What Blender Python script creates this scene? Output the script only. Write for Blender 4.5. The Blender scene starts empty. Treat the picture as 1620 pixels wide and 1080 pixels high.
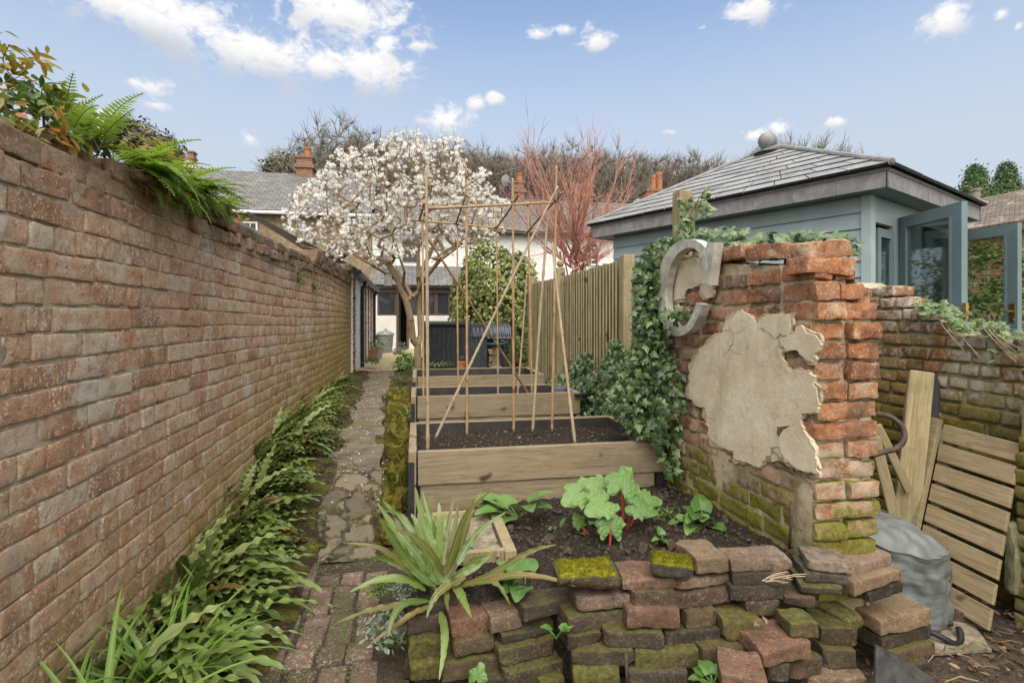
import bpy, bmesh, math, random
import numpy as np
from mathutils import Vector, Matrix

# ---------------------------------------------------------------- camera, world, sun, exposure
S = bpy.context.scene
COL = S.collection
H = 1.35                       # eye height above the near path
TH = math.radians(10.4)        # camera looks a little right of the garden's long axis (+Y)
FPX = 840.0
cam_d = bpy.data.cameras.new("camera")
cam_d.sensor_width = 36.0
cam_d.lens = FPX / 1620 * 36
cam_d.shift_y = -35 / 1620
cam_d.clip_start = 0.05
cam_d.clip_end = 1500
cam = bpy.data.objects.new("camera", cam_d)
cam.location = (0, 0, H)
cam.rotation_euler = (math.radians(90), 0, -TH)
COL.objects.link(cam)
S.camera = cam
S.view_settings.view_transform = 'Standard'
S.view_settings.look = 'None'
S.view_settings.exposure = 1.56
S.view_settings.gamma = 1.0
S.view_settings.use_curve_mapping = False
S.cycles.use_denoising = True
S.cycles.max_bounces = 6
S.cycles.transparent_max_bounces = 8

SUN_EL, SUN_AZ = math.radians(56), math.radians(188)   # azimuth clockwise from +Y: behind the viewer, to the left
sun_d = bpy.data.lights.new("sun", 'SUN')
sun_d.energy = 1.55
sun_d.angle = math.radians(65)
sun_d.color = (1.0, 0.93, 0.83)
sun = bpy.data.objects.new("sun", sun_d)
_sd = Vector((math.sin(SUN_AZ) * math.cos(SUN_EL), math.cos(SUN_AZ) * math.cos(SUN_EL), math.sin(SUN_EL)))
sun.rotation_euler = _sd.to_track_quat('Z', 'Y').to_euler()
sun.location = (-6, -8, 12)
COL.objects.link(sun)

class NT:
    """tiny node-graph helper"""
    def __init__(s, tree):
        s.t = tree; s.n = tree.nodes; s.l = tree.links; s.n.clear()
    def node(s, typ, **kw):
        n = s.n.new(typ)
        for k, v in kw.items(): setattr(n, k, v)
        return n
    def put(s, sock, v):
        if v is None: return
        if isinstance(v, bpy.types.NodeSocket): s.l.new(v, sock)
        elif isinstance(v, (tuple, list)) and len(v) == 3 and sock.type == 'RGBA': sock.default_value = (*v, 1)
        else: sock.default_value = v
    def math(s, op, a, b=None, c=None, clamp=False):
        n = s.node('ShaderNodeMath', operation=op, use_clamp=clamp)
        s.put(n.inputs[0], a); s.put(n.inputs[1], b); s.put(n.inputs[2], c)
        return n.outputs[0]
    def vmath(s, op, a, b=None):
        n = s.node('ShaderNodeVectorMath', operation=op)
        s.put(n.inputs[0], a); s.put(n.inputs[1], b)
        return n.outputs['Value'] if op in ('DOT_PRODUCT', 'LENGTH') else n.outputs[0]
    def pos(s): return s.node('ShaderNodeNewGeometry').outputs['Position']
    def obj(s): return s.node('ShaderNodeTexCoord').outputs['Object']
    def nrm(s): return s.node('ShaderNodeNewGeometry').outputs['Normal']
    def xyz(s, v):
        n = s.node('ShaderNodeSeparateXYZ'); s.put(n.inputs[0], v); return n.outputs
    def attr(s, name): return s.node('ShaderNodeAttribute', attribute_name=name).outputs['Fac']
    def scale(s, v, sc):
        n = s.node('ShaderNodeMapping'); s.put(n.inputs['Vector'], v); n.inputs['Scale'].default_value = sc; return n.outputs[0]
    def noise(s, sc, det=4, rough=.55, vec=None, dist=0):
        n = s.node('ShaderNodeTexNoise'); s.put(n.inputs['Vector'], vec if vec is not None else s.pos())
        n.inputs['Scale'].default_value = sc; n.inputs['Detail'].default_value = det
        n.inputs['Roughness'].default_value = rough; n.inputs['Distortion'].default_value = dist
        return n.outputs['Fac']
    def voro(s, sc, vec=None, feature='F1', out='Distance'):
        n = s.node('ShaderNodeTexVoronoi', feature=feature); s.put(n.inputs['Vector'], vec if vec is not None else s.pos())
        n.inputs['Scale'].default_value = sc
        return n.outputs[out]
    def ramp(s, fac, stops, interp='LINEAR'):
        n = s.node('ShaderNodeValToRGB'); s.put(n.inputs[0], fac); cr = n.color_ramp; cr.interpolation = interp
        while len(cr.elements) < len(stops): cr.elements.new(.5)
        for e, (p, c) in zip(cr.elements, stops):
            e.position = p; e.color = (*c, 1) if isinstance(c, (tuple, list)) else (c, c, c, 1)
        return n.outputs[0]
    def step(s, fac, lo, hi):
        n = s.node('ShaderNodeMapRange', interpolation_type='SMOOTHSTEP'); s.put(n.inputs[0], fac)
        n.inputs[1].default_value = lo; n.inputs[2].default_value = hi
        return n.outputs[0]
    def mix(s, fac, a, b, mode='MIX'):
        n = s.node('ShaderNodeMix', data_type='RGBA', blend_type=mode)
        s.put(n.inputs[0], fac); s.put(n.inputs[6], a); s.put(n.inputs[7], b)
        return n.outputs[2]
    def bump(s, h, strength=.4, dist=.01):
        n = s.node('ShaderNodeBump'); n.inputs['Strength'].default_value = strength; n.inputs['Distance'].default_value = dist
        s.put(n.inputs['Height'], h); return n.outputs[0]
    def pbsdf(s, col, rough=.8, normal=None, metal=0, spec=.3, **kw):
        n = s.node('ShaderNodeBsdfPrincipled')
        s.put(n.inputs['Base Color'], col); s.put(n.inputs['Roughness'], rough); s.put(n.inputs['Metallic'], metal)
        s.put(n.inputs['Specular IOR Level'], spec); s.put(n.inputs['Normal'], normal)
        for k, v in kw.items(): s.put(n.inputs[k.replace('_', ' ')], v)
        return n.outputs[0]
    def out(s, sh):
        o = s.node('ShaderNodeOutputMaterial'); s.l.new(sh, o.inputs['Surface'])

# sky: Nishita, with fair-weather cumulus laid out by compass direction and elevation
W = bpy.data.worlds.new("World"); S.world = W; W.use_nodes = True
w = NT(W.node_tree)
sky = w.node('ShaderNodeTexSky', sky_type='NISHITA', sun_disc=False)
sky.sun_elevation = SUN_EL; sky.sun_rotation = SUN_AZ
sky.air_density = 1.0; sky.dust_density = 1.6; sky.ozone_density = 1.0; sky.altitude = 60
gen = w.node('ShaderNodeTexCoord').outputs['Generated']
gx = w.xyz(gen)
az = w.math('ARCTAN2', gx[0], gx[1]); el = w.math('ARCSINE', gx[2])
CL = [  # x, y, half-width, half-height of each cloud in degrees of azimuth / elevation (taken from the photo at 1620 px)
    (400, 82, 150, 44, 1), (240, 22, 150, 38, 1), (585, 112, 60, 42, 1), (540, 22, 110, 38, 1), (330, 52, 60, 20, 1), (505, 105, 66, 26, .9),
    (610, 78, 24, 28, .9), (226, 134, 46, 15, .9), (168, 188, 46, 15, .8), (250, 166, 34, 12, .55), (706, 190, 34, 20, 1), (752, 164, 17, 10, .9), (782, 157, 14, 9, .9),
    (942, 64, 26, 15, 1), (855, 53, 26, 10, .8), (895, 48, 22, 8, .8), (1186, 14, 46, 20, 1), (1496, 31, 42, 24, 1), (1584, 22, 22, 12, .9), (392, 219, 24, 18, .6),
    (1195, 215, 26, 9, .9), (1232, 205, 18, 12, .9), (1325, 193, 20, 8, .8), (1057, 208, 20, 7, .7), (660, 72, 26, 9, .7), (1110, 44, 16, 6, .4), (1610, 42, 14, 10, .8),
]
nz = w.noise(17, 8, .62, w.scale(gen, (1, 1, 1.5)), .5)
nz2 = w.noise(52, 6, .62, w.scale(gen, (1, 1, 1.4)), .4)
nn = w.math('ADD', w.math('MULTIPLY', w.math('SUBTRACT', nz, .5), 3.0), w.math('MULTIPLY', w.math('SUBTRACT', nz2, .5), 1.5))
best = None; under = None
for cx, cy, hw, hh, wt in CL:
    a0 = math.atan((cx - 810) / FPX) + TH
    e0 = math.atan((505 - cy) / FPX * math.cos(a0 - TH))
    k = math.cos(a0 - TH) ** 2
    sx, sy = hw / FPX * k * 1.15, hh / FPX * math.cos(a0 - TH) * 1.15
    da = w.math('DIVIDE', w.math('SUBTRACT', az, a0), sx); de = w.math('DIVIDE', w.math('SUBTRACT', el, e0), sy)
    r2 = w.math('ADD', w.math('MULTIPLY', da, da), w.math('MULTIPLY', de, de))
    m = w.math('SUBTRACT', wt * 1.0, w.math('MINIMUM', w.math('SQRT', r2), 3.0))
    wgt = w.math('POWER', w.math('MAXIMUM', w.math('ADD', m, .7), 0.0), 3.0)
    lowm = w.math('MULTIPLY', wgt, w.math('MULTIPLY', de, -1.0 if hh > 24 else -.4))
    if best is None: best, under, wsum = m, lowm, wgt
    else:
        best = w.math('SMOOTH_MAX', best, m, .25); under = w.math('ADD', under, lowm); wsum = w.math('ADD', wsum, wgt)
under = w.math('DIVIDE', under, w.math('ADD', wsum, .001))
dens = w.step(w.math('ADD', best, nn), -.12, .8)
shade = w.step(w.math('ADD', under, w.math('MULTIPLY', nn, .45)), -.15, .8)
ccol = w.mix(shade, (4.3, 4.2, 4.15), (2.55, 2.7, 2.95))
# thin milky veil that whitens the sky towards the horizon
veil = w.step(el, .62, .22)
wisp = w.step(w.noise(3.2, 6, .62, w.scale(gen, (1, 1, 5)), .4), .5, .85)
skyc = w.mix(w.math('MULTIPLY', veil, .95), sky.outputs[0], (2.5, 2.83, 3.25))
skyc = w.mix(w.math('MULTIPLY', wisp, .12), skyc, (2.9, 3.0, 3.15))
# added fill light: unseen bright sky overhead and behind the viewer, lifting the walls
sky_fill = w.math('MAXIMUM', w.step(el, .62, .95), w.step(gx[1], -.1, -.6))
skyc = w.mix(w.math('MULTIPLY', sky_fill, .85), skyc, (6.8, 6.55, 6.2))
skyc = w.mix(dens, skyc, ccol)
bg = w.node('ShaderNodeBackground'); w.l.new(skyc, bg.inputs[0]); bg.inputs[1].default_value = 0.082
wo = w.node('ShaderNodeOutputWorld'); w.l.new(bg.outputs[0], wo.inputs[0])

# ---------------------------------------------------------------- geometry helpers
CT, ST = math.cos(TH), math.sin(TH)
def ray(px, py):
    x = (px - 810) / FPX
    return np.array([x * CT + ST, -x * ST + CT, -(py - 505) / FPX])
def P(px, py, d): return np.array([0, 0, H]) + d * ray(px, py)
def onX(px, py, X): r = ray(px, py); return np.array([0, 0, H]) + r * (X / r[0])
def onY(px, py, Y): r = ray(px, py); return np.array([0, 0, H]) + r * (Y / r[1])
def onZ(px, py, Z): r = ray(px, py); return np.array([0, 0, H]) + r * ((Z - H) / r[2])

rng = np.random.default_rng(7)
def U(a, b, n=None): return rng.uniform(a, b, n)

OFF = {}
class MB:
    """collects geometry; build() links it as ONE mesh object"""
    def __init__(s): s.v = []; s.q = []; s.t = []; s.lv = []; s.lu = []; s.n = 0; s.qm = []; s.tm = []
    def add(s, v, f, lv=.5, lu=.5, mi=0):
        v = np.asarray(v, dtype=np.float64).reshape(-1, 3); n = len(v)
        if isinstance(f, np.ndarray): fs = [f]
        else:
            fs = []
            q = [x for x in f if len(x) == 4]; t = [x for x in f if len(x) == 3]
            for x in f:
                if len(x) > 4:
                    for i in range(1, len(x) - 1): t.append((x[0], x[i], x[i + 1]))
            if q: fs.append(np.array(q))
            if t: fs.append(np.array(t))
        for a in fs:
            if a.shape[1] == 4: s.q.append(a + s.n); s.qm.append(np.full(len(a), mi))
            else: s.t.append(a + s.n); s.tm.append(np.full(len(a), mi))
        s.v.append(v); s.lv.append(np.broadcast_to(np.asarray(lv, float), (n,))); s.lu.append(np.broadcast_to(np.asarray(lu, float), (n,)))
        s.n += n
    def box(s, c, size, rot=0, lv=.5, mi=0):
        h = np.array(size) / 2
        v = np.array([[x, y, z] for x in (-1, 1) for y in (-1, 1) for z in (-1, 1)]) * h
        R = rotz(rot); s.add(v @ R.T + np.array(c), [(0, 1, 3, 2), (4, 6, 7, 5), (0, 4, 5, 1), (2, 3, 7, 6), (0, 2, 6, 4), (1, 5, 7, 3)], lv, mi=mi)
    def hexa(s, p, lv=.5, mi=0):  # 8 points: bottom ring 0-3 (ccw), top ring 4-7
        s.add(np.array(p), [(3, 2, 1, 0), (4, 5, 6, 7), (0, 1, 5, 4), (1, 2, 6, 5), (2, 3, 7, 6), (3, 0, 4, 7)], lv, mi=mi)
    def tube(s, pts, r, n=8, lv=.5, cap=True, mi=0):
        pts = np.asarray(pts, float); r = np.broadcast_to(np.asarray(r, float), (len(pts),))
        tang = np.gradient(pts, axis=0); tang /= np.linalg.norm(tang, axis=1)[:, None] + 1e-9
        ref = np.array([0, 0, 1.0]) if abs(tang[0][2]) < .9 else np.array([1.0, 0, 0])
        a = np.cross(tang[0], ref); a /= np.linalg.norm(a); rings = []
        for i in range(len(pts)):
            a = a - tang[i] * a.dot(tang[i]); a /= np.linalg.norm(a); b = np.cross(tang[i], a)
            ang = np.arange(n) * 2 * math.pi / n
            rings.append(pts[i] + r[i] * (np.cos(ang)[:, None] * a + np.sin(ang)[:, None] * b))
        v = np.concatenate(rings); f = []
        for i in range(len(pts) - 1):
            for j in range(n): f.append((i * n + j, i * n + (j + 1) % n, (i + 1) * n + (j + 1) % n, (i + 1) * n + j))
        if cap: f.append(tuple(range(n))[::-1]); f.append(tuple((len(pts) - 1) * n + j for j in range(n)))
        s.add(v, f, lv, mi=mi)
    def lathe(s, prof, c, n=24, lv=.5, mi=0):  # prof: (r, z)
        v = []; f = []
        for r, z in prof:
            for j in range(n):
                a = 2 * math.pi * j / n; v.append((c[0] + r * math.cos(a), c[1] + r * math.sin(a), c[2] + z))
        for i in range(len(prof) - 1):
            for j in range(n): f.append((i * n + j, i * n + (j + 1) % n, (i + 1) * n + (j + 1) % n, (i + 1) * n + j))
        s.add(v, f, lv, mi=mi)
    def prism(s, poly, ext, lv=.5, mi=0):  # poly: list of 3D points (planar), ext: vector
        poly = np.asarray(poly, float); n = len(poly); e = np.asarray(ext, float)
        bm = bmesh.new(); vs = [bm.verts.new(p) for p in poly]; fc = bm.faces.new(vs); fc.normal_update()
        tri = bmesh.ops.triangulate(bm, faces=[fc], ngon_method='EAR_CLIP')['faces']; bm.verts.index_update()
        tr = [tuple(x.index for x in f.verts) for f in tri]; bm.free()
        v = np.concatenate([poly, poly + e]); f = list(tr) + [tuple(i + n for i in t[::-1]) for t in tr]
        f += [(i, i + n, (i + 1) % n + n, (i + 1) % n) for i in range(n)]
        s.add(v, f, lv, mi=mi)
    def build(s, name, mat, parent=None, smooth=False, origin=None, fixn=False, sharp=None):
        v = np.concatenate(s.v)
        if parent is not None: off = OFF[parent.name]
        elif origin is not None: off = np.asarray(origin, float)
        else: off = np.array([v[:, 0].mean(), v[:, 1].mean(), v[:, 2].min()])
        me = bpy.data.meshes.new(name)
        q = np.concatenate(s.q) if s.q else np.zeros((0, 4), int); t = np.concatenate(s.t) if s.t else np.zeros((0, 3), int)
        me.vertices.add(len(v)); me.vertices.foreach_set('co', (v - off).ravel())
        li = np.concatenate([q.ravel(), t.ravel()]).astype(np.int32)
        me.loops.add(len(li)); me.loops.foreach_set('vertex_index', li)
        st = np.concatenate([np.arange(len(q)) * 4, len(q) * 4 + np.arange(len(t)) * 3]).astype(np.int32)
        me.polygons.add(len(st)); me.polygons.foreach_set('loop_start', st)
        mm = np.concatenate((s.qm or [np.zeros(0, int)]) + (s.tm or [np.zeros(0, int)])).astype(np.int32)
        me.update(calc_edges=True)
        me.polygons.foreach_set('material_index', mm)
        me.polygons.foreach_set('use_smooth', np.full(len(st), bool(smooth)))
        for nm, arr in (('lv', s.lv), ('lu', s.lu)):
            a = me.attributes.new(nm, 'FLOAT', 'POINT'); a.data.foreach_set('value', np.concatenate(arr).astype(np.float32))
        for m in (mat if isinstance(mat, (list, tuple)) else [mat]): me.materials.append(m)
        if fixn:
            bm = bmesh.new(); bm.from_mesh(me); bmesh.ops.recalc_face_normals(bm, faces=bm.faces); bm.to_mesh(me); bm.free()
        me.validate()
        if sharp: me.set_sharp_from_angle(angle=math.radians(sharp))
        o = bpy.data.objects.new(name, me); COL.objects.link(o)
        if parent is not None: o.parent = parent
        else: o.location = off
        OFF[o.name] = off
        return o

def tag(o, label=None, cat=None, group=None, kind=None):
    if label: o['label'] = label
    if cat: o['category'] = cat
    if group: o['group'] = group
    if kind: o['kind'] = kind
    return o
def thing(name, loc, label, cat, group=None):
    o = bpy.data.objects.new(name, None); COL.objects.link(o); o.location = tuple(float(x) for x in loc)
    o.empty_display_size = .1; OFF[o.name] = np.array(loc, float)
    return tag(o, label, cat, group)
def dup(o, loc, rz=0, sc=1.0, label=None):
    r = o.copy(); COL.objects.link(r); r.location = tuple(loc); r.rotation_euler = (0, 0, rz); r.scale = (sc, sc, sc)
    if label: r['label'] = label
    for ch in o.children:
        c = ch.copy(); COL.objects.link(c); c.parent = r
        for g in ch.children:
            d = g.copy(); COL.objects.link(d); d.parent = c
    return r

def rotz(a): c, s_ = math.cos(a), math.sin(a); return np.array([[c, -s_, 0], [s_, c, 0], [0, 0, 1.0]])
def rotx(a): c, s_ = math.cos(a), math.sin(a); return np.array([[1.0, 0, 0], [0, c, -s_], [0, s_, c]])
def roty(a): c, s_ = math.cos(a), math.sin(a); return np.array([[c, 0, s_], [0, 1.0, 0], [-s_, 0, c]])
_K = {}
def wob(p, sc, seed=0):
    """smooth pseudo-noise in about -1..1"""
    if seed not in _K:
        r = np.random.default_rng(1000 + seed); k = r.normal(size=(10, 3)); _K[seed] = (k, r.uniform(0, 6.28, 10))
    k, ph = _K[seed]
    return (np.sin(np.asarray(p) @ (k.T * sc) + ph)).sum(axis=-1) / 4.0
_T = {}
def cube_t(n):
    if n in _T: return _T[n]
    idx = {}; v = []; f = []
    def g(i, j, k):
        if (i, j, k) not in idx:
            idx[(i, j, k)] = len(v); v.append((2 * i / n[0] - 1, 2 * j / n[1] - 1, 2 * k / n[2] - 1))
        return idx[(i, j, k)]
    for i in range(n[0]):
        for j in range(n[1]):
            for k, fl in ((0, 1), (n[2], 0)):
                q = (g(i, j, k), g(i + 1, j, k), g(i + 1, j + 1, k), g(i, j + 1, k)); f.append(q[::-1] if fl else q)
    for i in range(n[0]):
        for k in range(n[2]):
            for j, fl in ((0, 0), (n[1], 1)):
                q = (g(i, j, k), g(i + 1, j, k), g(i + 1, j, k + 1), g(i, j, k + 1)); f.append(q[::-1] if fl else q)
    for j in range(n[1]):
        for k in range(n[2]):
            for i, fl in ((0, 1), (n[0], 0)):
                q = (g(i, j, k), g(i, j + 1, k), g(i, j + 1, k + 1), g(i, j, k + 1)); f.append(q[::-1] if fl else q)
    _T[n] = (np.array(v), np.array(f)); return _T[n]
def rbox(size, n=(6, 3, 3), r=.008, amp=.004, freq=30, seed=0, chips=0, cd=.016):
    """a worn block: rounded edges, lumpy faces"""
    t, f = cube_t(n); h = np.array(size) / 2
    r = min(r, h.min() * .6); p = np.empty_like(t)
    for i in range(3):   # the second ring of vertices sits just inside the edge, so the arris stays tight and the faces flat
        k = np.round((t[:, i] + 1) * n[i] / 2); p[:, i] = np.where(k == 0, -h[i], np.where(k == n[i], h[i], 0 if n[i] == 2 else (h[i] - 1.3 * r) * (2 * (k - 1) / max(1, n[i] - 2) - 1)))
    inner = np.clip(p, -(h - r), h - r); dl = p - inner
    L = np.linalg.norm(dl, axis=1)[:, None]; p = np.where(L > 1e-9, inner + dl / np.maximum(L, 1e-9) * np.minimum(L, r), p)
    for _ in range(chips):   # broken corners and arrises: cut the block with a few planes
        sg = rng.choice([-1, 1], 3).astype(float); w3 = rng.uniform(.15, 1, 3); w3[rng.integers(0, 3)] *= rng.choice([.1, .5, 1]); nn_ = sg * w3 / np.linalg.norm(w3)
        ex = p @ nn_ - ((sg * h) @ nn_ - rng.uniform(.25, 1) * cd); p = np.where((ex > 0)[:, None], p - ex[:, None] * nn_, p)
    o = rng.uniform(-50, 50, 3)
    d = np.stack([wob(p + o + 7 * i, freq, seed + i) for i in range(3)], 1) + .5 * np.stack([wob(p + o + 3 * i, freq * 2.7, seed + i + 3) for i in range(3)], 1)
    return p + d * amp, f

def scatter(mb, tv, tf, pos, R, sc, lv=None, lu=.5):
    tv = np.asarray(tv, float); N = len(pos); k = len(tv)
    sc = np.broadcast_to(np.asarray(sc, float), (N,))
    v = np.einsum('nij,kj->nki', R, tv) * sc[:, None, None] + pos[:, None, :]
    lvv = np.repeat(lv if lv is not None else U(0, 1, N), k)
    luu = np.tile(np.broadcast_to(np.asarray(lu, float), (k,)), N)
    base = (np.arange(N) * k)[:, None, None]; first = True
    for kk in (4, 3):
        ff = [x for x in tf if len(x) == kk]
        if not ff: continue
        fa = (np.array(ff)[None] + base).reshape(-1, kk)
        if first: mb.add(v.reshape(-1, 3), fa, lvv, luu); first = False
        else: (mb.q if kk == 4 else mb.t).append(fa + mb.n - N * k); (mb.qm if kk == 4 else mb.tm).append(np.zeros(len(fa), int))
def frames(z, y=None):
    """rotation matrices with local z along z and local y as close to y as possible"""
    z = z / (np.linalg.norm(z, axis=1)[:, None] + 1e-9)
    if y is None: y = rng.normal(size=z.shape)
    x = np.cross(y, z); x /= np.linalg.norm(x, axis=1)[:, None] + 1e-9
    return np.stack([x, np.cross(z, x), z], axis=2)
def rnd(n): v = rng.normal(size=(n, 3)); return v / np.linalg.norm(v, axis=1)[:, None]

def segs(mb, p0, p1, r0, r1, n=5, lv=.5):
    t = p1 - p0; L = np.linalg.norm(t, axis=1)[:, None]; t = t / (L + 1e-9)
    ref = np.where(np.abs(t[:, 2:3]) < .9, np.array([[0, 0, 1.0]]), np.array([[1.0, 0, 0]]))
    a = np.cross(t, ref); a /= np.linalg.norm(a, axis=1)[:, None]; b = np.cross(t, a)
    ang = np.arange(n) * 2 * math.pi / n
    c = np.cos(ang)[None, :, None] * a[:, None] + np.sin(ang)[None, :, None] * b[:, None]
    v = np.concatenate([p0[:, None] + c * r0[:, None, None], p1[:, None] + c * r1[:, None, None]], axis=1)
    N = len(p0); j = np.arange(n); q = np.stack([j, (j + 1) % n, (j + 1) % n + n, j + n], 1)
    mb.add(v.reshape(-1, 3), (q[None] + (np.arange(N) * 2 * n)[:, None, None]).reshape(-1, 4), np.repeat(np.broadcast_to(lv, (N,)), 2 * n))
def grow(trunks, targets, seg=.3, bend=.35, jit=.06, up=0):
    """a tree skeleton: every target is joined to the nearest wood already there"""
    pos = []; par = []; dr = []
    for tk in trunks:
        tk = [np.array(p, float) for p in tk]; last = -1
        if pos:
            dd = np.linalg.norm(np.array(pos) - tk[0], axis=1); last = int(dd.argmin())
        for i, p in enumerate(tk):
            if i == 0 and pos and np.linalg.norm(pos[last] - p) < .05: continue
            d0 = (p - pos[last]) if last >= 0 else np.array([0, 0, 1.0])
            pos.append(p); par.append(last); dr.append(d0 / (np.linalg.norm(d0) + 1e-9)); last = len(pos) - 1
    base = pos[0]; targets = targets[np.argsort(np.linalg.norm(targets - base, axis=1))]
    A = np.zeros((len(pos) + len(targets) * 14, 3)); A[:len(pos)] = pos; n = len(pos); tips = []
    dr = dr + [None] * (len(A) - n); par = par + [0] * (len(A) - n)
    for T in targets:
        dd = np.linalg.norm(A[:n] - T, axis=1); i = int(dd.argmin()); D = dd[i]
        if D < .02: continue
        k = int(min(12, max(1, round(D / seg)))); p0 = A[i].copy(); c = p0 + dr[i] * D * bend + np.array([0, 0, up * D]); last = i
        for s_ in range(1, k + 1):
            u = s_ / k; q = (1 - u) ** 2 * p0 + 2 * u * (1 - u) * c + u * u * T
            if s_ < k: q = q + rng.normal(size=3) * jit * D / k
            A[n] = q; par[n] = last; e = q - A[last]; dr[n] = e / (np.linalg.norm(e) + 1e-9); last = n; n += 1
        tips.append(last)
    A = A[:n]; par = np.array(par[:n]); cnt = np.zeros(n); cnt[tips] = 1
    for i in range(n - 1, 0, -1):
        if par[i] >= 0: cnt[par[i]] += max(cnt[i], .3)
    return A, par, cnt, np.array(tips), np.array(dr[:n])
def wood(mb, A, par, cnt, rt, pw=.45, n=5, rmax=9, rmin=0):
    r = np.clip(rt * np.maximum(cnt, .5) ** pw, rmin, rmax); k = par >= 0
    r0 = np.minimum(r[par[k]], r[k] * 1.6); segs(mb, A[par[k]], A[k], r0, r[k], n, lv=U(0, 1, k.sum()))
def spline(pts, n=6, closed=False):
    pts = np.asarray(pts, float); out = []; m = len(pts)
    for i in range(m if closed else m - 1):
        p0, p1, p2, p3 = (pts[(i + k) % m] if closed else pts[min(max(i + k, 0), m - 1)] for k in (-1, 0, 1, 2))
        for j in range(n):
            t = j / n; out.append(.5 * (2 * p1 + (p2 - p0) * t + (2 * p0 - 5 * p1 + 4 * p2 - p3) * t * t + (3 * p1 - p0 - 3 * p2 + p3) * t ** 3))
    if not closed: out.append(pts[-1])
    return np.array(out)
# ---------------------------------------------------------------- materials (all procedural)
MATS = {}
def M(name):
    m = bpy.data.materials.new(name); m.use_nodes = True; MATS[name] = m
    return m, NT(m.node_tree)

def patt(t, c):
    q = t.xyz(t.pos()); cb = t.node('ShaderNodeCombineXYZ'); t.put(cb.inputs[0], t.math('ADD', q[0], q[1])); t.put(cb.inputs[1], q[2])
    br = t.node('ShaderNodeTexBrick'); t.put(br.inputs['Vector'], cb.outputs[0]); br.inputs['Scale'].default_value = 1
    br.inputs['Brick Width'].default_value = .225; br.inputs['Row Height'].default_value = .075; br.inputs['Mortar Size'].default_value = .006
    return t.mix(br.outputs['Fac'], t.mix(.35, c, br.outputs['Color'], 'MULTIPLY'), (.30, .26, .20))
def brick_mat(name, cols, white=.3, spk=.5, ochre=0, pattern=False, wlo=.55, smear=0, streak=0, smz=.17, moss=None, mossamt=.0, dark=0, top=None, mosscol=((.07, .07, .022), (.14, .13, .036))):
    m, t = M(name); p = t.pos(); lv = t.attr('lv')
    n1 = t.noise(14, 5, .6); n2 = t.noise(90, 3, .6); n3 = t.noise(2.1, 4, .6); n4 = t.noise(5.5, 5, .65)
    f = t.math('ADD', lv, t.math('MULTIPLY', t.math('SUBTRACT', n1, .5), 1.5), clamp=True)
    k = len(cols) - 1
    c = t.ramp(f, [(i / k, col) for i, col in enumerate(cols)])
    c = t.mix(t.step(t.noise(38, 4, .7), .5, .78), c, tuple(x * .45 for x in cols[0]))
    if pattern: c = patt(t, c)
    c = t.mix(t.math('MULTIPLY', t.step(t.math('ADD', n2, t.math('MULTIPLY', t.math('SUBTRACT', t.noise(9, 3, .6), .5), .35)), .54, .66), spk), c, (.52, .45, .36))
    c = t.mix(t.math('MULTIPLY', t.step(t.math('ADD', n3, t.math('MULTIPLY', t.math('SUBTRACT', t.noise(24, 4, .75), .5), .7)), wlo, wlo + .15), white), c, (.46, .42, .35))
    if dark: c = t.mix(t.math('MULTIPLY', t.step(n4, .45, .65), dark), c, (.055, .05, .038))
    z = t.xyz(p)[2]
    if streak:   # damp streaks and lime bloom running down the face
        c = t.mix(t.math('MULTIPLY', t.step(t.noise(1, 6, .68, t.scale(p, (5, 5, .9))), .52, .70), streak), c, (.22, .185, .125))
        c = t.mix(t.math('MULTIPLY', t.step(t.noise(1, 6, .7, t.scale(p, (3.2, 3.2, 1.1)), .8), .56, .72), streak), c, (.50, .45, .36))
    if smear: c = t.mix(t.math('MULTIPLY', t.step(t.math('ADD', t.noise(7, 5, .7), t.math('MULTIPLY', t.step(z, .95, .5), smz)), .54, .62), smear), c, t.ramp(n1, [(.3, (.34, .28, .18)), (.7, (.50, .43, .31))]))
    if top: c = t.mix(t.math('MULTIPLY', t.step(t.math('ADD', z, t.math('MULTIPLY', t.math('SUBTRACT', n4, .5), .35)), top[0], top[1]), top[2]), c, (.085, .065, .045))
    if ochre:
        y = t.xyz(p)[1]
        o = t.math('MULTIPLY', t.step(t.math('ADD', t.math('SUBTRACT', t.math('MULTIPLY', y, .12), t.math('MULTIPLY', z, .5)), t.math('MULTIPLY', n4, .9)), .3, .95), ochre)
        c = t.mix(o, c, t.ramp(n1, [(.3, (.24, .17, .035)), (.7, (.34, .26, .075))]))
    if mossamt:
        a = t.math('ADD', t.math('MULTIPLY', t.step(z, moss[1], moss[0]), .42), t.math('ADD', t.math('MULTIPLY', n4, .45), t.math('MULTIPLY', t.noise(24, 5, .7), .32)))
        up = t.math('MULTIPLY', t.math('MAXIMUM', t.xyz(t.nrm())[2], 0), .16)
        mk = t.math('MULTIPLY', t.step(t.math('ADD', a, up), .56, .68), mossamt)
        c = t.mix(mk, c, t.ramp(t.noise(60, 3, .6), [(.3, mosscol[0]), (.7, mosscol[1])]))
    h = t.math('ADD', t.math('MULTIPLY', n1, .6), t.math('MULTIPLY', t.noise(120, 4, .7), .5))
    t.out(t.pbsdf(c, .92, t.bump(h, .75, .009), spec=.12)); return m

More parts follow.
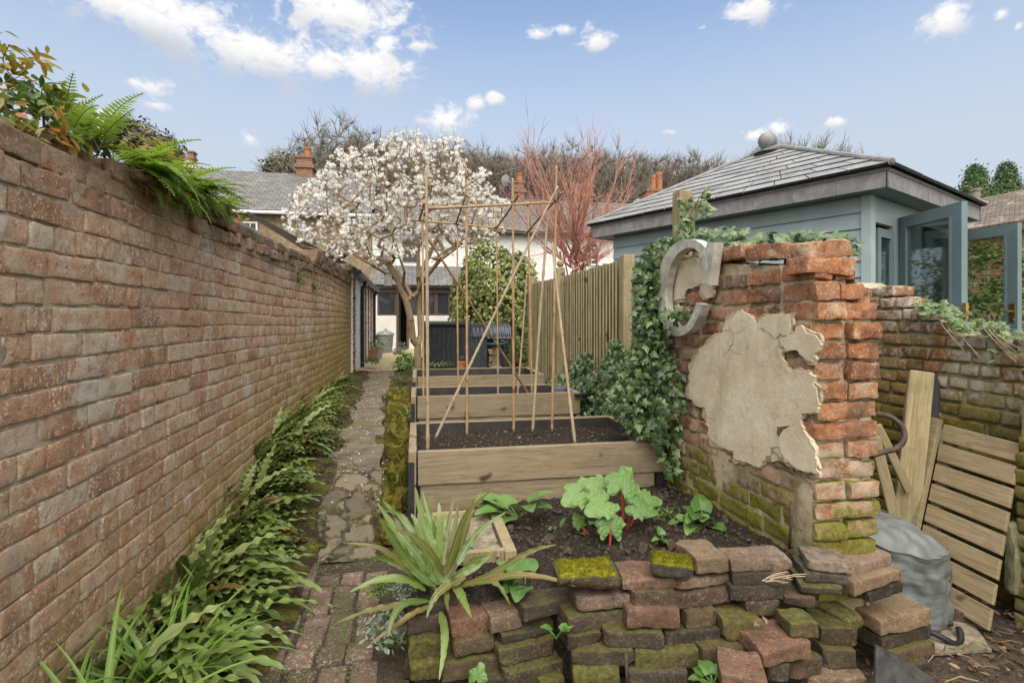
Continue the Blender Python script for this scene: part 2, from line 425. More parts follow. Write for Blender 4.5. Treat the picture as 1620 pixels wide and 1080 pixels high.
BR_UNUSED = [(.13, .052, .03), (.24, .095, .05), (.31, .135, .07), (.37, .17, .085)]
BR_OLD = brick_mat('brick_weathered_red', [(.29, .16, .095), (.385, .22, .13), (.44, .28, .175), (.46, .36, .26)], .85, .95, smear=.4, streak=.34, smz=.0, ochre=.85, top=(1.62, 1.95, .75), moss=(.1, .55), mossamt=.35)
BR_RUIN = brick_mat('brick_orange_crumbling', [(.13, .07, .04), (.26, .11, .055), (.36, .155, .075), (.31, .175, .10)], .3, .4, moss=(.2, .98), mossamt=.95, mosscol=((.085, .09, .015), (.20, .185, .03)), dark=.6, smear=.45)
BR_YARD = brick_mat('brick_mossy_limewashed', [(.12, .07, .035), (.20, .11, .05), (.27, .13, .06), (.25, .16, .08)], .95, .4, moss=(-.2, 2.25), mossamt=.85, dark=.2, wlo=.47, mosscol=((.10, .095, .018), (.20, .175, .035)))
BR_HOUSE = brick_mat('brick_house', [(.19, .085, .05), (.25, .115, .068), (.30, .15, .085)], .3, .2, pattern=True)
MC = ((.035, .04, .013), (.135, .128, .028))
LB = {
 'mossy': brick_mat('loose_brick_mossy', [(.05, .039, .026), (.078, .056, .036), (.115, .075, .047)], .1, .12, moss=(-.5, 1.2), mossamt=.75, dark=.5, mosscol=MC),
 'olive': brick_mat('loose_brick_olive', [(.042, .033, .022), (.068, .05, .032), (.105, .07, .043)], .1, .12, moss=(-.9, .9), mossamt=.6, dark=.5, mosscol=MC),
 'dark': brick_mat('loose_brick_dark', [(.03, .026, .02), (.046, .038, .028), (.07, .053, .038)], .08, .1, mosscol=MC, moss=(-1.0, .8), mossamt=.4, dark=.5),
 'red': brick_mat('loose_brick_red', [(.07, .048, .036), (.12, .068, .046), (.17, .09, .056)], .15, .15, moss=(-1.5, .3), mossamt=.25, dark=.4),
 'pink': brick_mat('loose_brick_pink', [(.12, .085, .06), (.165, .11, .078), (.22, .155, .11)], .25, .2, moss=(-1.5, .1), mossamt=.15, dark=.3),
 'buff': brick_mat('loose_brick_buff', [(.13, .095, .06), (.19, .135, .082), (.235, .15, .09)], .2, .2, moss=(-1.5, .5), mossamt=.35, dark=.35),
}
def simple(name, fn):
    m, t = M(name); fn(t); return m
def _mortar(c1, c2, moss=0, zlo=0, zhi=1):
    def fn(t):
        n = t.noise(30, 5, .65); c = t.ramp(n, [(.3, c1), (.7, c2)])
        c = t.mix(t.step(t.noise(6, 4, .6), .5, .7), c, tuple(x * .7 for x in c1))
        if moss:
            z = t.xyz(t.pos())[2]
            c = t.mix(t.math('MULTIPLY', t.step(t.math('ADD', t.math('MULTIPLY', t.step(z, zhi, zlo), .5), t.math('MULTIPLY', t.noise(7, 5, .65), .7)), .5, .66), moss), c, (.13, .13, .03))
        t.out(t.pbsdf(c, .95, t.bump(t.noise(150, 4, .7), .5, .006), spec=.1))
    return fn
MORTAR = simple('mortar_grey', _mortar((.29, .235, .16), (.44, .37, .27), .35, 0, .7))
MORTAR_B = simple('mortar_buff', _mortar((.38, .305, .19), (.55, .47, .33), .45, .1, .8))
MORTAR_M = simple('mortar_mossy', _mortar((.28, .25, .17), (.50, .47, .37), .6, .3, 2.6))
def _plaster(t):
    n = t.math('ADD', t.math('MULTIPLY', t.noise(6, 7, .72), .6), t.math('MULTIPLY', t.noise(1.6, 4, .6), .4)); c = t.ramp(n, [(.36, (.47, .395, .27)), (.5, (.63, .54, .385)), (.62, (.74, .67, .52))])
    pit = t.step(t.voro(60, t.scale(t.pos(), (1, 1, 1))), .26, .12)
    c = t.mix(t.math('MULTIPLY', t.math('MULTIPLY', pit, t.step(t.noise(5, 3, .5), .45, .62)), .6), c, (.20, .165, .11))
    c = t.mix(t.math('MULTIPLY', t.step(t.noise(11, 6, .75), .55, .75), .6), c, (.24, .22, .16))
    ck = t.voro(4.2, t.vmath('ADD', t.pos(), t.scale(t.node('ShaderNodeTexNoise').outputs['Color'], (.12, .12, .12))), 'DISTANCE_TO_EDGE')
    ck = t.math('MULTIPLY', t.step(ck, .010, .002), t.step(t.noise(2.7, 3, .5), .5, .58)); c = t.mix(t.math('MULTIPLY', ck, .8), c, (.15, .12, .08))
    c = t.mix(t.math('MULTIPLY', t.step(t.noise(1, 5, .65, t.scale(t.pos(), (9, 9, 1.6))), .52, .75), .45), c, (.27, .235, .155))
    z = t.xyz(t.pos())[2]
    c = t.mix(t.math('MULTIPLY', t.step(t.math('ADD', t.math('MULTIPLY', t.step(z, .8, .3), .4), t.math('MULTIPLY', t.noise(8, 4, .6), .6)), .55, .7), .6), c, (.16, .16, .05))
    t.out(t.pbsdf(c, .93, t.bump(t.math('ADD', t.noise(40, 5, .7), t.math('MULTIPLY', pit, -.5)), .4, .008), spec=.12))
PLASTER = simple('old_lime_render', _plaster)
def _wood(c1, c2, c3, grain=(40, 40, 3), green=0):
    def fn(t):
        v = t.scale(t.obj(), grain); n = t.noise(1, 6, .65, v, 1.2); c = t.ramp(n, [(.3, c1), (.5, c2), (.72, c3)])
        c = t.mix(t.math('MULTIPLY', t.step(t.noise(1, 3, .6, t.scale(t.obj(), tuple(g * 2.6 for g in grain)), .6), .56, .7), .5), c, tuple(x * .5 for x in c1))
        kn = t.noise(4.5, 2, .5, t.scale(t.obj(), (1.0, 1.0, 1.4)))
        c = t.mix(t.step(kn, .66, .73), c, tuple(x * .35 for x in c1))
        c = t.mix(t.math('MULTIPLY', t.step(t.noise(6, 4, .6), .5, .75), .45), c, tuple(x * .55 for x in c2))
        if green: c = t.mix(t.math('MULTIPLY', t.step(t.noise(5, 5, .65), .42, .68), green), c, (.15, .14, .045))
        t.out(t.pbsdf(c, .8, t.bump(n, .25, .004), spec=.2))
    return fn
TIMBER = simple('timber_bed', _wood((.16, .125, .08), (.25, .20, .13), (.31, .255, .175), (3, 60, 60)))
TIMBER_Y = simple('timber_bed_side', _wood((.16, .125, .08), (.25, .20, .13), (.31, .255, .175), (60, 3, 60)))
PALLETW = simple('timber_pallet', _wood((.17, .13, .075), (.27, .212, .128), (.34, .275, .175), (50, 3, 50), .25))
POSTW = simple('timber_post', _wood((.19, .15, .085), (.30, .24, .14), (.38, .315, .195), (50, 50, 3), .4))
FENCE_SHADE = simple('timber_fence_painted_shade', _wood((.07, .055, .025), (.12, .095, .045), (.16, .13, .065), (50, 50, 4), .3))  # darker fence timber: the shade between slats put into the colour
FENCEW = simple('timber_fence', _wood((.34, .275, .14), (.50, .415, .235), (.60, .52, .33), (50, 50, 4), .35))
CANE = simple('bamboo_cane', _wood((.23, .145, .075), (.36, .235, .125), (.45, .32, .18), (30, 30, 6)))
CANEG = simple('bamboo_cane_grey', _wood((.22, .165, .10), (.33, .26, .17), (.42, .34, .24), (30, 30, 6)))
def _soil(c1, c2, c3):
    def fn(t):
        n = t.noise(55, 5, .7); c = t.ramp(n, [(.3, c1), (.55, c2), (.74, c3)])
        c = t.mix(t.step(t.noise(130, 2, .5), .68, .74), c, (.20, .16, .11))
        t.out(t.pbsdf(c, .95, t.bump(t.math('ADD', n, t.noise(18, 4, .7)), .9, .02), spec=.1))
    return fn
SOIL = simple('dark_soil', _soil((.018, .014, .011), (.042, .034, .027), (.085, .07, .055)))
DIRT = simple('trodden_dirt', _soil((.045, .036, .027), (.095, .076, .056), (.16, .13, .095)))
def _ground(t):
    n = t.noise(1.2, 6, .65); c = t.ramp(n, [(.3, (.05, .045, .028)), (.6, (.075, .075, .03)), (.8, (.06, .085, .02))])
    t.out(t.pbsdf(c, .95, t.bump(t.noise(25, 5, .7), .7, .03), spec=.1))
GROUND = simple('garden_ground', _ground)
def _mossy(t):
    n = t.noise(9, 6, .7); n2 = t.noise(60, 4, .7); c = t.ramp(n2, [(.3, (.025, .02, .014)), (.7, (.075, .06, .042))])
    c = t.mix(t.step(n, .44, .56), c, t.ramp(n2, [(.3, (.05, .052, .014)), (.7, (.15, .135, .03))]))
    t.out(t.pbsdf(c, .95, t.bump(t.math('ADD', n2, n), .9, .02), spec=.08))
MOSSYSOIL = simple('mossy_soil', _mossy)
def _concrete(t):
    n = t.noise(7, 6, .7); c = t.ramp(n, [(.3, (.10, .083, .06)), (.5, (.18, .15, .11)), (.72, (.25, .215, .16))])
    c = t.mix(t.math('MULTIPLY', t.step(t.noise(3.2, 5, .65), .5, .68), .7), c, (.13, .125, .045))
    cr = t.voro(1.7, t.vmath('ADD', t.pos(), t.scale(t.node('ShaderNodeTexNoise').outputs['Color'], (.35, .35, .35))), 'DISTANCE_TO_EDGE')
    c = t.mix(t.math('MULTIPLY', t.step(cr, .014, .004), t.step(t.noise(1.7, 3, .5), .46, .6)), c, (.05, .043, .03))
    c = t.mix(t.math('MULTIPLY', t.step(t.noise(160, 2, .5), .62, .72), .5), c, (.30, .27, .22))
    t.out(t.pbsdf(c, .88, t.bump(t.math('ADD', t.noise(45, 5, .7), t.noise(9, 5, .7)), .9, .02), spec=.2))
CONCRETE = simple('mossy_concrete', _concrete)
def _crazy(t):
    v = t.vmath('ADD', t.pos(), t.scale(t.node('ShaderNodeTexNoise').outputs['Color'], (.16, .16, .16)))
    e = t.voro(6.5, v, 'DISTANCE_TO_EDGE'); cc = t.xyz(t.voro(6.5, v, out='Color'))[0]; n = t.noise(22, 5, .7)
    c = t.ramp(t.math('ADD', t.math('MULTIPLY', cc, .6), t.math('MULTIPLY', n, .5), clamp=True), [(.2, (.10, .083, .06)), (.5, (.165, .137, .10)), (.85, (.225, .187, .137))])
    c = t.mix(t.step(e, .055, .018), c, t.ramp(t.noise(9, 3, .6), [(.4, (.035, .03, .02)), (.6, (.09, .09, .025))]))
    t.out(t.pbsdf(c, .9, t.bump(t.math('ADD', t.step(e, .02, .12), t.math('MULTIPLY', n, .35)), .9, .02), spec=.15))
CRAZY = simple('broken_stone_path', _crazy)
BR_PATH = brick_mat('brick_path', [(.085, .066, .05), (.13, .096, .075), (.165, .112, .09), (.205, .135, .108)], .2, .4, moss=(-1.5, .6), mossamt=.4, dark=.55)
def _gravel(t):
    vo = t.voro(55, out='Color'); c = t.ramp(t.xyz(vo)[0], [(0, (.26, .19, .10)), (.5, (.40, .31, .18)), (1, (.52, .44, .30))])
    t.out(t.pbsdf(c, .9, t.bump(t.voro(55), .8, .02), spec=.2))
GRAVEL = simple('golden_gravel', _gravel)
def leafm(name, cols, rough=.42, trans=.3, rib=None, edge=None):
    m, t = M(name); lv = t.attr('lv'); n = t.noise(9, 3, .6)
    f = t.math('ADD', lv, t.math('MULTIPLY', t.math('SUBTRACT', n, .5), .35), clamp=True); k = len(cols) - 1
    c = t.ramp(f, [(i / k, col) for i, col in enumerate(cols)])
    if rib: c = t.mix(t.step(t.attr('lu'), .9, 1.0), c, rib)
    if edge: c = t.mix(t.math('MULTIPLY', t.step(t.attr('lu'), .3, .05), t.step(t.noise(20, 3, .6), .4, .55)), c, edge)
    b = t.pbsdf(c, rough, t.bump(t.noise(70, 3, .6), .25, .004), spec=.45)
    tr = t.node('ShaderNodeBsdfTranslucent'); t.put(tr.inputs[0], t.mix(.5, c, (.25, .32, .03), 'ADD') if trans > .3 else c)
    mx = t.node('ShaderNodeMixShader'); mx.inputs[0].default_value = trans
    t.l.new(b, mx.inputs[1]); t.l.new(tr.outputs[0], mx.inputs[2]); t.out(mx.outputs[0]); return m
HART = leafm('harts_tongue_leaf', [(.08, .13, .025), (.145, .215, .046), (.215, .285, .08), (.31, .36, .16)], .26, .2, rib=(.22, .26, .09))
HARTB = leafm('harts_tongue_leaf_browning', [(.045, .08, .013), (.075, .11, .019), (.105, .12, .026), (.18, .085, .026)], .33, .15, rib=(.24, .24, .09), edge=(.22, .10, .035))
STRAP = leafm('strap_leaf', [(.09, .17, .02), (.14, .25, .035), (.19, .31, .06)], .35, .28)
POLY = leafm('polypody_frond', [(.085, .16, .018), (.15, .26, .03), (.22, .32, .045)], .45, .35)
IVY = leafm('ivy_leaf', [(.028, .06, .024), (.055, .10, .036), (.09, .145, .05), (.17, .23, .09)], .34, .14, rib=(.13, .18, .07))
IVYH = leafm('ivy_hedge_leaf', [(.07, .105, .022), (.14, .19, .04), (.23, .27, .06), (.38, .37, .10)], .36, .2)
RHUB = leafm('rhubarb_leaf', [(.07, .15, .03), (.11, .21, .05), (.16, .265, .075)], .42, .22, rib=(.30, .34, .15))
ARUM = leafm('arum_leaf', [(.06, .14, .03), (.10, .20, .045), (.15, .26, .07)], .32, .22, rib=(.17, .27, .10))
LAMI = leafm('dead_nettle_leaf', [(.07, .11, .045), (.20, .25, .16), (.42, .46, .37)], .5, .2)
SHRUBO = leafm('shrub_leaf_copper', [(.11, .15, .025), (.19, .20, .03), (.30, .15, .03), (.38, .14, .04)], .38, .35)
SHRUBG = leafm('shrub_leaf_green', [(.05, .10, .02), (.10, .17, .03), (.17, .24, .05)], .42, .25)
EVERG = leafm('evergreen_leaf', [(.04, .05, .028), (.065, .08, .042), (.10, .115, .06)], .55, .1)
YEW = leafm('conifer_leaf', [(.035, .07, .022), (.065, .12, .035), (.11, .17, .05)], .5, .12)
PETAL = leafm('magnolia_petal', [(.80, .77, .70), (.87, .85, .80), (.9, .89, .86)], .5, .3)
BUDM = leafm('magnolia_bud', [(.20, .16, .08), (.30, .26, .13), (.16, .12, .07)], .6, .1)
def _moss(c1, c2, c3):
    def fn(t):
        n = t.noise(45, 4, .7); c = t.ramp(n, [(.3, c1), (.5, c2), (.72, c3)])
        t.out(t.pbsdf(c, .95, t.bump(t.noise(220, 4, .7), .9, .008), spec=.08))
    return fn
MOSS = simple('yellow_green_moss', _moss((.08, .08, .008), (.19, .18, .014), (.31, .275, .03)))
MOSSD = simple('olive_moss', _moss((.05, .047, .014), (.125, .11, .022), (.22, .19, .04)))
def bark(name, c1, c2, c3, sc=(14, 14, 4)):
    def fn(t):
        n = t.noise(1, 5, .65, t.scale(t.pos(), sc)); c = t.ramp(n, [(.3, c1), (.52, c2), (.72, c3)])
        c = t.mix(t.math('MULTIPLY', t.attr('lv'), .3), c, c3)
        t.out(t.pbsdf(c, .9, t.bump(n, .5, .01), spec=.1))
    return simple(name, fn)
BARK_MAG = bark('magnolia_bark', (.15, .105, .06), (.25, .185, .11), (.33, .265, .17))
BARK_FAR = bark('winter_bark', (.13, .11, .085), (.19, .165, .13), (.25, .22, .175))  # lightened bark: haze of distance put into the colour
BARK_RED = bark('coral_bark', (.27, .115, .09), (.44, .20, .155), (.50, .32, .25))
BARK_DK = bark('dark_stem', (.05, .035, .02), (.10, .07, .04), (.16, .12, .07))
def flat(name, col, rough=.6, metal=0, spec=.35, var=.25, sc=12, bump=.15, **kw):
    def fn(t):
        n = t.noise(sc, 5, .65); c = t.mix(t.step(n, .35, .7), tuple(x * (1 - var) for x in col), tuple(min(1, x * (1 + var * .6)) for x in col))
        c = t.mix(t.math('MULTIPLY', t.step(t.noise(sc * .35, 5, .7), .55, .75), var), c, tuple(x * .55 for x in col))
        t.out(t.pbsdf(c, t.math('ADD', rough - .1, t.math('MULTIPLY', n, .2)), t.bump(t.noise(sc * 6, 4, .7), bump, .004), metal, spec, **kw))
    return simple(name, fn)
LINER = flat('black_liner', (.042, .04, .038), .6)
ZINC = flat('weathered_zinc_letter', (.44, .425, .36), .65, .0, var=.3, sc=16)
CREAMP = flat('flaking_cream_paint', (.62, .60, .52), .6)
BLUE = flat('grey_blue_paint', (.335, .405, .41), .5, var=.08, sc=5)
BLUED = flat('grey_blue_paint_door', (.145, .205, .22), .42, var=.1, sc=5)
LEAD = flat('lead_sheet', (.235, .23, .23), .6, .0, var=.25, sc=9)
RUST = flat('rusty_iron', (.085, .058, .05), .65, .3, var=.4, sc=40, bump=.5)
BRASS = flat('brass', (.55, .37, .10), .3, .9)
BAG = flat('grey_woven_plastic', (.135, .147, .145), .42, var=.12, sc=22, spec=.45)
BLACKP = flat('black_rubber', (.02, .02, .021), .5)
SLATE_T = flat('slate_offcut', (.05, .048, .047), .65, var=.35, sc=20)
STONE = flat('pale_stone', (.235, .205, .14), .85, var=.45, sc=14, bump=.4)
CONCP = flat('concrete_post', (.33, .31, .27), .9, var=.3, sc=18, bump=.5)
WHITEW = flat('white_painted_wall', (.72, .71, .68), .85, var=.12, sc=4, bump=.4)
WHITEP = flat('white_paint', (.78, .78, .76), .5, var=.05)
RENDERC = flat('cream_render', (.60, .58, .52), .85, var=.1, sc=3)
BROWNF = flat('brown_window_frame', (.085, .05, .04), .5)
DARKIN = flat('dark_interior', (.02, .019, .018), .8)
BLACKT = flat('black_stained_timber', (.028, .030, .034), .6, var=.35, sc=20)
STEEL = flat('corrugated_steel', (.16, .18, .21), .4, .7, var=.2)
TEAL = flat('teal_glazed_bowl', (.03, .115, .115), .35)
TERRA = flat('terracotta', (.40, .15, .07), .75, var=.25)
POTGREY = flat('grey_plastic_pot', (.20, .215, .235), .5)
GALV = flat('galvanised_bin', (.26, .27, .26), .45, .5)
LOGM = flat('split_log', (.38, .25, .12), .85, var=.4, sc=30)
BLACKG = flat('black_gutter', (.02, .021, .023), .4)
DISHM = flat('grey_dish', (.30, .29, .29), .5)
STRAWM = flat('dry_stalk', (.36, .27, .17), .85, var=.3)
LEAFL = leafm('dead_leaf', [(.08, .05, .028), (.16, .10, .055), (.27, .19, .115)], .8, .1)
PETALF = flat('fallen_petal', (.75, .72, .66), .7, var=.1)
STALKR = flat('rhubarb_stalk', (.34, .06, .045), .4, var=.3, sc=40)
LOCHRE = flat('cottage_stone', (.27, .205, .125), .9, var=.3, sc=9, bump=.5)
def _slates(sx, sz, c1, c2, lich=.3):
    def fn(t):
        br = t.node('ShaderNodeTexBrick'); t.put(br.inputs['Vector'], t.node('ShaderNodeUVMap').outputs[0])
        br.inputs['Scale'].default_value = 1; br.inputs['Brick Width'].default_value = sx; br.inputs['Row Height'].default_value = sz
        br.inputs['Mortar Size'].default_value = .012; br.inputs['Color1'].default_value = (*c1, 1); br.inputs['Color2'].default_value = (*c2, 1); br.inputs['Mortar'].default_value = (.03, .03, .03, 1)
        c = t.mix(t.math('MULTIPLY', t.step(t.noise(2.5, 6, .75), .5, .68), lich), br.outputs[0], (.33, .30, .22))
        t.out(t.pbsdf(c, .7, t.bump(t.math('SUBTRACT', t.noise(30, 4, .6), br.outputs[1]), .5, .03), spec=.3))
    return fn
SLATE_H = simple('grey_slate_roof', _slates(.3, .2, (.17, .165, .16), (.115, .115, .115), .35))
SLATE_B = simple('brown_slate_roof', _slates(.3, .22, (.15, .135, .12), (.11, .10, .09), .3))
TILE_R = simple('lichened_tile_roof', _slates(.18, .12, (.17, .13, .095), (.12, .095, .07), 1.0))
def _glass(t):
    g = t.node('ShaderNodeBsdfGlossy'); g.inputs['Roughness'].default_value = .02
    tr = t.node('ShaderNodeBsdfTransparent'); tr.inputs[0].default_value = (.86, .9, .88, 1)
    fr = t.node('ShaderNodeFresnel'); fr.inputs[0].default_value = 1.5; mx = t.node('ShaderNodeMixShader')
    t.put(mx.inputs[0], t.math('ADD', t.math('MULTIPLY', fr.outputs[0], .8), .05)); t.l.new(tr.outputs[0], mx.inputs[1]); t.l.new(g.outputs[0], mx.inputs[2]); t.out(mx.outputs[0])
GLASS = simple('window_glass', _glass)
DGLASS = simple('dark_window_glass', lambda t: t.out(t.pbsdf((.03, .033, .035), .06, spec=.6)))
# ---------------------------------------------------------------- ground, path
def sm(a, b, x): u = np.clip((x - a) / (b - a), 0, 1); return u * u * (3 - 2 * u)
_PY = [-50, 1.5, 3.0, 3.6, 3.8, 4.3, 5, 9, 10, 16, 21, 32]; _PZ = [-.02, 0, .08, .27, .33, .38, .40, .47, .46, .37, .30, .30]
def pz(y): return np.interp(y, _PY, _PZ)
def G(x, y):
    x = np.asarray(x, float); y = np.asarray(y, float); z = pz(y)
    yard = sm(1.5, 1.7, x) * (1 - sm(3.0, 3.15, y)); z = z * (1 - yard) + (-.10) * yard
    front = sm(-.1, .1, x) * (1 - sm(1.9, 2.0, y)) * (1 - sm(1.5, 1.7, x)); z = z * (1 - front) + (-.09) * front
    hill = sm(34, 100, y); z = z + hill * 13 * (1 - .65 * sm(5, 75, x)) * (1 - .5 * sm(-5, -70, x))
    return z
gxs = np.unique(np.concatenate([np.linspace(-220, -6, 24), np.linspace(-6, -1.5, 12), np.linspace(-1.5, 3.4, 99), np.linspace(3.4, 12, 20), np.linspace(12, 220, 24)]))
gys = np.unique(np.concatenate([np.linspace(-60, .5, 14), np.linspace(.5, 5, 91), np.linspace(5, 26, 60), np.linspace(26, 110, 30), np.linspace(110, 420, 12)]))
X, Y = np.meshgrid(gxs, gys, indexing='ij')
Zg = G(X, Y) - .075 + .012 * wob(np.stack([X, Y, X * 0], -1), 3.1) * (np.abs(X) < 8)
def gridfaces(a, b): i, j = np.meshgrid(np.arange(a - 1), np.arange(b - 1), indexing='ij'); k = (i * b + j).ravel(); return np.stack([k, k + b, k + b + 1, k + 1], 1)
mb = MB(); mb.add(np.stack([X, Y, Zg], -1).reshape(-1, 3), gridfaces(*X.shape)); tag(mb.build('ground', GROUND, smooth=True, origin=(0, 0, 0)), kind='structure')

def strip(name, mat, ylist, xl, xr, nz=.006, nx=14, lift=.0, seed=0, kind='structure', zf=None):
    ys = np.array(ylist); V = []
    for y in ys:
        a, b = xl(y), xr(y)
        for u in np.linspace(0, 1, nx): V.append((a + (b - a) * u, y, 0))
    V = np.array(V); V[:, 2] = (zf or (lambda x, y: pz(y)))(V[:, 0], V[:, 1]) + lift + nz * wob(V, 7, seed)
    mb = MB(); mb.add(V, gridfaces(len(ys), nx)); o = mb.build(name, mat, smooth=True, origin=(0, 0, 0)); return tag(o, kind=kind)
PLX = lambda y: float(np.interp(y, [1, 2.0, 4.2, 6, 8.7, 9.6], [-.58, -.56, -.60, -.66, -.74, -.8]))
PRX = lambda y: float(np.interp(y, [1, 2.2, 3.3, 5, 6, 8.7, 9.6], [-.17, -.19, -.2, -.28, -.33, -.33, -.3]))
JY = np.array([3.78, 4.42, 5.02, 5.75, 6.3, 7.1, 7.9, 8.6, 9.35]); JO = rng.uniform(-.012, .010, 9); JT = rng.uniform(-.02, .02, 9)
def slabz(x, y):
    yy = y + .05 * np.sin(x * 7 + y); k = np.clip(np.searchsorted(JY, yy) - 1, 0, 7); gap = np.abs(yy[:, None] - JY[None]).min(1)
    return pz(y) + JO[k] + JT[k] * (x + .4) - .022 * np.exp(-(gap / .012) ** 2)
strip('concrete_path', CONCRETE, np.linspace(3.78, 9.35, 420), lambda y: PLX(y) + .02 * math.sin(y * 9) * math.sin(y * 2.1), lambda y: PRX(y) + .015 * math.sin(y * 11), .006, 22, .0, zf=slabz)
# broken lower slab between the step and the brick paving
strip('broken_stone_path', CRAZY, np.linspace(2.92, 3.775, 40), PLX, PRX, .016, 20, -.008, 3)
strip('gravel_path', GRAVEL, np.linspace(9.35, 21.5, 60), lambda y: -1.0, lambda y: float(np.interp(y, [9.3, 10, 14, 22], [-.3, -.25, .3, .6])), .012, 20, .005, 2)
# brick paving at the near end of the path (real bricks laid flat in a bed of soil)
mb = MB(); y = .9; row = 0
while y < 2.9:
    L = .222 if row % 3 else .112
    for k in range(4):
        x0 = -.60 + k * .113 + (.02 if row % 2 else 0)
        if k == 0 and row % 2:    # outer bricks turned across the path
            for h in range(2):
                s_ = (.15, .105, .065); v, f = rbox(s_, (6, 5, 2), .007, .0035, 22, 3)
                yc = y + .056 + h * .112; mb.add(v @ rotz(U(-.05, .05)).T + [x0 + .02, yc, pz(yc) - .03 + U(-.006, .006)], f, U(0, 1))
            if L < .2: pass
            continue
        if x0 > -.19: continue
        s_ = (.104, L - .011, .065); v, f = rbox(s_, (5, 8, 2), .007, .0035, 22, 4); yc = y + L / 2
        mb.add(v @ (rotz(U(-.03, .03)) @ rotx(.05)).T + [x0 + .05 + U(-.004, .004), yc, pz(yc) - .03 + U(-.006, .006)], f, U(0, 1))
    y += L if not (row % 2) else .224
    row += 1
tag(mb.build('brick_path', BR_PATH, smooth=True), kind='structure')
# soil and moss between bricks and along both path edges
strip('path_soil', DIRT, np.linspace(.6, 2.95, 60), lambda y: -.85, lambda y: -.02, .01, 30, -.014, 5)
strip('border_soil', MOSSYSOIL, np.linspace(.6, 9.2, 120), lambda y: -1.05, lambda y: PLX(y) + .05 + .035 * math.sin(y * 7) * math.sin(y * 2.3), .014, 12, .008, 6)
strip('edge_soil', MOSSYSOIL, np.linspace(2.9, 9.2, 90), lambda y: PRX(y) - .03 - .03 * math.sin(y * 6), lambda y: .05, .014, 10, .0, 8)

# ---------------------------------------------------------------- long brick wall on the left
def wall_top(y): return 1.35 + float(np.interp(y, [.5, 1.5, 2.15, 3, 4.5, 6, 9], [.485, .495, .55, .565, .595, .62, .64]))
XW = -1.03
wl = thing('garden_wall', (XW - .11, 4.7, 0), 'long weathered red brick garden wall running down the left side of the path', 'wall')
mb = MB(); top = MB(); pitch = .0765; Y0, Y1 = .45, 9.05
nC = int(2.1 / pitch)
for c in range(nC):
    z = -.08 + (c + .5) * pitch; y = Y0 + U(-.1, 0); hdr = c % 4 == 1
    while y < Y1:
        L = (.108 if rng.random() < .75 else .22) if hdr else (.222 if rng.random() < .78 else .11)
        L *= U(.95, 1.05); yc = y + L / 2
        if z < wall_top(yc) - .05:
            near = yc < 3.6
            zz = z + .008 * math.sin(yc * 1.3 + c * .25) + U(-.003, .003) + .012 * math.sin(yc * .55)
            lean = .012 * math.sin(yc * .9 + 1) * (z - .6)
            v, f = rbox((.10, L - U(.005, .010), .0765 - U(.005, .010)), (3, 10 if near else 5, 6 if near else 3), .0032, .0022 if near else .0016, 60, 2)
            mb.add(v @ (rotz(U(-.02, .02)) @ rotx(U(-.012, .012))).T + [XW - .051 + U(-.0025, .003) + lean, yc, zz], f, np.clip(.5 + .25 * rng.normal(), 0, 1))
        y += L
mb.build('brickwork', BR_OLD, wl, smooth=True)
# two coping courses laid across the wall, loose and uneven
mb = MB()
for k in range(2):
    y = Y0
    while y < Y1:
        L = [.115, .225][k] * U(.95, 1.1) if rng.random() < .8 else .16; yc = y + L / 2; zt = wall_top(yc) - .035 - .072 * (1 - k) * 1 + .005
        if y > .9 and rng.random() < .03 and k == 1: y += L; continue
        ex = 0
        v, f = rbox((.235, L - U(.008, .016), .068), (9, 8, 5), .007, .005, 32, 6)
        mb.add(v @ (rotz(U(-.04, .04)) @ rotx(U(-.05, .05)) @ roty(U(-.03, .03))).T + [XW - .115 + U(-.014, .012), yc, zt + U(-.008, .008) + ex], f, U(0, .8))
        y += L
mb.build('coping', BR_OLD, wl, smooth=True)
mb = MB(); ys = np.linspace(Y0, Y1, 300); zs = np.linspace(-.12, 1.92, 70)
YY, ZZ = np.meshgrid(ys, zs, indexing='ij'); XX = XW - .0062 + .0020 * wob(np.stack([YY * 0, YY, ZZ], -1), 21, 5) + .0015 * wob(np.stack([YY * 0, YY, ZZ], -1), 60, 6) + .012 * np.sin(YY * .9 + 1) * (ZZ - .6)
ZZ = np.minimum(ZZ, np.vectorize(wall_top)(YY) - .10)
mb.add(np.stack([XX, YY, ZZ], -1).reshape(-1, 3), gridfaces(*YY.shape))
pts = []
for y in np.linspace(Y0, Y1, 40): pts += [(XW - .22, y, -.12), (XW - .22, y, wall_top(y) - .04), (XW - .03, y, wall_top(y) - .045)]
mb.add(np.array(pts), gridfaces(40, 3)); mb.build('mortar', MORTAR, wl, smooth=True)
# taller rough pier where the wall ends
pr = thing('brick_pier', (XW - .08, 6.9, .45), 'taller end pier of the left wall with a pale block on top', 'brick pier')
mb = MB()
z = 0
for c in range(6):
    y = 5.75 + c * .08
    while y < 8.95:
        L = .22 * U(.9, 1.05); v, f = rbox((.24, L - .014, .066), (4, 5, 3), .01, .006, 24, 9)
        mb.add(v + [XW - .10 + U(-.008, .008), y + L / 2, 1.94 + c * .074 * .55], f, U(.1, .7)); y += L
    if c > 2: break
mb.build('brickwork', BR_OLD, pr, smooth=True)
mb = MB(); v, f = rbox((.3, .34, .12), (6, 6, 4), .02, .012, 12, 3); mb.add(v + [XW - .1, 8.75, 2.16], f); mb.build('cap_block', STONE, pr, smooth=True)

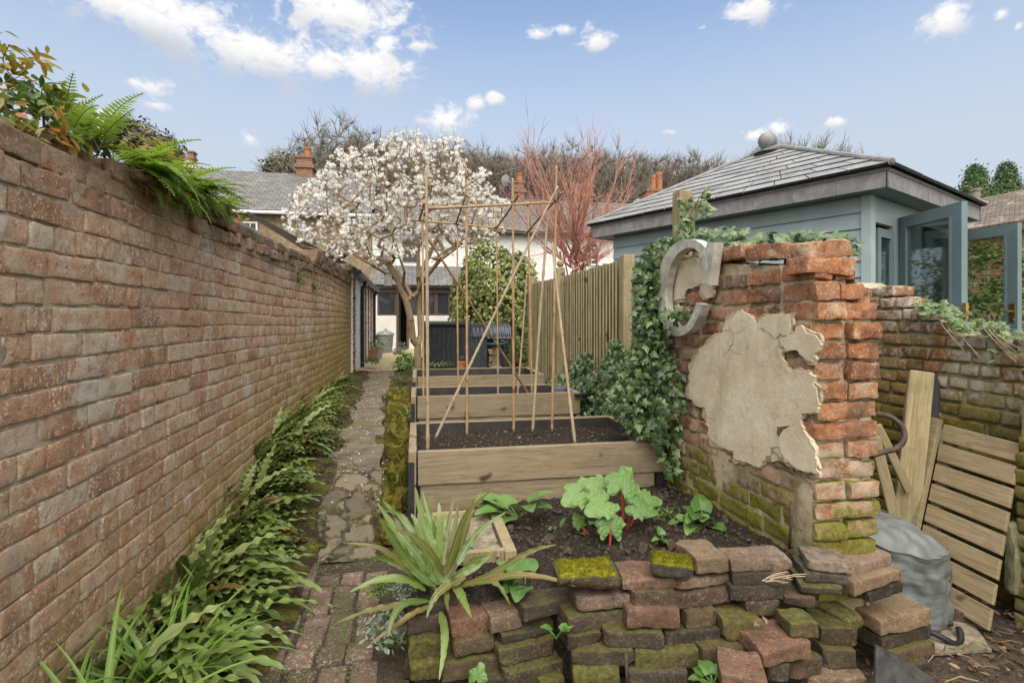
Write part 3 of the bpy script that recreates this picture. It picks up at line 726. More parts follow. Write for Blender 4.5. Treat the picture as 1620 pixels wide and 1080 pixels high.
# white painted outbuilding carrying the line of the wall on towards the house
ob = thing('outbuilding', (-1.1, 11.3, .4), 'white painted brick outbuilding with black gutter beyond the left wall', 'outbuilding')
mb = MB(); mb.hexa([(-2.4, 9.08, .2), (-1.0, 9.08, .2), (-1.0, 13.5, .2), (-2.4, 13.5, .2), (-2.4, 9.08, 2.1), (-1.0, 9.08, 2.1), (-1.0, 13.5, 2.07), (-2.4, 13.5, 2.07)]); mb.build('wall', WHITEW, ob)
mb = MB()
for y in (9.2, 11.3, 12.0, 12.7, 13.35):
    for k in range(22): v, f = rbox((.03, .16 + .06 * (k % 2), .07), (2, 3, 2), .006, .004, 20); mb.add(v + [-.992, y, .45 + k * .075], f, U(0, 1))
mb.build('brick_strip', BR_HOUSE, ob, smooth=True)
mb = MB(); mb.hexa([(-2.6, 9.0, 3.0), (-.93, 9.0, 2.13), (-.93, 13.6, 2.10), (-2.6, 13.6, 3.0), (-2.6, 9.0, 3.06), (-.93, 9.0, 2.19), (-.93, 13.6, 2.16), (-2.6, 13.6, 3.06)]); mb.build('roof', BLACKG, ob)
mb = MB(); mb.tube([(-.9, 9.0, 2.12), (-.9, 13.6, 2.06)], .05, 8); mb.build('gutter', BLACKG, ob)
for y in (10.3, 13.3):
    mb = MB(); mb.tube(spline([(-.9, y, 2.08), (-.93, y, 1.95), (-.96, y, 1.85), (-.96, y, .4)], 4), .035, 8); mb.build('downpipe', BLACKG, ob)

# weathered shed just over the left wall
sh = thing('garden_shed', (-2.4, 7.6, .4), 'grey weathered timber shed roof with white window showing over the left wall', 'shed')
mb = MB(); mb.hexa([(-3.6, 5.2, .3), (-1.75, 5.2, .3), (-1.75, 10.2, .3), (-3.6, 10.2, .3), (-3.6, 5.2, 2.1), (-1.75, 5.2, 2.1), (-1.75, 10.2, 2.1), (-3.6, 10.2, 2.1)]); mb.build('wall', POSTW, sh)
mb = MB(); mb.hexa([(-3.7, 5.1, 2.75), (-1.58, 5.1, 2.2), (-1.58, 10.3, 2.2), (-3.7, 10.3, 2.75), (-3.7, 5.1, 2.80), (-1.58, 5.1, 2.25), (-1.58, 10.3, 2.25), (-3.7, 10.3, 2.8)]); mb.build('roof', SLATE_B, sh)
mb = MB(); mb.box((-1.565, 7.7, 2.16), (.025, 5.2, .16)); mb.build('fascia', CONCP, sh)
mb = MB(); mb.box((-1.735, 7.6, 1.98), (.03, .9, .14)); wf = mb.build('window', WHITEP, sh)

# ---------------------------------------------------------------- ruined wall with the letter
XR, YR = 1.55, 1.84
rw = thing('ruined_wall', (1.69, 2.6, .2), 'crumbling orange brick wall with torn cream render, right of the raised beds', 'ruined wall')
def rtop(y): return 1.35 + .235 + (y - YR) * .125
mb = MB(); mo = MB(); ph = .0795; c = 0
while True:
    z = .23 + c * ph + ph / 2
    if z > 1.9: break
    st = c % 2 == 0; wid = .30 if z < 1.45 else (.24 if z < 1.52 else .2)
    dv = lambda s_, n: rbox(s_, (n[0] + 3, n[1] + 2, n[2] + 1), .005, .0036, 40, 11, int(rng.integers(0, 3)), .014)
    if z + ph / 2 < rtop(YR) + .04:
        rg = U(-.012, .014)
        if st and rng.random() < .8:
            v, f = dv((wid - .01, .105, ph - U(.010, .018)), (10, 5, 5)); mb.add(v @ (rotz(U(-.05, .05)) @ roty(U(-.03, .03))).T + [XR + wid / 2 + U(-.006, .01), YR + .055 + rg, z], f, U(.2, 1))
            y = YR + .118
        else:
            for k in range(2):
                w2 = wid / 2 + U(-.025, .025) * (1 if k else 0)
                v, f = dv((wid / 2 - .013, .2, ph - U(.010, .018)), (5, 8, 5)); mb.add(v @ (rotz(U(-.04, .04)) @ roty(U(-.03, .03))).T + [XR + wid * (.25 + .5 * k) + .002, YR + .1 + U(-.014, .016), z], f, U(.2, 1))
            y = YR + .214
    else: y = YR + .118
    while y < 3.42:
        L = .222 if rng.random() < .7 else .112; L *= U(.95, 1.05)
        if z + ph / 2 < rtop(y + L / 2) + U(-.01, .03):
            v, f = dv((.105, L - U(.011, .02), ph - U(.011, .018)), (3, 8, 5))
            mb.add(v @ (rotz(U(-.03, .03)) @ rotx(U(-.02, .02))).T + [XR + .056 + U(-.005, .006), y + L / 2, z + .006 * math.sin(y * 5)], f, U(0, 1))
            if z > 1.35:  # back leaf near the top, where it can be seen over the edge
                v, f = dv((.105, L - .014, ph - .014), (3, 5, 3)); mb.add(v @ rotz(U(-.05, .05)).T + [XR + .175 + U(-.02, .02), y + L / 2 + .05, z], f, U(0, 1))
        y += L
    c += 1
# the tilted top bricks at the broken corner, placed after the photo
def topbrick(px0, py0, px1, py1, Xp, hpx, dep, lv):
    a = onX(px0, py0, Xp); b = onX(px1, py1, Xp); return a, b
for (cx, cy, cz, L, D, Hh, rz, rx, ry) in (
    (1.645, 1.93, 1.635, .235, .115, .07, .15, .04, -.13), (1.63, 1.90, 1.562, .225, .13, .068, -.05, 0, .02), (1.60, 2.16, 1.655, .11, .225, .068, .04, .06, 0),
    (1.60, 2.41, 1.675, .11, .215, .066, -.04, -.03, 0), (1.72, 2.06, 1.60, .115, .2, .065, .2, .03, .04), (1.80, 1.95, 1.45, .13, .12, .07, .3, 0, .05), (1.62, 2.63, 1.70, .11, .2, .066, .05, .03, 0)):
    v, f = rbox((L, D, Hh), (13, 9, 6), .005, .004, 38, 12, 3, .022); mb.add(v @ (rotz(rz) @ rotx(rx) @ roty(ry)).T + [cx, cy, cz], f, U(.4, 1))
mb.build('brickwork', BR_RUIN, rw, smooth=True, sharp=32)
# mortar core
mo = MB(); ys = np.linspace(YR + .02, 3.42, 90); zs = np.linspace(.1, 1.86, 90); YY, ZZ = np.meshgrid(ys, zs, indexing='ij')
ZZ = np.minimum(ZZ, np.vectorize(rtop)(YY) - .03); nzz = wob(np.stack([YY * 0, YY, ZZ], -1), 17, 15)
XX = XR + .017 + .003 * nzz - .012 * np.clip((1.0 - ZZ) * 3, 0, 1) * sm(-.6, .6, wob(np.stack([YY * 0 + 4, YY, ZZ], -1), 9, 16))
mo.add(np.stack([XX, YY, ZZ], -1).reshape(-1, 3), gridfaces(*YY.shape)[:, ::-1])
xs = np.linspace(XR + .01, XR + .285, 24); XX, ZZ = np.meshgrid(xs, np.linspace(.1, 1.55, 80), indexing='ij')
XX = np.minimum(XX, np.where(ZZ > 1.42, XR + .17, XR + .285)); YYv = YR + .034 + .005 * wob(np.stack([XX, XX * 0, ZZ], -1), 20, 17); mo.add(np.stack([XX, YYv, ZZ], -1).reshape(-1, 3), gridfaces(*XX.shape))
pts = []
for y in ys: pts += [(XR + .02, y, rtop(y) - .03 + U(-.01, .01)), (XR + .2, y, rtop(y) - .035 + U(-.012, .012)), (XR + .20, y, rtop(y) - .12), (XR + .26, y, .1)]
mo.add(np.array(pts), gridfaces(len(ys), 4)); mo.add([(XR, 3.42, .1), (XR + .28, 3.42, .1), (XR + .2, 3.42, 1.83), (XR, 3.42, 1.83)], [(0, 1, 2, 3)])
mo.build('mortar', MORTAR_B, rw, smooth=True)
# torn render patches, outlines as in the photo, on the real wall plane
za = lambda pts: [(1040 + x / 3.376, 560 + y / 3.376) for x, y in pts]
zb = lambda pts: [(1020 + x / 3.857, 340 + y / 3.857) for x, y in pts]
def patch(pl, name='render_patch', thick=.012, proud=.010, mat=None):
    out = []
    n = len(pl)
    for i in range(n):
        a = np.array(pl[i]); b = np.array(pl[(i + 1) % n]); k = max(1, int(np.linalg.norm(b - a) / 4))
        for j in range(k): out.append(a + (b - a) * j / k + (rng.normal(size=2) * 1.1 if j else 0))
    if mat is None:   # scratch coat left behind round the broken edge of the top coat
        o2 = np.array(out); c2 = o2.mean(0); dr_ = o2 - c2; o2 = o2 + dr_ / np.linalg.norm(dr_, axis=1)[:, None] * (3.5 + 3 * np.sin(np.arange(len(o2)) * .55) + 1.6 * np.sin(np.arange(len(o2)) * 1.7))[:, None]
        b0 = MB(); b0.prism(np.array([onX(x, y, XR - proud + .0045) for x, y in o2]), (thick, 0, 0)); b0.build('scratch_coat', MORTAR_B, rw, fixn=True)
    p3 = np.array([onX(x, y, XR - proud) for x, y in out])
    # a grid clipped to the outline gives an uneven trowelled surface
    b_ = MB(); b_.prism(p3, (thick, 0, 0)); o = b_.build(name, mat or PLASTER, rw, fixn=True); return o
patch(zb([(565, 590), (540, 620), (500, 645), (470, 720), (400, 775), (330, 820), (300, 900), (280, 950), (265, 1080)]) + za([(160, 215), (200, 270), (255, 285), (270, 420), (300, 470), (345, 500), (405, 515), (415, 560), (470, 575), (545, 605), (575, 545), (605, 545), (610, 575), (640, 565), (700, 580), (780, 625), (850, 640), (850, 560), (840, 500), (800, 440), (780, 395), (765, 375), (765, 320), (850, 312), (858, 250), (850, 200), (830, 150), (843, 122)]) + zb([(1000, 962), (970, 955), (880, 945), (835, 870), (815, 790), (800, 750), (745, 712), (720, 710), (680, 660), (640, 612), (600, 595)]))
patch(zb([(690, 655), (730, 620), (800, 605), (890, 608), (885, 690), (875, 740), (830, 720), (795, 752), (745, 712), (700, 690)]), proud=.012)
patch(zb([(818, 750), (860, 740), (905, 725), (925, 680), (965, 685), (985, 720), (1040, 735), (1070, 770), (1062, 820), (1030, 850), (1022, 900), (965, 862), (930, 825), (870, 830), (830, 800)]), proud=.0125)
patch(zb([(225, 280), (300, 262), (360, 300), (352, 415), (300, 440), (250, 460), (240, 510), (190, 520), (160, 560), (150, 430), (175, 340)]), proud=.0105)
patch(zb([(350, 440), (395, 425), (430, 440), (412, 500), (380, 510), (355, 480)]), proud=.011)
patch(za([(640, 385), (705, 380), (670, 400), (650, 440), (640, 430)]), proud=.012, thick=.016, mat=BR_RUIN)
# big letter C hung on the ruined wall
zc = lambda pts: [(820 + x / 4.5, 340 + y / 4.5) for x, y in pts]
arc_o = spline(zc([(1310, 640), (1270, 745), (1205, 835), (1125, 862), (1060, 820), (1010, 720), (985, 590), (995, 430), (1030, 310), (1085, 230), (1150, 182), (1220, 172), (1280, 190), (1335, 238)]), 5)
arc_i = spline(zc([(1305, 490), (1318, 380), (1290, 285), (1250, 238), (1195, 238), (1130, 280), (1080, 370), (1052, 480), (1042, 590), (1060, 700), (1100, 775), (1140, 800), (1190, 780), (1235, 715), (1265, 625)]), 5)
outl = list(map(tuple, arc_o)) + zc([(1345, 196), (1398, 196), (1376, 350), (1358, 500)]) + list(map(tuple, arc_i))
XL = XR - .075
lt = thing('letter_sign', onX(1085, 530, XL), 'big weathered grey capital letter C hung on the ruined wall among ivy', 'letter')
mb = MB(); mb.prism([onX(x, y, XL) for x, y in outl], (.05, 0, 0)); o = mb.build('letter_body', ZINC, lt, fixn=True)
bv = o.modifiers.new('bevel', 'BEVEL'); bv.width = .003; bv.segments = 2; bv.limit_method = 'ANGLE'
mb = MB()
for pl in ([(1350, 240), (1362, 225), (1356, 262), (1345, 285)], [(1330, 340), (1342, 330), (1340, 395), (1332, 385)], [(1225, 745), (1245, 715), (1252, 740), (1215, 790), (1185, 826), (1195, 800)], [(1255, 700), (1268, 670), (1272, 690), (1258, 722)]):
    mb.prism([onX(x, y, XL - .0015) for x, y in zc(pl)], (.003, 0, 0))
mb.build('paint_flake', CREAMP, lt)

# timber post and batten standing behind the ruin
def post(name, b, size, ztop, mat, label, cat, rot=0, group=None, seed=0, top=None):
    mb = MB(); v, f = rbox((size[0], size[1], ztop - b[2]), (3, 3, 14), .006, .002, 6, 21); mb.add(v @ rotz(rot).T + [b[0], b[1], (b[2] + ztop) / 2], f, .5)
    return tag(mb.build(name, mat, smooth=False, origin=b), label, cat, group)
post('timber_post', (1.86, 3.47, .4), (.1, .1), 2.25, POSTW, 'tall square timber post with ivy climbing it behind the letter C', 'post', .1)
mb = MB(); mb.box((0, 0, .9), (.045, .045, 1.8)); o = mb.build('timber_batten', POSTW, origin=(0, 0, 0)); o.location = (1.97, 3.5, .42); o.rotation_euler = (0, math.radians(-1.5), .3); tag(o, 'thin timber batten standing just right of the tall ivy-clad post', 'batten')

# ---------------------------------------------------------------- yard wall, right
yw = thing('yard_wall', (3.05, 2.2, -.1), 'mossy limewashed brick wall round the yard on the far right', 'wall')
mb = MB(); XY = 3.0
def ytop(y): return 1.35 + float(np.interp(y, [.5, 2.0, 2.45, 2.6, 2.75, 3.0, 3.2], [-.10, -.07, -.05, .05, .11, .24, .34]))
c = 0; ph = .077
while c < 23:
    z = -.2 + (c + .5) * ph; y = .5 - U(0, .1)
    while y < 3.2:
        L = (.222 if rng.random() < .65 else .11) * U(.95, 1.05)
        if z + ph / 2 < ytop(y + L / 2) + .03:
            v, f = rbox((.105, L - U(.011, .02), ph - U(.010, .017)), (3, 7, 4), .007, .004, 30, 31); mb.add(v @ rotz(U(-.02, .02)).T + [XY + .055 + U(-.008, .008), y + L / 2, z], f, U(0, 1))
            if z + ph * 2 > ytop(y): v, f = rbox((.105, L - .014, ph - .013), (3, 5, 3), .007, .004, 30, 31); mb.add(v + [XY + .17, y + L / 2 + .06, z], f, U(0, 1))
        y += L
    c += 1
# cross wall closing the far end of the yard, stepping down to the right
c = 0
while c < 23:
    z = -.2 + (c + .5) * ph; x = 1.84 - U(0, .1)
    while x < 3.15:
        L = (.222 if rng.random() < .7 else .11) * U(.95, 1.05)
        if z + ph / 2 < 1.35 + float(np.interp(x + L / 2, [1.8, 2.6, 2.9, 3.0, 3.2], [.36, .35, .36, .36, .34])) + .02:
            v, f = rbox((L - .014, .105, ph - U(.010, .017)), (7, 3, 4), .007, .004, 30, 32); mb.add(v @ rotz(U(-.03, .03)).T + [x + L / 2, 3.25 + U(-.012, .008), z], f, U(0, 1))
        x += L
    c += 1
mb.build('brickwork', BR_YARD, yw, smooth=True)
mb = MB(); ys = np.linspace(.5, 3.3, 90); zs = np.linspace(-.25, 1.5, 60); YY, ZZ = np.meshgrid(ys, zs, indexing='ij')
ZZ = np.minimum(ZZ, np.vectorize(ytop)(YY) - .085); XX = XY + .017 + .003 * wob(np.stack([YY * 0, YY, ZZ], -1), 18, 33)
mb.add(np.stack([XX, YY, ZZ], -1).reshape(-1, 3), gridfaces(*YY.shape)[:, ::-1])
pts = []
for y in ys: pts += [(XY + .02, y, ytop(y) - .085), (XY + .22, y, ytop(y) - .085), (XY + .22, y, -.2)]
mb.add(np.array(pts), gridfaces(len(ys), 3))
xs = np.linspace(1.8, 3.2, 50); XX, ZZ = np.meshgrid(xs, np.linspace(-.25, 1.6, 60), indexing='ij'); ZZ = np.minimum(ZZ, 1.35 + np.interp(XX, [1.8, 2.6, 2.9, 3.0, 3.2], [.29, .28, .29, .29, .27]))
mb.add(np.stack([XX, 3.222 + .003 * wob(np.stack([XX, XX * 0, ZZ], -1), 18, 34), ZZ], -1).reshape(-1, 3), gridfaces(*XX.shape))
mb.add([(1.8, 3.34, -.2), (3.2, 3.34, -.2), (3.2, 3.34, 1.38), (1.8, 3.34, 1.6)], [(0, 1, 2, 3)])
mb.build('mortar', MORTAR_M, yw, smooth=True)
# thicker mossy pier at the right edge
pp = thing('brick_pier', (2.93, 1.7, -.1), 'broken brick pier thick with bright moss at the right edge', 'brick pier')
mb = MB()
for c in range(16):
    z = -.17 + c * .0775; y = 2.08 + U(-.012, .008)
    if z > 1.02: break
    while y > .7:
        L = .222 if rng.random() < .6 else .112
        v, f = rbox((.17, L - .014, .0775 - U(.01, .017)), (4, 7, 4), .008, .005, 30, 35); mb.add(v @ rotz(U(-.03, .03)).T + [2.915 + U(-.01, .008) + (.03 if z > .75 else 0), y - L / 2, z], f, U(0, 1)); y -= L
mb.build('brickwork', BR_YARD, pp, smooth=True)
mb = MB(); mb.box((2.93, 1.38, .38), (.14, 1.36, 1.1)); v, f = rbox((.09, .06, .34), (4, 4, 8), .02, .012, 14, 2); mb.add(v + [2.84, 2.08, .22], f); mb.build('mortar', MORTAR_M, pp)
# ---------------------------------------------------------------- raised beds
ZR = lambda rel: H + rel
def bed(Ya, Yb, Xa, Xb, zt, zb, zsoil, label, hb):
    t = thing('raised_bed', ((Xa + Xb) / 2, (Ya + Yb) / 2, zb), label, 'raised bed', 'timber raised beds in a row')
    w_ = .045
    def board(c, size, mat, n):
        mb = MB(); v, f = rbox(size, n, .004, .0025, 5, 41); mb.add(v + np.array(c), f, U(0, 1)); mb.build('board', mat, t)
    for k in range(2):
        zc = zt - hb * (k + .5); in_ = .012 * k
        board(((Xa + Xb) / 2 + (-.0 if k else .02), Ya + w_ / 2 + in_, zc), (Xb - Xa - .07 - (.06 if k else 0), w_, hb - .003), TIMBER, (12, 2, 4))
        board(((Xa + Xb) / 2, Yb - w_ / 2, zc), (Xb - Xa - .07, w_, hb - .003), TIMBER, (12, 2, 4))
        board((Xa + w_ / 2, (Ya + Yb) / 2, zc), (w_, Yb - Ya - .003, hb - .003), TIMBER_Y, (2, 12, 4))
        board((Xb - w_ / 2, (Ya + Yb) / 2, zc), (w_, Yb - Ya - .003, hb - .003), TIMBER_Y, (2, 12, 4))
    mb = MB()
    mb.box((Xa + .016, Ya + .001, zt - hb - .03), (.034, .012, 2 * hb - .06)); mb.build('corner_post', BLACKT, t)
    mb = MB(); mb.box((Xb - .026, Ya + .016, zt - 1.5 * hb), (.05, .03, hb)); mb.build('corner_post', BLACKT, t)
    mb = MB(); e = w_ + .004
    for c, s_ in ((((Xa + Xb) / 2, Ya + e, zt - .17), (Xb - Xa - .1, .005, .32)), (((Xa + Xb) / 2, Yb - e, zt - .17), (Xb - Xa - .1, .005, .32)), ((Xa + e, (Ya + Yb) / 2, zt - .17), (.005, Yb - Ya - .1, .32)), ((Xb - e, (Ya + Yb) / 2, zt - .17), (.005, Yb - Ya - .1, .32))): mb.box(c, s_)
    for x in np.arange(Xa + .1, Xb - .05, .16): mb.box((x, Yb - e - .004, zt - .16), (.012, .004, .3))
    mb.build('liner', LINER, t)
    mb = MB(); xs = np.linspace(Xa + .05, Xb - .05, 110); ys = np.linspace(Ya + .05, Yb - .05, 70); XX, YY = np.meshgrid(xs, ys, indexing='ij'); q = np.stack([XX, YY, XX * 0], -1)
    ZZ = zsoil + .012 * wob(q, 9, 50) + .010 * wob(q, 34, 51) + .006 * wob(q, 90, 52) + rng.normal(size=XX.shape) * .0035
    mb.add(np.stack([XX, YY, ZZ], -1).reshape(-1, 3), gridfaces(*XX.shape)); sl = mb.build('soil', SOIL, t, smooth=True)
    mb = MB(); N = 420; pos = np.stack([U(Xa + .07, Xb - .07, N), U(Ya + .07, Yb - .07, N), np.full(N, zsoil + .02)], 1)
    scatter(mb, [(-1, -.35, 0), (1, -.3, 0), (1.1, .3, .2), (-.9, .35, .25)], [(0, 1, 2, 3)], pos, frames(rnd(N) * .5 + [0, 0, 1]), U(.003, .010, N)); tag(mb.build('debris', LEAFL, sl), kind='stuff')
    return t
bed(3.06, 3.96, -.035, 1.525, ZR(-.75), ZR(-1.13), ZR(-.83), 'nearest raised timber bed with dark soil and cane feet', .195)
bed(4.72, 5.42, -.03, 1.51, ZR(-.675), ZR(-1.05), ZR(-.80), 'middle raised timber bed with a grey plant pot in its corner', .20)
bed(6.08, 7.05, -.02, 1.51, ZR(-.645), ZR(-1.02), ZR(-.75), 'farthest raised timber bed of the row, near the black store', .20)

# ---------------------------------------------------------------- bamboo cane frame
cf = thing('cane_frame', (.75, 4.0, .52), 'tied bamboo cane frame standing in the two nearer raised beds', 'plant support')
z3 = lambda x, y: (660 + x / 4.5, 480 + y / 4.5)
z7 = lambda x, y: (640 + x / 4.5, 240 + y / 4.5)
def cane(a, da, b, db, r, mat=CANE, via=None):
    p0, p1 = P(*a, da), P(*b, db); pts = []; n = 14
    bow = rng.normal(size=3) * .004
    for i in range(n + 1):
        u = i / n; p = p0 + (p1 - p0) * u + bow * math.sin(u * 3.14)
        if via is not None: p = p + (P(*via[0], via[1]) - (p0 + p1) / 2) * math.sin(u * 3.14) * 1.0
        pts.append(p)
    # knuckles along the cane
    L = np.linalg.norm(p1 - p0); P2, R2 = [], []
    k = max(3, int(L / .17)); j0 = U(0, 1)
    for i in range(k * 6 + 1):
        u = i / (k * 6); q = u * n; i0 = min(int(q), n - 1); P2.append(pts[i0] + (pts[i0 + 1] - pts[i0]) * (q - i0)); R2.append(r * (1.14 - .25 * u) * (1.22 if i % 6 == 3 else 1))
    mb = MB(); mb.tube(np.array(P2), R2, 8, U(0, 1)); mb.build('cane', mat, cf, smooth=True)
cane(z3(75, 1050), 3.16, z7(155, 118), 3.22, .0095, CANEG)
cane(z3(45, 680), 4.85, z7(128, 350), 4.95, .0085)
cane(z3(355, 940), 3.74, z7(437, 93), 3.8, .0085)
cane(z3(293, 668), 4.95, z7(377, 395), 5.0, .0075)
cane(z3(687, 915), 3.8, z7(771, 190), 3.86, .0085)
cane(z3(575, 668), 4.95, z7(650, 388), 5.0, .0075)
cane(z3(817, 662), 4.98, z7(877, 368), 5.02, .0085)
cane(z3(822, 910), 3.75, z7(1020, 468), 3.95, .0100, CANEG, via=(z3(880, 130), 3.83))
cane(z3(960, 910), 3.82, z7(1082, 100), 3.9, .0085)
cane(z3(1125, 1000), 3.32, z7(1052, 648), 3.7, .0095, CANEG)
cane(z3(713, 662), 5.0, z7(870, 876), 5.1, .0085, CANEG)
cane(z3(128, 960), 3.35, z7(1092, 245), 3.85, .0085, CANEG)
cane(z3(802, 662), 4.93, z7(158, 605), 3.6, .0085)
cane(z7(112, 406), 3.28, z7(1098, 358), 3.86, .0085)
cane(z7(68, 486), 4.95, z7(952, 572), 5.05, .0085)
cane(z7(104, 492), 4.95, z7(142, 365), 3.25, .008)
cane(z7(366, 512), 4.97, z7(442, 305), 3.75, .008)
cane(z7(650, 548), 5.0, z7(816, 303), 3.8, .008)
cane(z7(850, 602), 5.08, z7(1126, 290), 3.8, .008)
for (x, y, d) in ((145, 395, 3.24), (437, 380, 3.74), (771, 362, 3.8), (1075, 350, 3.82), (377, 518, 4.95), (650, 540, 4.98), (880, 565, 5.0), (128, 490, 4.93)):
    c = P(*z7(x, y), d); mb = MB()
    for k in range(3): mb.tube(np.array([c + .015 * np.array([math.cos(a), .9 * math.sin(a), .5 * math.sin(a + k * 1.2) + .2 * (k - 1)]) for a in np.linspace(0, 6.28, 11)]), .002, 4)
    mb.build('twine', BLACKP, cf)

# ---------------------------------------------------------------- soil bed behind the dry brick edging
mb = MB(); xs = np.linspace(.0, 1.56, 130); ys = np.linspace(1.9, 3.07, 100); XX, YY = np.meshgrid(xs, ys, indexing='ij'); q = np.stack([XX, YY, XX * 0], -1)
def soilz(x, y): return ZR(-1.06) + .075 * np.clip(x / 1.5, 0, 1) - .05 * np.clip((y - 2.4) / .7, 0, 1)
ZZ = soilz(XX, YY) + .012 * wob(q, 8, 60) + .008 * wob(q, 30, 61) + rng.normal(size=XX.shape) * .003
ZZ = ZZ - .15 * np.clip(1 - XX / .24, 0, 1)
ye = 1.985 + .03 * np.sin(XX * 3); ZZ = np.where(YY < ye, ZZ - (ye - YY) * 4, ZZ)
ZZ = ZZ + .07 * np.exp(-(((XX - .80) / .06) ** 2 + ((YY - 2.55) / .07) ** 2))
mb.add(np.stack([XX, YY, ZZ], -1).reshape(-1, 3), gridfaces(*XX.shape)); mb.add([(0, 1.9, -.2), (1.56, 1.9, -.2), (1.56, 1.9, .0), (0, 1.9, .0)], [(0, 1, 2, 3)])
tag(mb.build('soil_bed', SOIL, smooth=True, origin=(0, 0, 0)), kind='structure')
mb = MB(); N = 900; pos = np.stack([U(.05, 1.5, N), U(2.03, 3.0, N)], 1); pos = np.column_stack([pos, soilz(pos[:, 0], pos[:, 1]) + .012])
v, f = cube_t((1, 1, 1)); scatter(mb, v * [1, .8, .6], [tuple(x) for x in f], pos, frames(rnd(N)), U(.0025, .009, N) * (1 + 1.5 * (U(0, 1, N) > .93)))
tag(mb.build('soil_crumbs', DIRT, origin=(0, 0, 0)), kind='stuff')

# inspection cover set in the soil
ic = thing('inspection_cover', (.22, 2.5, .27), 'square pale stone cover in a timber frame, set in the soil behind the fern', 'drain cover')
zc_ = ZR(-1.035)
mb = MB(); v, f = rbox((.36, .42, .03), (10, 10, 2), .006, .003, 14, 3); mb.add(v + [.2, 2.52, zc_], f); mb.build('slab', STONE, ic)
for c, s_ in (((.41, 2.52, zc_ + .008), (.05, .52, .05)), ((.2, 2.765, zc_ + .008), (.37, .05, .05)), ((.2, 2.29, zc_ + .008), (.37, .035, .05))):
    mb = MB(); mb.box(c, s_); mb.build('frame', POSTW, ic)

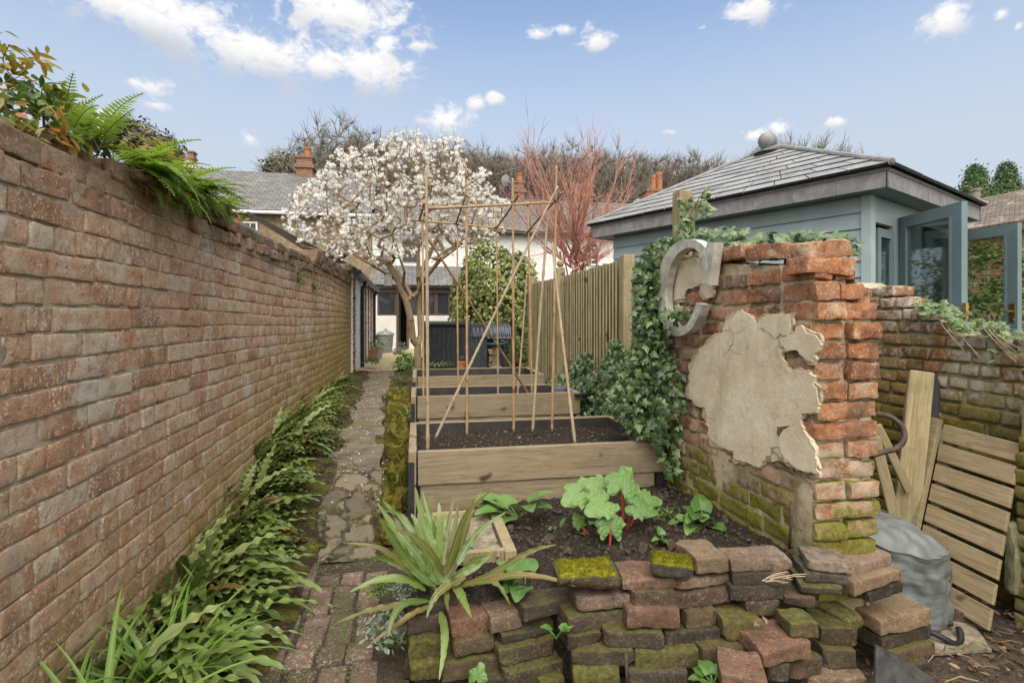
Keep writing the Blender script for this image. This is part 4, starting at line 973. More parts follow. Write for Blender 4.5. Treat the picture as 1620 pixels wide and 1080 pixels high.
# ---------------------------------------------------------------- loose bricks stacked dry along the front
_ZM = {'A': (640, 860, 4.91), 'B': (860, 860, 4.91), 'C': (1100, 840, 4.5), 'D': (1320, 840, 4.5)}
BRK = [  # sheet, front face top-left, top-right, face height, depth into the wall, kind, distance, label
 ('A', 30, 785, 385, 735, 140, .16, 'mossy', 1.90, 'rounded mossy corner block at the left end of the dry brick edging'),
 ('A', 40, 950, 290, 915, 130, .16, 'mossy', 1.87, 'mossy green brick under the rounded corner block at the left end'),
 ('A', 365, 600, 655, 550, 140, .20, 'red', 1.90, 'reddish brown half brick with orange corner below the drooping fern fronds'),
 ('A', 672, 590, 915, 540, 108, .21, 'pink', 1.90, 'red brick with white lichen specks laid end on beside the fern'),
 ('A', 930, 500, 1330, 395, 115, .16, 'dark', 1.92, 'dark brick with moss on top just right of the lichen specked brick'),
 ('A', 760, 710, 1180, 600, 82, .12, 'dark', 1.90, 'thin dark grey brick wedged under the moss topped dark brick'),
 ('A', 395, 765, 720, 705, 120, .16, 'olive', 1.88, 'olive lichen specked brick below the orange cornered half brick'),
 ('A', 735, 840, 1190, 732, 122, .12, 'olive', 1.87, 'olive brick with a worn orange top edge, under the thin dark grey brick'),
 ('A', 300, 935, 735, 862, 145, .13, 'olive', 1.86, 'long olive brick with a mossy top edge in the lower left of the edging'),
 ('A', 788, 1018, 1238, 908, 150, .12, 'olive', 1.84, 'olive brick with a broad brown top edge, beside the green shoot'),
 ('A', 590, 1065, 770, 1030, 120, .12, 'dark', 1.84, 'dark brick at the foot of the edging beside the single round leaf'),
 ('A', 1060, 1085, 1255, 1035, 110, .12, 'mossy', 1.84, 'yellow green mossed brick end at the foot of the left stack'),
 ('B', 120, 272, 602, 252, 103, .15, 'olive', 1.885, 'olive brick carrying a thick yellow cushion of moss beside the arum leaf'),
 ('B', 610, 268, 1030, 262, 90, .14, 'red', 1.92, 'plain dark red brick between the two moss capped ones'),
 ('B', 832, 150, 1165, 185, 90, .10, 'dark', 1.92, 'small tilted dark stone capped with yellow moss on the top course'),
 ('B', 1195, 122, 1450, 97, 115, .17, 'buff', 1.94, 'buff topped olive half brick right of the moss capped stone'),
 ('B', 1035, 300, 1455, 235, 68, .14, 'buff', 1.93, 'thin pale buff brick sloping under the moss capped stone'),
 ('B', 265, 432, 685, 395, 100, .13, 'pink', 1.90, 'purplish red brick directly under the yellow moss cushion'),
 ('B', 690, 378, 1022, 366, 128, .14, 'olive', 1.90, 'olive brick with a broken left corner, under the plain dark red one'),
 ('B', 1035, 398, 1458, 345, 112, .14, 'red', 1.92, 'bright brown red brick under the thin sloping buff one'),
 ('B', 185, 578, 640, 520, 125, .14, 'olive', 1.88, 'olive brick under the purplish red one, next to the green shoot'),
 ('B', 650, 515, 1052, 505, 145, .13, 'red', 1.87, 'rough faced orange brick in the middle of the edging'),
 ('B', 1110, 540, 1368, 520, 128, .14, 'olive', 1.90, 'olive half brick with a lit top edge, right of the rough orange brick'),
 ('B', 1350, 470, 1476, 455, 112, .10, 'olive', 1.99, 'brick end set back in shade between olive half brick and dark rough brick'),
 ('B', 190, 718, 455, 680, 118, .14, 'olive', 1.86, 'olive half brick with pale lichen flecks left of the long dark pair'),
 ('B', 470, 690, 937, 690, 124, .14, 'olive', 1.86, 'left brick of the long dark pair, its top edge mossy'),
 ('B', 945, 690, 1375, 662, 128, .14, 'dark', 1.88, 'right brick of the long dark pair, with an orange top edge'),
 ('B', 212, 835, 705, 830, 130, .13, 'olive', 1.84, 'wide olive brick just behind the top of the iron rod'),
 ('B', 715, 845, 1215, 825, 145, .13, 'mossy', 1.84, 'wide brick with green moss along its face, right of the iron rod'),
 ('B', 228, 978, 600, 985, 140, .13, 'mossy', 1.82, 'mossy brick at the foot of the edging, left of the iron rod'),
 ('B', 665, 1000, 1135, 1000, 120, .13, 'dark', 1.82, 'dark brown brick at the foot of the edging, right of the iron rod'),
 ('C', 258, 208, 690, 198, 85, .12, 'pink', 1.95, 'dusty pink brick on top of its stack with dry stalks below'),
 ('C', 272, 296, 682, 300, 92, .11, 'dark', 1.95, 'dark brown brick with dry stalks lying on it under the dusty pink one'),
 ('C', 252, 396, 632, 386, 100, .12, 'dark', 1.94, 'black rough faced brick below the dry stalks'),
 ('C', 362, 500, 622, 490, 110, .12, 'olive', 1.94, 'olive brick below the black rough faced one'),
 ('C', 195, 640, 480, 640, 145, .12, 'mossy', 1.88, 'dark brick with a dead brown leaf on top and moss at its left end'),
 ('C', 45, 842, 352, 820, 120, .12, 'olive', 1.84, 'olive brick with mossy top edge behind the broad leaved plant'),
 ('C', 806, 212, 1116, 244, 64, .15, 'pink', 1.95, 'pinkish red brick laid cornerwise on top of the three brick pile'),
 ('C', 775, 290, 1096, 318, 66, .15, 'dark', 1.95, 'middle brick of the three brick pile laid cornerwise'),
 ('C', 742, 362, 1056, 388, 72, .15, 'olive', 1.94, 'bottom brick of the three brick pile laid cornerwise'),
 ('C', 640, 458, 862, 470, 76, .12, 'red', 1.94, 'red topped brick end under the three brick pile'),
 ('C', 684, 660, 886, 652, 112, .10, 'mossy', 1.82, 'red topped half brick with bright mossy sides sitting on a wide red brick'),
 ('C', 490, 848, 852, 782, 116, .16, 'red', 1.76, 'wide red topped brick under the mossy sided half brick'),
 ('C', 525, 966, 700, 952, 108, .14, 'dark', 1.77, 'dark brick end under the left of the wide red topped brick'),
 ('C', 690, 950, 902, 888, 130, .12, 'olive', 1.82, 'olive brick under the right of the wide red topped brick'),
 ('C', 1084, 642, 1212, 598, 82, .20, 'mossy', 1.95, 'long brown brick seen end on with moss along its right edge'),
 ('C', 900, 690, 1156, 696, 124, .14, 'olive', 1.93, 'tan and olive brick under the long end-on brick'),
 ('C', 910, 850, 1150, 852, 130, .13, 'olive', 1.90, 'plain olive brick second from the bottom beside the slate offcut'),
 ('C', 815, 1062, 1232, 1040, 90, .15, 'buff', 1.84, 'flaking mossy buff slab at the foot left of the slate offcut'),
 ('C', 180, 1018, 520, 1075, 100, .16, 'red', 1.66, 'bright red rounded brick at the bottom edge beside the broad leaved plant'),
 ('D', 130, 258, 428, 160, 76, .17, 'pink', 2.02, 'purple brown brick on top of the right hand pile near the grey bag'),
 ('D', 145, 372, 482, 258, 92, .12, 'buff', 1.98, 'buff topped mossy brick under the purple brown one'),
 ('D', 250, 445, 488, 362, 70, .10, 'dark', 2.02, 'dark brick in the shade under the buff topped mossy brick'),
 ('D', 326, 635, 702, 558, 112, .20, 'buff', 2.06, 'large orange topped block with a chipped pale edge before the grey bag'),
 ('D', 336, 762, 702, 665, 100, .18, 'dark', 2.07, 'dark block under the large orange topped block'),
 ('D', 412, 862, 716, 788, 92, .18, 'olive', 2.06, 'olive block third down under the large orange topped block'),
 ('D', 545, 945, 682, 905, 84, .16, 'dark', 2.06, 'lowest dark block under the large orange topped block'),
]
MOSSY_TOP = {}
for k, (sh_, x0, y0, x1, y1, hp, dep, kind, d0, lab) in enumerate(BRK):
    ox, oy, s_ = _ZM[sh_]; ax, ay, bx, by = ox + x0 / s_, oy + y0 / s_, ox + x1 / s_, oy + y1 / s_
    d1 = d0 * (ay - 505) / (by - 505); d1 = d0 + np.clip(d1 - d0, -.12, .12)
    a, b = P(ax, ay, d0), P(bx, by, d1); h = hp / s_ * (d0 + d1) / 2 / FPX
    u = b - a; L = np.linalg.norm(u); yaw = math.atan2(u[1], u[0]); pit = math.asin(u[2] / L)
    v, f = rbox((L, dep, h), (18, 10, 8), .0045 if kind != 'mossy' else .008, .0028, 36, 70 + k % 5, 4, .02)
    R = rotz(yaw) @ roty(-pit) @ rotx(U(-.03, .02)); c = (a + b) / 2 + R @ np.array([0, dep / 2, -h / 2])
    mb = MB(); mb.add(v @ R.T, f, np.clip(.5 + .25 * rng.normal(), 0, 1)); o = mb.build('loose_brick', LB[kind], smooth=True, origin=(0, 0, 0), sharp=30); o.location = tuple(c); OFF[o.name] = c
    tag(o, lab, 'brick', 'loose bricks stacked dry along the front of the bed')
    if k in (12, 14):     # thick moss cushions
        mb = MB(); n = (24, 16); X_, Y_ = np.meshgrid(np.linspace(-1, 1, n[0]), np.linspace(-1, 1, n[1]), indexing='ij')
        edge = np.clip((1 - np.maximum(np.abs(X_), np.abs(Y_))) * 5, 0, 1) ** .5
        q = np.stack([X_ * L * .495, Y_ * dep * .49, 0 * X_], -1); q = q * (1 - .07 * np.abs(wob(q, 40, 83)) * np.maximum(np.abs(X_), np.abs(Y_)) ** 3)[..., None]; zz = h / 2 - .006 + edge * (.017 + .006 * wob(q, 55, 80)) - (1 - edge) * .003
        pts = np.stack([q[..., 0], q[..., 1], zz], -1).reshape(-1, 3)
        mb.add(c + pts @ R.T, gridfaces(*n))
        idx = rng.integers(0, len(pts), 2600); tp = pts[idx] + np.column_stack([U(-.006, .006, 2600), U(-.006, .006, 2600), np.zeros(2600)])
        tp[:, 2] -= .001
        scatter(mb, [(-.3, 0, 0), (.3, 0, 0), (0, .1, 1.4)], [(0, 1, 2)], c + tp @ R.T, frames(rnd(2600) * .55 + [0, 0, 1]), U(.003, .007, 2600)); mb.build('moss', MOSS, o, smooth=False)
# dark rubble core behind the faces so that no gap shows daylight
mb = MB()
for k in range(70):
    x = U(.02, 1.62); yb = 2.03 + U(-.02, .05) + .05 * (x > 1.2); s_ = (U(.12, .2), .1, .065); v, f = rbox(s_, (5, 4, 3), .01, .006, 20, 90); mb.add(v @ rotz(U(-.1, .1)).T + [x, yb, U(-.08, .26)], f, U(0, 1))
tag(mb.build('rubble', LB['dark'], smooth=True, origin=(.8, 2.03, -.1)), 'dark rubble packed behind the dry stacked edging bricks', 'rubble', kind='stuff')

# ---------------------------------------------------------------- yard odds and ends
# grey rubble bag
bgx = thing('rubble_bag', (2.38, 2.22, -.1), 'slumped grey woven plastic bag beside the brick piles', 'bag')
mb = MB(); nA, nZ = 110, 60; V = []
for i in range(nZ):
    u = i / (nZ - 1)
    for j in range(nA):
        a = 2 * math.pi * j / nA; sq = (abs(math.cos(a)) ** 4 + abs(math.sin(a)) ** 4) ** -.25 * .6 + .4
        zb = u * .42; r = .225 * sq * (1.04 - .06 * u + .015 * math.sin(u * 7))
        p = np.array([math.cos(a), math.sin(a), zb * 2])
        r += .014 * wob(p * .3, 9, 100) + .007 * wob(np.array([math.cos(a) * .4, math.sin(a) * .4, zb * 3.5]), 18, 101) + .012 * abs(wob(np.array([math.cos(a) * .3, math.sin(a) * .3, zb * 1.2]), 26, 107)) - .008
        z = zb * (1 + .16 * math.cos(a - 2.2)) + u * .016 * wob(p, 3, 102); r += .004 * abs(wob(np.array([math.cos(a) * .5, math.sin(a) * .5, zb * 9]), 9, 108)) - .002
        V.append((2.28 + r * math.cos(a), 2.24 + r * math.sin(a), -.1 + z))
F = [(i * nA + j, i * nA + (j + 1) % nA, (i + 1) * nA + (j + 1) % nA, (i + 1) * nA + j) for i in range(nZ - 1) for j in range(nA)]
mb.add(V, F)
tops = np.array(V[-nA:]); cen = tops.mean(0) + [0, 0, .012]; VV = []
for k in range(13):
    u = 1 - k / 12
    for j in range(nA):
        p = cen + (tops[j] - cen) * u; p[2] += .055 * (1 - u ** 2) * 1 + (.024 * wob(p, 11, 103) + .020 * abs(wob(p, 24, 104)) + .007 * abs(wob(p, 60, 105)) - .012) * min(1, (1 - u) * 4); VV.append(p)
mb.add(VV, [(i * nA + j, i * nA + (j + 1) % nA, (i + 1) * nA + (j + 1) % nA, (i + 1) * nA + j) for i in range(12) for j in range(nA)]); mb.build('bag_body', BAG, bgx, smooth=True)
mb = MB(); mb.tube(np.vstack([tops, tops[:1]]) + [0, 0, .003], .005, 6); mb.build('seam', BAG, bgx, smooth=True)
mb = MB(); mb.tube(spline([(2.49, 2.14, .18), (2.525, 2.12, .15), (2.52, 2.12, .08), (2.49, 2.14, .04)], 5), .005, 6); mb.build('loop', BAG, bgx, smooth=True)
# leaning slatted panel
pn = thing('leaning_panel', (2.8, 2.45, -.1), 'slatted softwood panel leaning against the yard wall beside the grey bag', 'slatted panel')
tl, bl, tr_ = onX(1497, 671, 2.90), np.array([2.62, 2.62, -.09]), onX(1612, 700, 2.90)
bl = onX(1462, 842, 2.66); yv = (tr_ - tl) / np.linalg.norm(tr_ - tl); dv_ = (bl - tl) / np.linalg.norm(bl - tl); nv = np.cross(yv, dv_); nv /= np.linalg.norm(nv)
if nv[0] > 0: nv = -nv
Lp = np.linalg.norm(tr_ - tl)
def plank(o0, ax, L, wd, wv, th, nrm, name, mat, parent, extra=0):
    mb = MB(); a0 = o0; c = [a0, a0 + ax * L, a0 + ax * L + wv * wd, a0 + wv * wd]; c = [np.array(q) for q in c]
    mb.hexa(c + [q + nrm * th for q in c], U(0, 1)); o = mb.build(name, mat, parent, fixn=True); b2 = o.modifiers.new('bevel', 'BEVEL'); b2.width = .0025; b2.segments = 1; return o
for k in range(8):
    plank(tl + dv_ * (k * .112 + .005) + nv * .001, yv, Lp * 1.05, .094, dv_, .018, nv, 'slat', PALLETW, pn)
plank(tl - yv * .062 + dv_ * -.012 + nv * .022, yv, .06, .86, dv_, .03, nv, 'stile', PALLETW, pn)
plank(tl - yv * .002 + dv_ * .0 - nv * .042, yv, .055, .86, dv_, .04, nv, 'batten', PALLETW, pn)
# sleeper, dark board and concrete post behind the panel
def leaner(name, base, topp, wd, th, mat, label, cat, face):
    base, topp = np.array(base, float), np.array(topp, float); ax = topp - base; L = np.linalg.norm(ax); ax /= L; f_ = np.array(face, float); f_ -= ax * f_.dot(ax); f_ /= np.linalg.norm(f_); s_ = np.cross(ax, f_)
    mb = MB(); v, f = rbox((wd, th, L), (4, 3, 12), .005, .002, 8, 110); R = np.stack([s_, -f_, ax], 1)
    mb.add(v, f, U(0, 1)); o = mb.build(name, mat, smooth=False, origin=(0, 0, 0)); o.matrix_world = Matrix.Translation(Vector((base + topp) / 2)) @ Matrix(R.tolist()).to_4x4(); return tag(o, label, cat)
fc = (-.62, -.78, 0)
leaner('timber_sleeper', P(1432, 832, 2.88), P(1458, 588, 3.0), .115, .06, POSTW, 'wide timber sleeper leaning upright in the corner of the yard', 'sleeper', fc)
leaner('dark_board', P(1468, 838, 2.98), P(1477, 592, 3.12), .06, .03, BLACKT, 'dark narrow board between the leaning sleeper and the concrete post', 'board', fc)
leaner('concrete_post', P(1476, 780, 3.06), P(1489, 594, 3.16), .075, .07, CONCP, 'pale rough concrete post stump behind the slatted panel', 'post', fc)
leaner('wood_strip', P(1420, 838, 2.75), P(1384, 690, 2.75), .052, .02, POSTW, 'longer thin wood strip leaning by the rusty hoop', 'wood strip', (-.4, -.9, 0))
leaner('wood_strip', P(1438, 778, 2.86), P(1388, 672, 2.83), .042, .02, POSTW, 'shorter thin wood strip leaning against the sleeper', 'wood strip', (-.4, -.9, .2))
mb = MB(); mb.tube(spline([P(1378, 656, 2.42), P(1392, 655, 2.42), P(1412, 661, 2.40), P(1428, 677, 2.38), P(1430, 695, 2.36), P(1418, 709, 2.34), P(1400, 714, 2.32), P(1378, 720, 2.32)], 8), .0125, 10); tag(mb.build('iron_hoop', RUST, smooth=True), 'curved rusty iron bar sticking out of the ruined wall', 'iron bar')
mb = MB(); mb.tube([P(1249, 868, 2.16), P(1253.5, 793, 2.16)], .0055, 8); tag(mb.build('iron_rod', RUST, smooth=True), 'thin rusty iron rod upright at the foot of the ruined wall', 'rod')
mb = MB(); mb.tube([P(993, 1100, 1.79), P(990, 1033, 1.78)], .0055, 8); tag(mb.build('iron_rod', RUST, smooth=True), 'short iron rod upright in front of the dry brick edging', 'rod')
# perforated brick: a real brick with round holes through the top
pb = P(1497, 957, 2.45); mb = MB(); L_, W_, H_ = .205, .10, .062
bm = bmesh.new(); bmesh.ops.create_cube(bm, size=1); bmesh.ops.scale(bm, vec=(L_, W_, H_), verts=bm.verts)
me = bpy.data.meshes.new('perforated_brick'); bm.to_mesh(me); bm.free(); me.materials.append(LB['red']); o = bpy.data.objects.new('perforated_brick', me); COL.objects.link(o)
hb = bmesh.new()
for i in range(5):
    for j in range(3): bmesh.ops.create_cone(hb, cap_ends=True, segments=12, radius1=.0105, radius2=.0105, depth=.06, matrix=Matrix.Translation((-.078 + i * .039, -.03 + j * .03, .02)))
hm = bpy.data.meshes.new('holes'); hb.to_mesh(hm); hb.free(); ho = bpy.data.objects.new('holes', hm); COL.objects.link(ho)
bo = o.modifiers.new('bool', 'BOOLEAN'); bo.object = ho; bo.operation = 'DIFFERENCE'; bo.solver = 'EXACT'
bpy.context.view_layer.update(); nm_ = bpy.data.meshes.new_from_object(o.evaluated_get(bpy.context.evaluated_depsgraph_get())); o.modifiers.clear(); o.data = nm_; bpy.data.objects.remove(ho)
o.location = onZ(1521, 972, -.06); o.location.z = -.1 + H_ / 2 + .010; o.rotation_euler = (0, 0, math.radians(-32)); tag(o, 'reddish brick with rows of holes lying on the dirt by the bag', 'brick')
mb = MB(); c = onZ(1490, 1008, -.08); c[2] = -.075
mb.tube(np.array([c + [.085 * math.cos(a) * (1 + .2 * math.sin(a)), .06 * math.sin(a), .018 + .018 * math.sin(a * 2 + 1)] for a in np.linspace(0.4, 6.2, 36)]), [.013] * 36, 8); tag(mb.build('rubber_strap', BLACKP, smooth=True), 'black rubber strap curled on the dirt below the bag', 'strap')
mb = MB(); mb.prism([P(1384, 1110, 1.78), P(1386, 1020, 1.86), P(1400, 1028, 1.86), P(1418, 1037, 1.865), P(1440, 1052, 1.87), P(1452, 1057, 1.87), P(1475, 1072, 1.87), P(1492, 1115, 1.85)], (.004, .012, 0)); tag(mb.build('slate_offcut', SLATE_T, fixn=True), 'broken dark grey roofing slate leaning on the bottom bricks', 'slate')
# yard floor: trodden dirt, paving fragment, litter of leaves
mb = MB(); xs = np.linspace(1.62, 3.02, 110); ys = np.linspace(.9, 3.22, 150); XX, YY = np.meshgrid(xs, ys, indexing='ij'); q = np.stack([XX, YY, XX * 0], -1)
mb.add(np.stack([XX, YY, -.10 + .012 * wob(q, 6, 120) + .007 * wob(q, 26, 121) + .003 * rng.normal(size=XX.shape)], -1).reshape(-1, 3), gridfaces(*XX.shape)); tag(mb.build('yard_dirt', DIRT, smooth=True, origin=(0, 0, 0)), kind='structure')
mb = MB(); mb.prism([(2.02, 1.92, -.085), (2.45, 1.88, -.085), (2.62, 2.12, -.085), (2.4, 2.5, -.085), (2.05, 2.3, -.085)], (0, 0, .012)); tag(mb.build('yard_paving', STONE, fixn=True, origin=(0, 0, 0)), kind='structure')
mb = MB(); N = 700; pos = np.stack([U(1.75, 2.95, N), U(1.25, 2.5, N), U(-.085, -.068, N)], 1)
scatter(mb, [(-1, 0, 0), (-.3, -.45, .1), (.5, -.35, .15), (1, 0, .1), (.4, .4, .2), (-.4, .4, 0)], [(0, 1, 2, 5), (5, 2, 3, 4)], pos, frames(rnd(N) * .6 + [0, 0, 1]), U(.008, .024, N))
for k in range(160):
    c = np.array([U(1.75, 2.95), U(1.3, 2.5), -.075]); a = U(0, 6.28); L = U(.04, .16); mb.tube(np.array([c, c + [L * .5 * math.cos(a), L * .5 * math.sin(a), U(0, .015)], c + [L * math.cos(a + .2), L * math.sin(a + .2), 0]]), U(.0012, .003), 4, U(0, 1))
tag(mb.build('leaf_litter', LEAFL, origin=(0, 0, 0)), kind='stuff')
mb = MB()
for k in range(10):
    c = P(1218, 915, 1.83) + rng.normal(size=3) * [.03, .012, .003]; a = U(-.5, .8); L = U(.05, .1); mb.tube(np.array([c, c + [L * .5 * math.cos(a), -.01, .008 + L * .3 * math.sin(a)], c + [L * math.cos(a), -.012, L * .6 * math.sin(a)]]), .0014, 4)
tag(mb.build('dry_stalks', STRAWM), 'wisps of dry stalk lying on the dark brick under the dusty pink one', 'dry stalks')
v_ = P(1205, 985, 1.83)
mb = MB()
for k in range(3): scatter(mb, [(-1, 0, 0), (-.4, -.5, .2), (.4, -.4, .25), (1, 0, .1), (.5, .45, .3), (-.4, .5, .1)], [(0, 1, 2, 5), (5, 2, 3, 4)], np.array([v_ + [k * .012 - .012, 0, .004 * k]]), frames(np.array([[.3 * k - .3, -.3, 1.0]])), .02)
tag(mb.build('dead_leaf', LEAFL), 'curled dead brown leaf resting on the low bricks', 'leaf')
# ---------------------------------------------------------------- plants
def frond_strip(mb, C, W, wave=.5, fold=.25, seed=0, taper=.62, basew=.35, nrm0=None, wf=26, lv=None, mi=0):
    """a strap-shaped frond along the points C; W half width; wavy margins"""
    C = np.asarray(C, float); n = len(C); T = np.gradient(C, axis=0); T /= np.linalg.norm(T, axis=1)[:, None] + 1e-9
    up = np.array([0, 0, 1.0]) if nrm0 is None else np.asarray(nrm0, float)
    side = np.cross(T, up); bad = np.linalg.norm(side, axis=1) < .15
    s0 = side[~bad].mean(0) if (~bad).any() else np.array([1.0, 0, 0]); s0 /= np.linalg.norm(s0) + 1e-9
    side[bad] = s0; side = side / np.linalg.norm(side, axis=1)[:, None]; side = side * .55 + s0 * .45; side /= np.linalg.norm(side, axis=1)[:, None]
    N = np.cross(side, T); s = np.linspace(0, 1, n)
    w_ = W * np.clip(basew + s * 5, 0, 1) * np.clip((1 - s) / (1 - taper), 0, 1) ** .7
    us = np.array([-1, -.82, -.45, 0, .45, .82, 1]); V = []; LU = []
    tw = U(-.35, .35)
    for k, u in enumerate(us):
        ph = seed * 1.7 + (2.1 if u > 0 else 0)
        off = wave * np.minimum(w_, W) * abs(u) ** 4 * np.sin(wf * s + ph + .8 * np.sin(wf * .37 * s + seed)) * (.6 + .4 * np.sin(wf * .21 * s + seed * 2)) * np.clip(s * 4, 0, 1) + fold * abs(u) * w_
        a = tw * s; V.append(C + side * (w_ * u * (1 + .05 * abs(u) ** 4 * np.sin(wf * s * 1.3 + ph)))[:, None] + N * off[:, None] + N * (w_ * u * np.sin(a))[:, None]); LU.append(np.full(n, 1 - abs(u)))
    V = np.stack(V, 1).reshape(-1, 3); mb.add(V, gridfaces(n, 7), U(0, 1) if lv is None else lv, np.stack(LU, 1).ravel(), mi)
def arch(base, az, el, L, droop, n=20, side=0):
    """points of an arching leaf: leaves the base at elevation el and bends over by droop"""
    p = np.array(base, float); out = [p.copy()]; ds = L / n
    for i in range(n):
        u = i / n; e = el - droop * u ** 1.2; a = az + side * u
        p = p + ds * np.array([math.cos(a) * math.cos(e), math.sin(a) * math.cos(e), math.sin(e)]); out.append(p.copy())
    return np.array(out)
def hart_clump(nf, L, seed):
    mb = MB()
    for k in range(nf):
        l = L * U(.7, 1.12); upr = k < 9
        az = U(-.9, .6) if not upr else U(-1.2, 1.2)
        frond_strip(mb, arch((U(-.08, .06) - (.04 if upr else 0), U(-.17, .17), U(0, .03)), az, U(1.1, 1.45) if upr else U(.35, 1.05), l * (.75 if upr else 1), U(.5, .9) if upr else U(.8, 1.4), 64, U(-.25, .35)), U(.026, .037), U(.35, .65), U(.0, .2), k + seed * 5, taper=.45, basew=.45, wf=U(42, 66), mi=int(rng.random() < .13), lv=np.clip(.5 + .28 * rng.normal(), 0, 1))
    return mb
HT = []
for i, (nf, L) in enumerate(((34, .45), (30, .42), (38, .48))):
    o = hart_clump(nf, L, i).build('harts_tongue_fern', [HART, HARTB], smooth=True, origin=(0, 0, 0)); HT.append(o)
spots = [(-.90, 1.50, 1.02), (-.84, 1.78, 1.0), (-.90, 1.99, .95), (-.82, 2.20, 1.05), (-.90, 2.42, 1.0), (-.83, 2.62, .95), (-.90, 2.86, 1.05), (-.84, 3.10, 1.02), (-.92, 3.32, .9), (-.85, 3.56, 1.0), (-.92, 3.9, .95), (-.84, 4.2, 1.0), (-.92, 4.55, .9), (-.86, 4.9, 1.0), (-.93, 5.3, .9), (-.88, 5.75, .8), (-.9, 6.3, .75), (-.93, 6.95, .7), (-.93, 7.7, .6)]
ordw = ['nearest', 'second', 'third', 'fourth', 'fifth', 'sixth', 'seventh', 'eighth', 'ninth', 'tenth', 'eleventh', 'twelfth', 'thirteenth', 'fourteenth', 'fifteenth', 'sixteenth', 'seventeenth', 'eighteenth', 'farthest']
used = set()
for i, (x, y, sc) in enumerate(spots):
    x -= .055; sc *= 1.12 if y < 2.9 else 1.0
    x -= .055
    src = HT[i % 3]; lab = f'wavy strap leaved fern at the left wall foot, {ordw[i]} from the camera'
    if i % 3 not in used: used.add(i % 3); o = src; o.location = (x, y, pz(y) + .0); o.rotation_euler = (0, 0, U(-.35, .2)); o.scale = (sc,) * 3; o['label'] = lab
    else: o = dup(src, (x, y, pz(y) + .0), U(-.35, .35), sc, lab)
    tag(o, lab, 'fern', 'strap ferns along the left wall')
# soft strap leaves near the camera
def strap_clump(nf, L, W, el=(.8, 1.5), sp=3.14, droop=(.8, 2.2)):
    mb = MB()
    for k in range(nf): frond_strip(mb, arch((U(-.05, .05), U(-.05, .05), 0), U(-sp, sp), U(*el), L * U(.6, 1.1), U(*droop), 16), W * U(.7, 1.1), 0, .35, k, taper=.35, basew=.8)
    return mb
for (x, y, z, nf, L, W, lab) in ((-.86, 1.60, .05, 54, .60, .0115, 'bright green strap leaved clump in the lower left corner'), (-.78, 1.86, .06, 40, .52, .0105, 'bright green strap leaved clump between the ferns by the left wall'), (-.9, 2.5, .06, 14, .36, .0095, 'small upright strap leaved clump against the wall bricks'),
      (-.06, 2.22, .0, 40, .15, .004, 'fine grassy iris like tuft beneath the big foreground fern'), (-.06, 3.55, .3, 16, .2, .007, 'green strap leaved tuft among mossy stones beside the nearest timber bed'), (-.10, 4.9, .42, 16, .22, .008, 'green strap leaved tuft beside the middle timber bed'), (-.18, 6.6, .44, 18, .2, .009, 'green strap leaved tuft beside the farthest timber bed')):
    tag(strap_clump(nf, L, W).build('strap_leaved_plant', STRAP, smooth=True, origin=(0, 0, 0)), lab, 'plant').location = (x, y, z)
# big foreground fern, fronds laid out after the photo
zf = lambda x, y: (440 + x / 3, 720 + y / 3)
ff = thing('harts_tongue_fern', P(705, 930, 2.0), 'big upright strap fern with browning leaf edges on the left corner of the brick edging', 'fern')
mbg, mbb = MB(), MB()
FR = [(0, [(780, 600), (735, 450), (690, 320), (650, 150)], 27, .10), (0, [(785, 600), (745, 460), (722, 300), (688, 168)], 26, .16), (0, [(760, 610), (660, 470), (560, 350), (468, 222)], 24, .05), (0, [(750, 620), (640, 530), (560, 420), (478, 298)], 24, -.05),
      (1, [(785, 570), (740, 480), (650, 390), (548, 348)], 20, -.12), (1, [(660, 600), (600, 530), (480, 440), (315, 415)], 17, -.1), (1, [(790, 560), (820, 420), (845, 300), (862, 170)], 13, .12), (1, [(800, 560), (840, 420), (900, 270), (1005, 172)], 16, .0), (0, [(850, 520), (885, 450), (960, 350), (1085, 266)], 18, .1), (1, [(785, 520), (795, 420), (815, 290), (835, 185)], 14, .18),
      (0, [(700, 640), (600, 590), (470, 592), (338, 648)], 20, -.1), (1, [(700, 690), (560, 712), (420, 738), (272, 798)], 16, -.12), (0, [(720, 690), (600, 705), (545, 770), (520, 865)], 19, -.16), (1, [(890, 580), (800, 620), (740, 680), (702, 772)], 20, -.14), (0, [(835, 620), (860, 650), (885, 700), (918, 768)], 20, -.2), (1, [(790, 620), (800, 660), (800, 700), (808, 742)], 13, -.18),
      (1, [(850, 620), (960, 600), (1040, 610), (1104, 712)], 19, -.12), (1, [(850, 630), (1000, 570), (1150, 480), (1240, 440), (1322, 422)], 15, .0), (1, [(900, 620), (1100, 570), (1270, 580), (1412, 622)], 17, -.1), (0, [(770, 740), (790, 830), (785, 940), (764, 1066)], 19, -.2), (0, [(800, 600), (870, 560), (950, 520), (1026, 448)], 20, .08), (0, [(840, 580), (900, 540), (930, 500), (990, 480)], 22, .15), (1, [(740, 710), (640, 750), (540, 820), (438, 892)], 14, -.15),
      (1, [(800, 600), (840, 570), (870, 540), (905, 503)], 14, -.1), (0, [(730, 600), (690, 520), (600, 440), (520, 400)], 18, .15), (0, [(770, 600), (720, 520), (660, 400), (600, 330)], 22, .12), (1, [(720, 560), (650, 470), (560, 300), (545, 240)], 15, .25), (0, [(760, 580), (700, 460), (590, 290), (480, 260)], 17, .22), (0, [(760, 640), (640, 560), (520, 500), (430, 480)], 15, .12)]
for k in range(11):
    x_, y_ = U(470, 980), U(170, 420); FR.append((int(k % 4 == 3), [(770 + U(-40, 40), 610), (.6 * 770 + .4 * x_, 480 + U(-20, 20)), (.25 * 770 + .75 * x_, .3 * 480 + .7 * y_), (x_, y_)], U(17, 24), U(-.05, .3)))
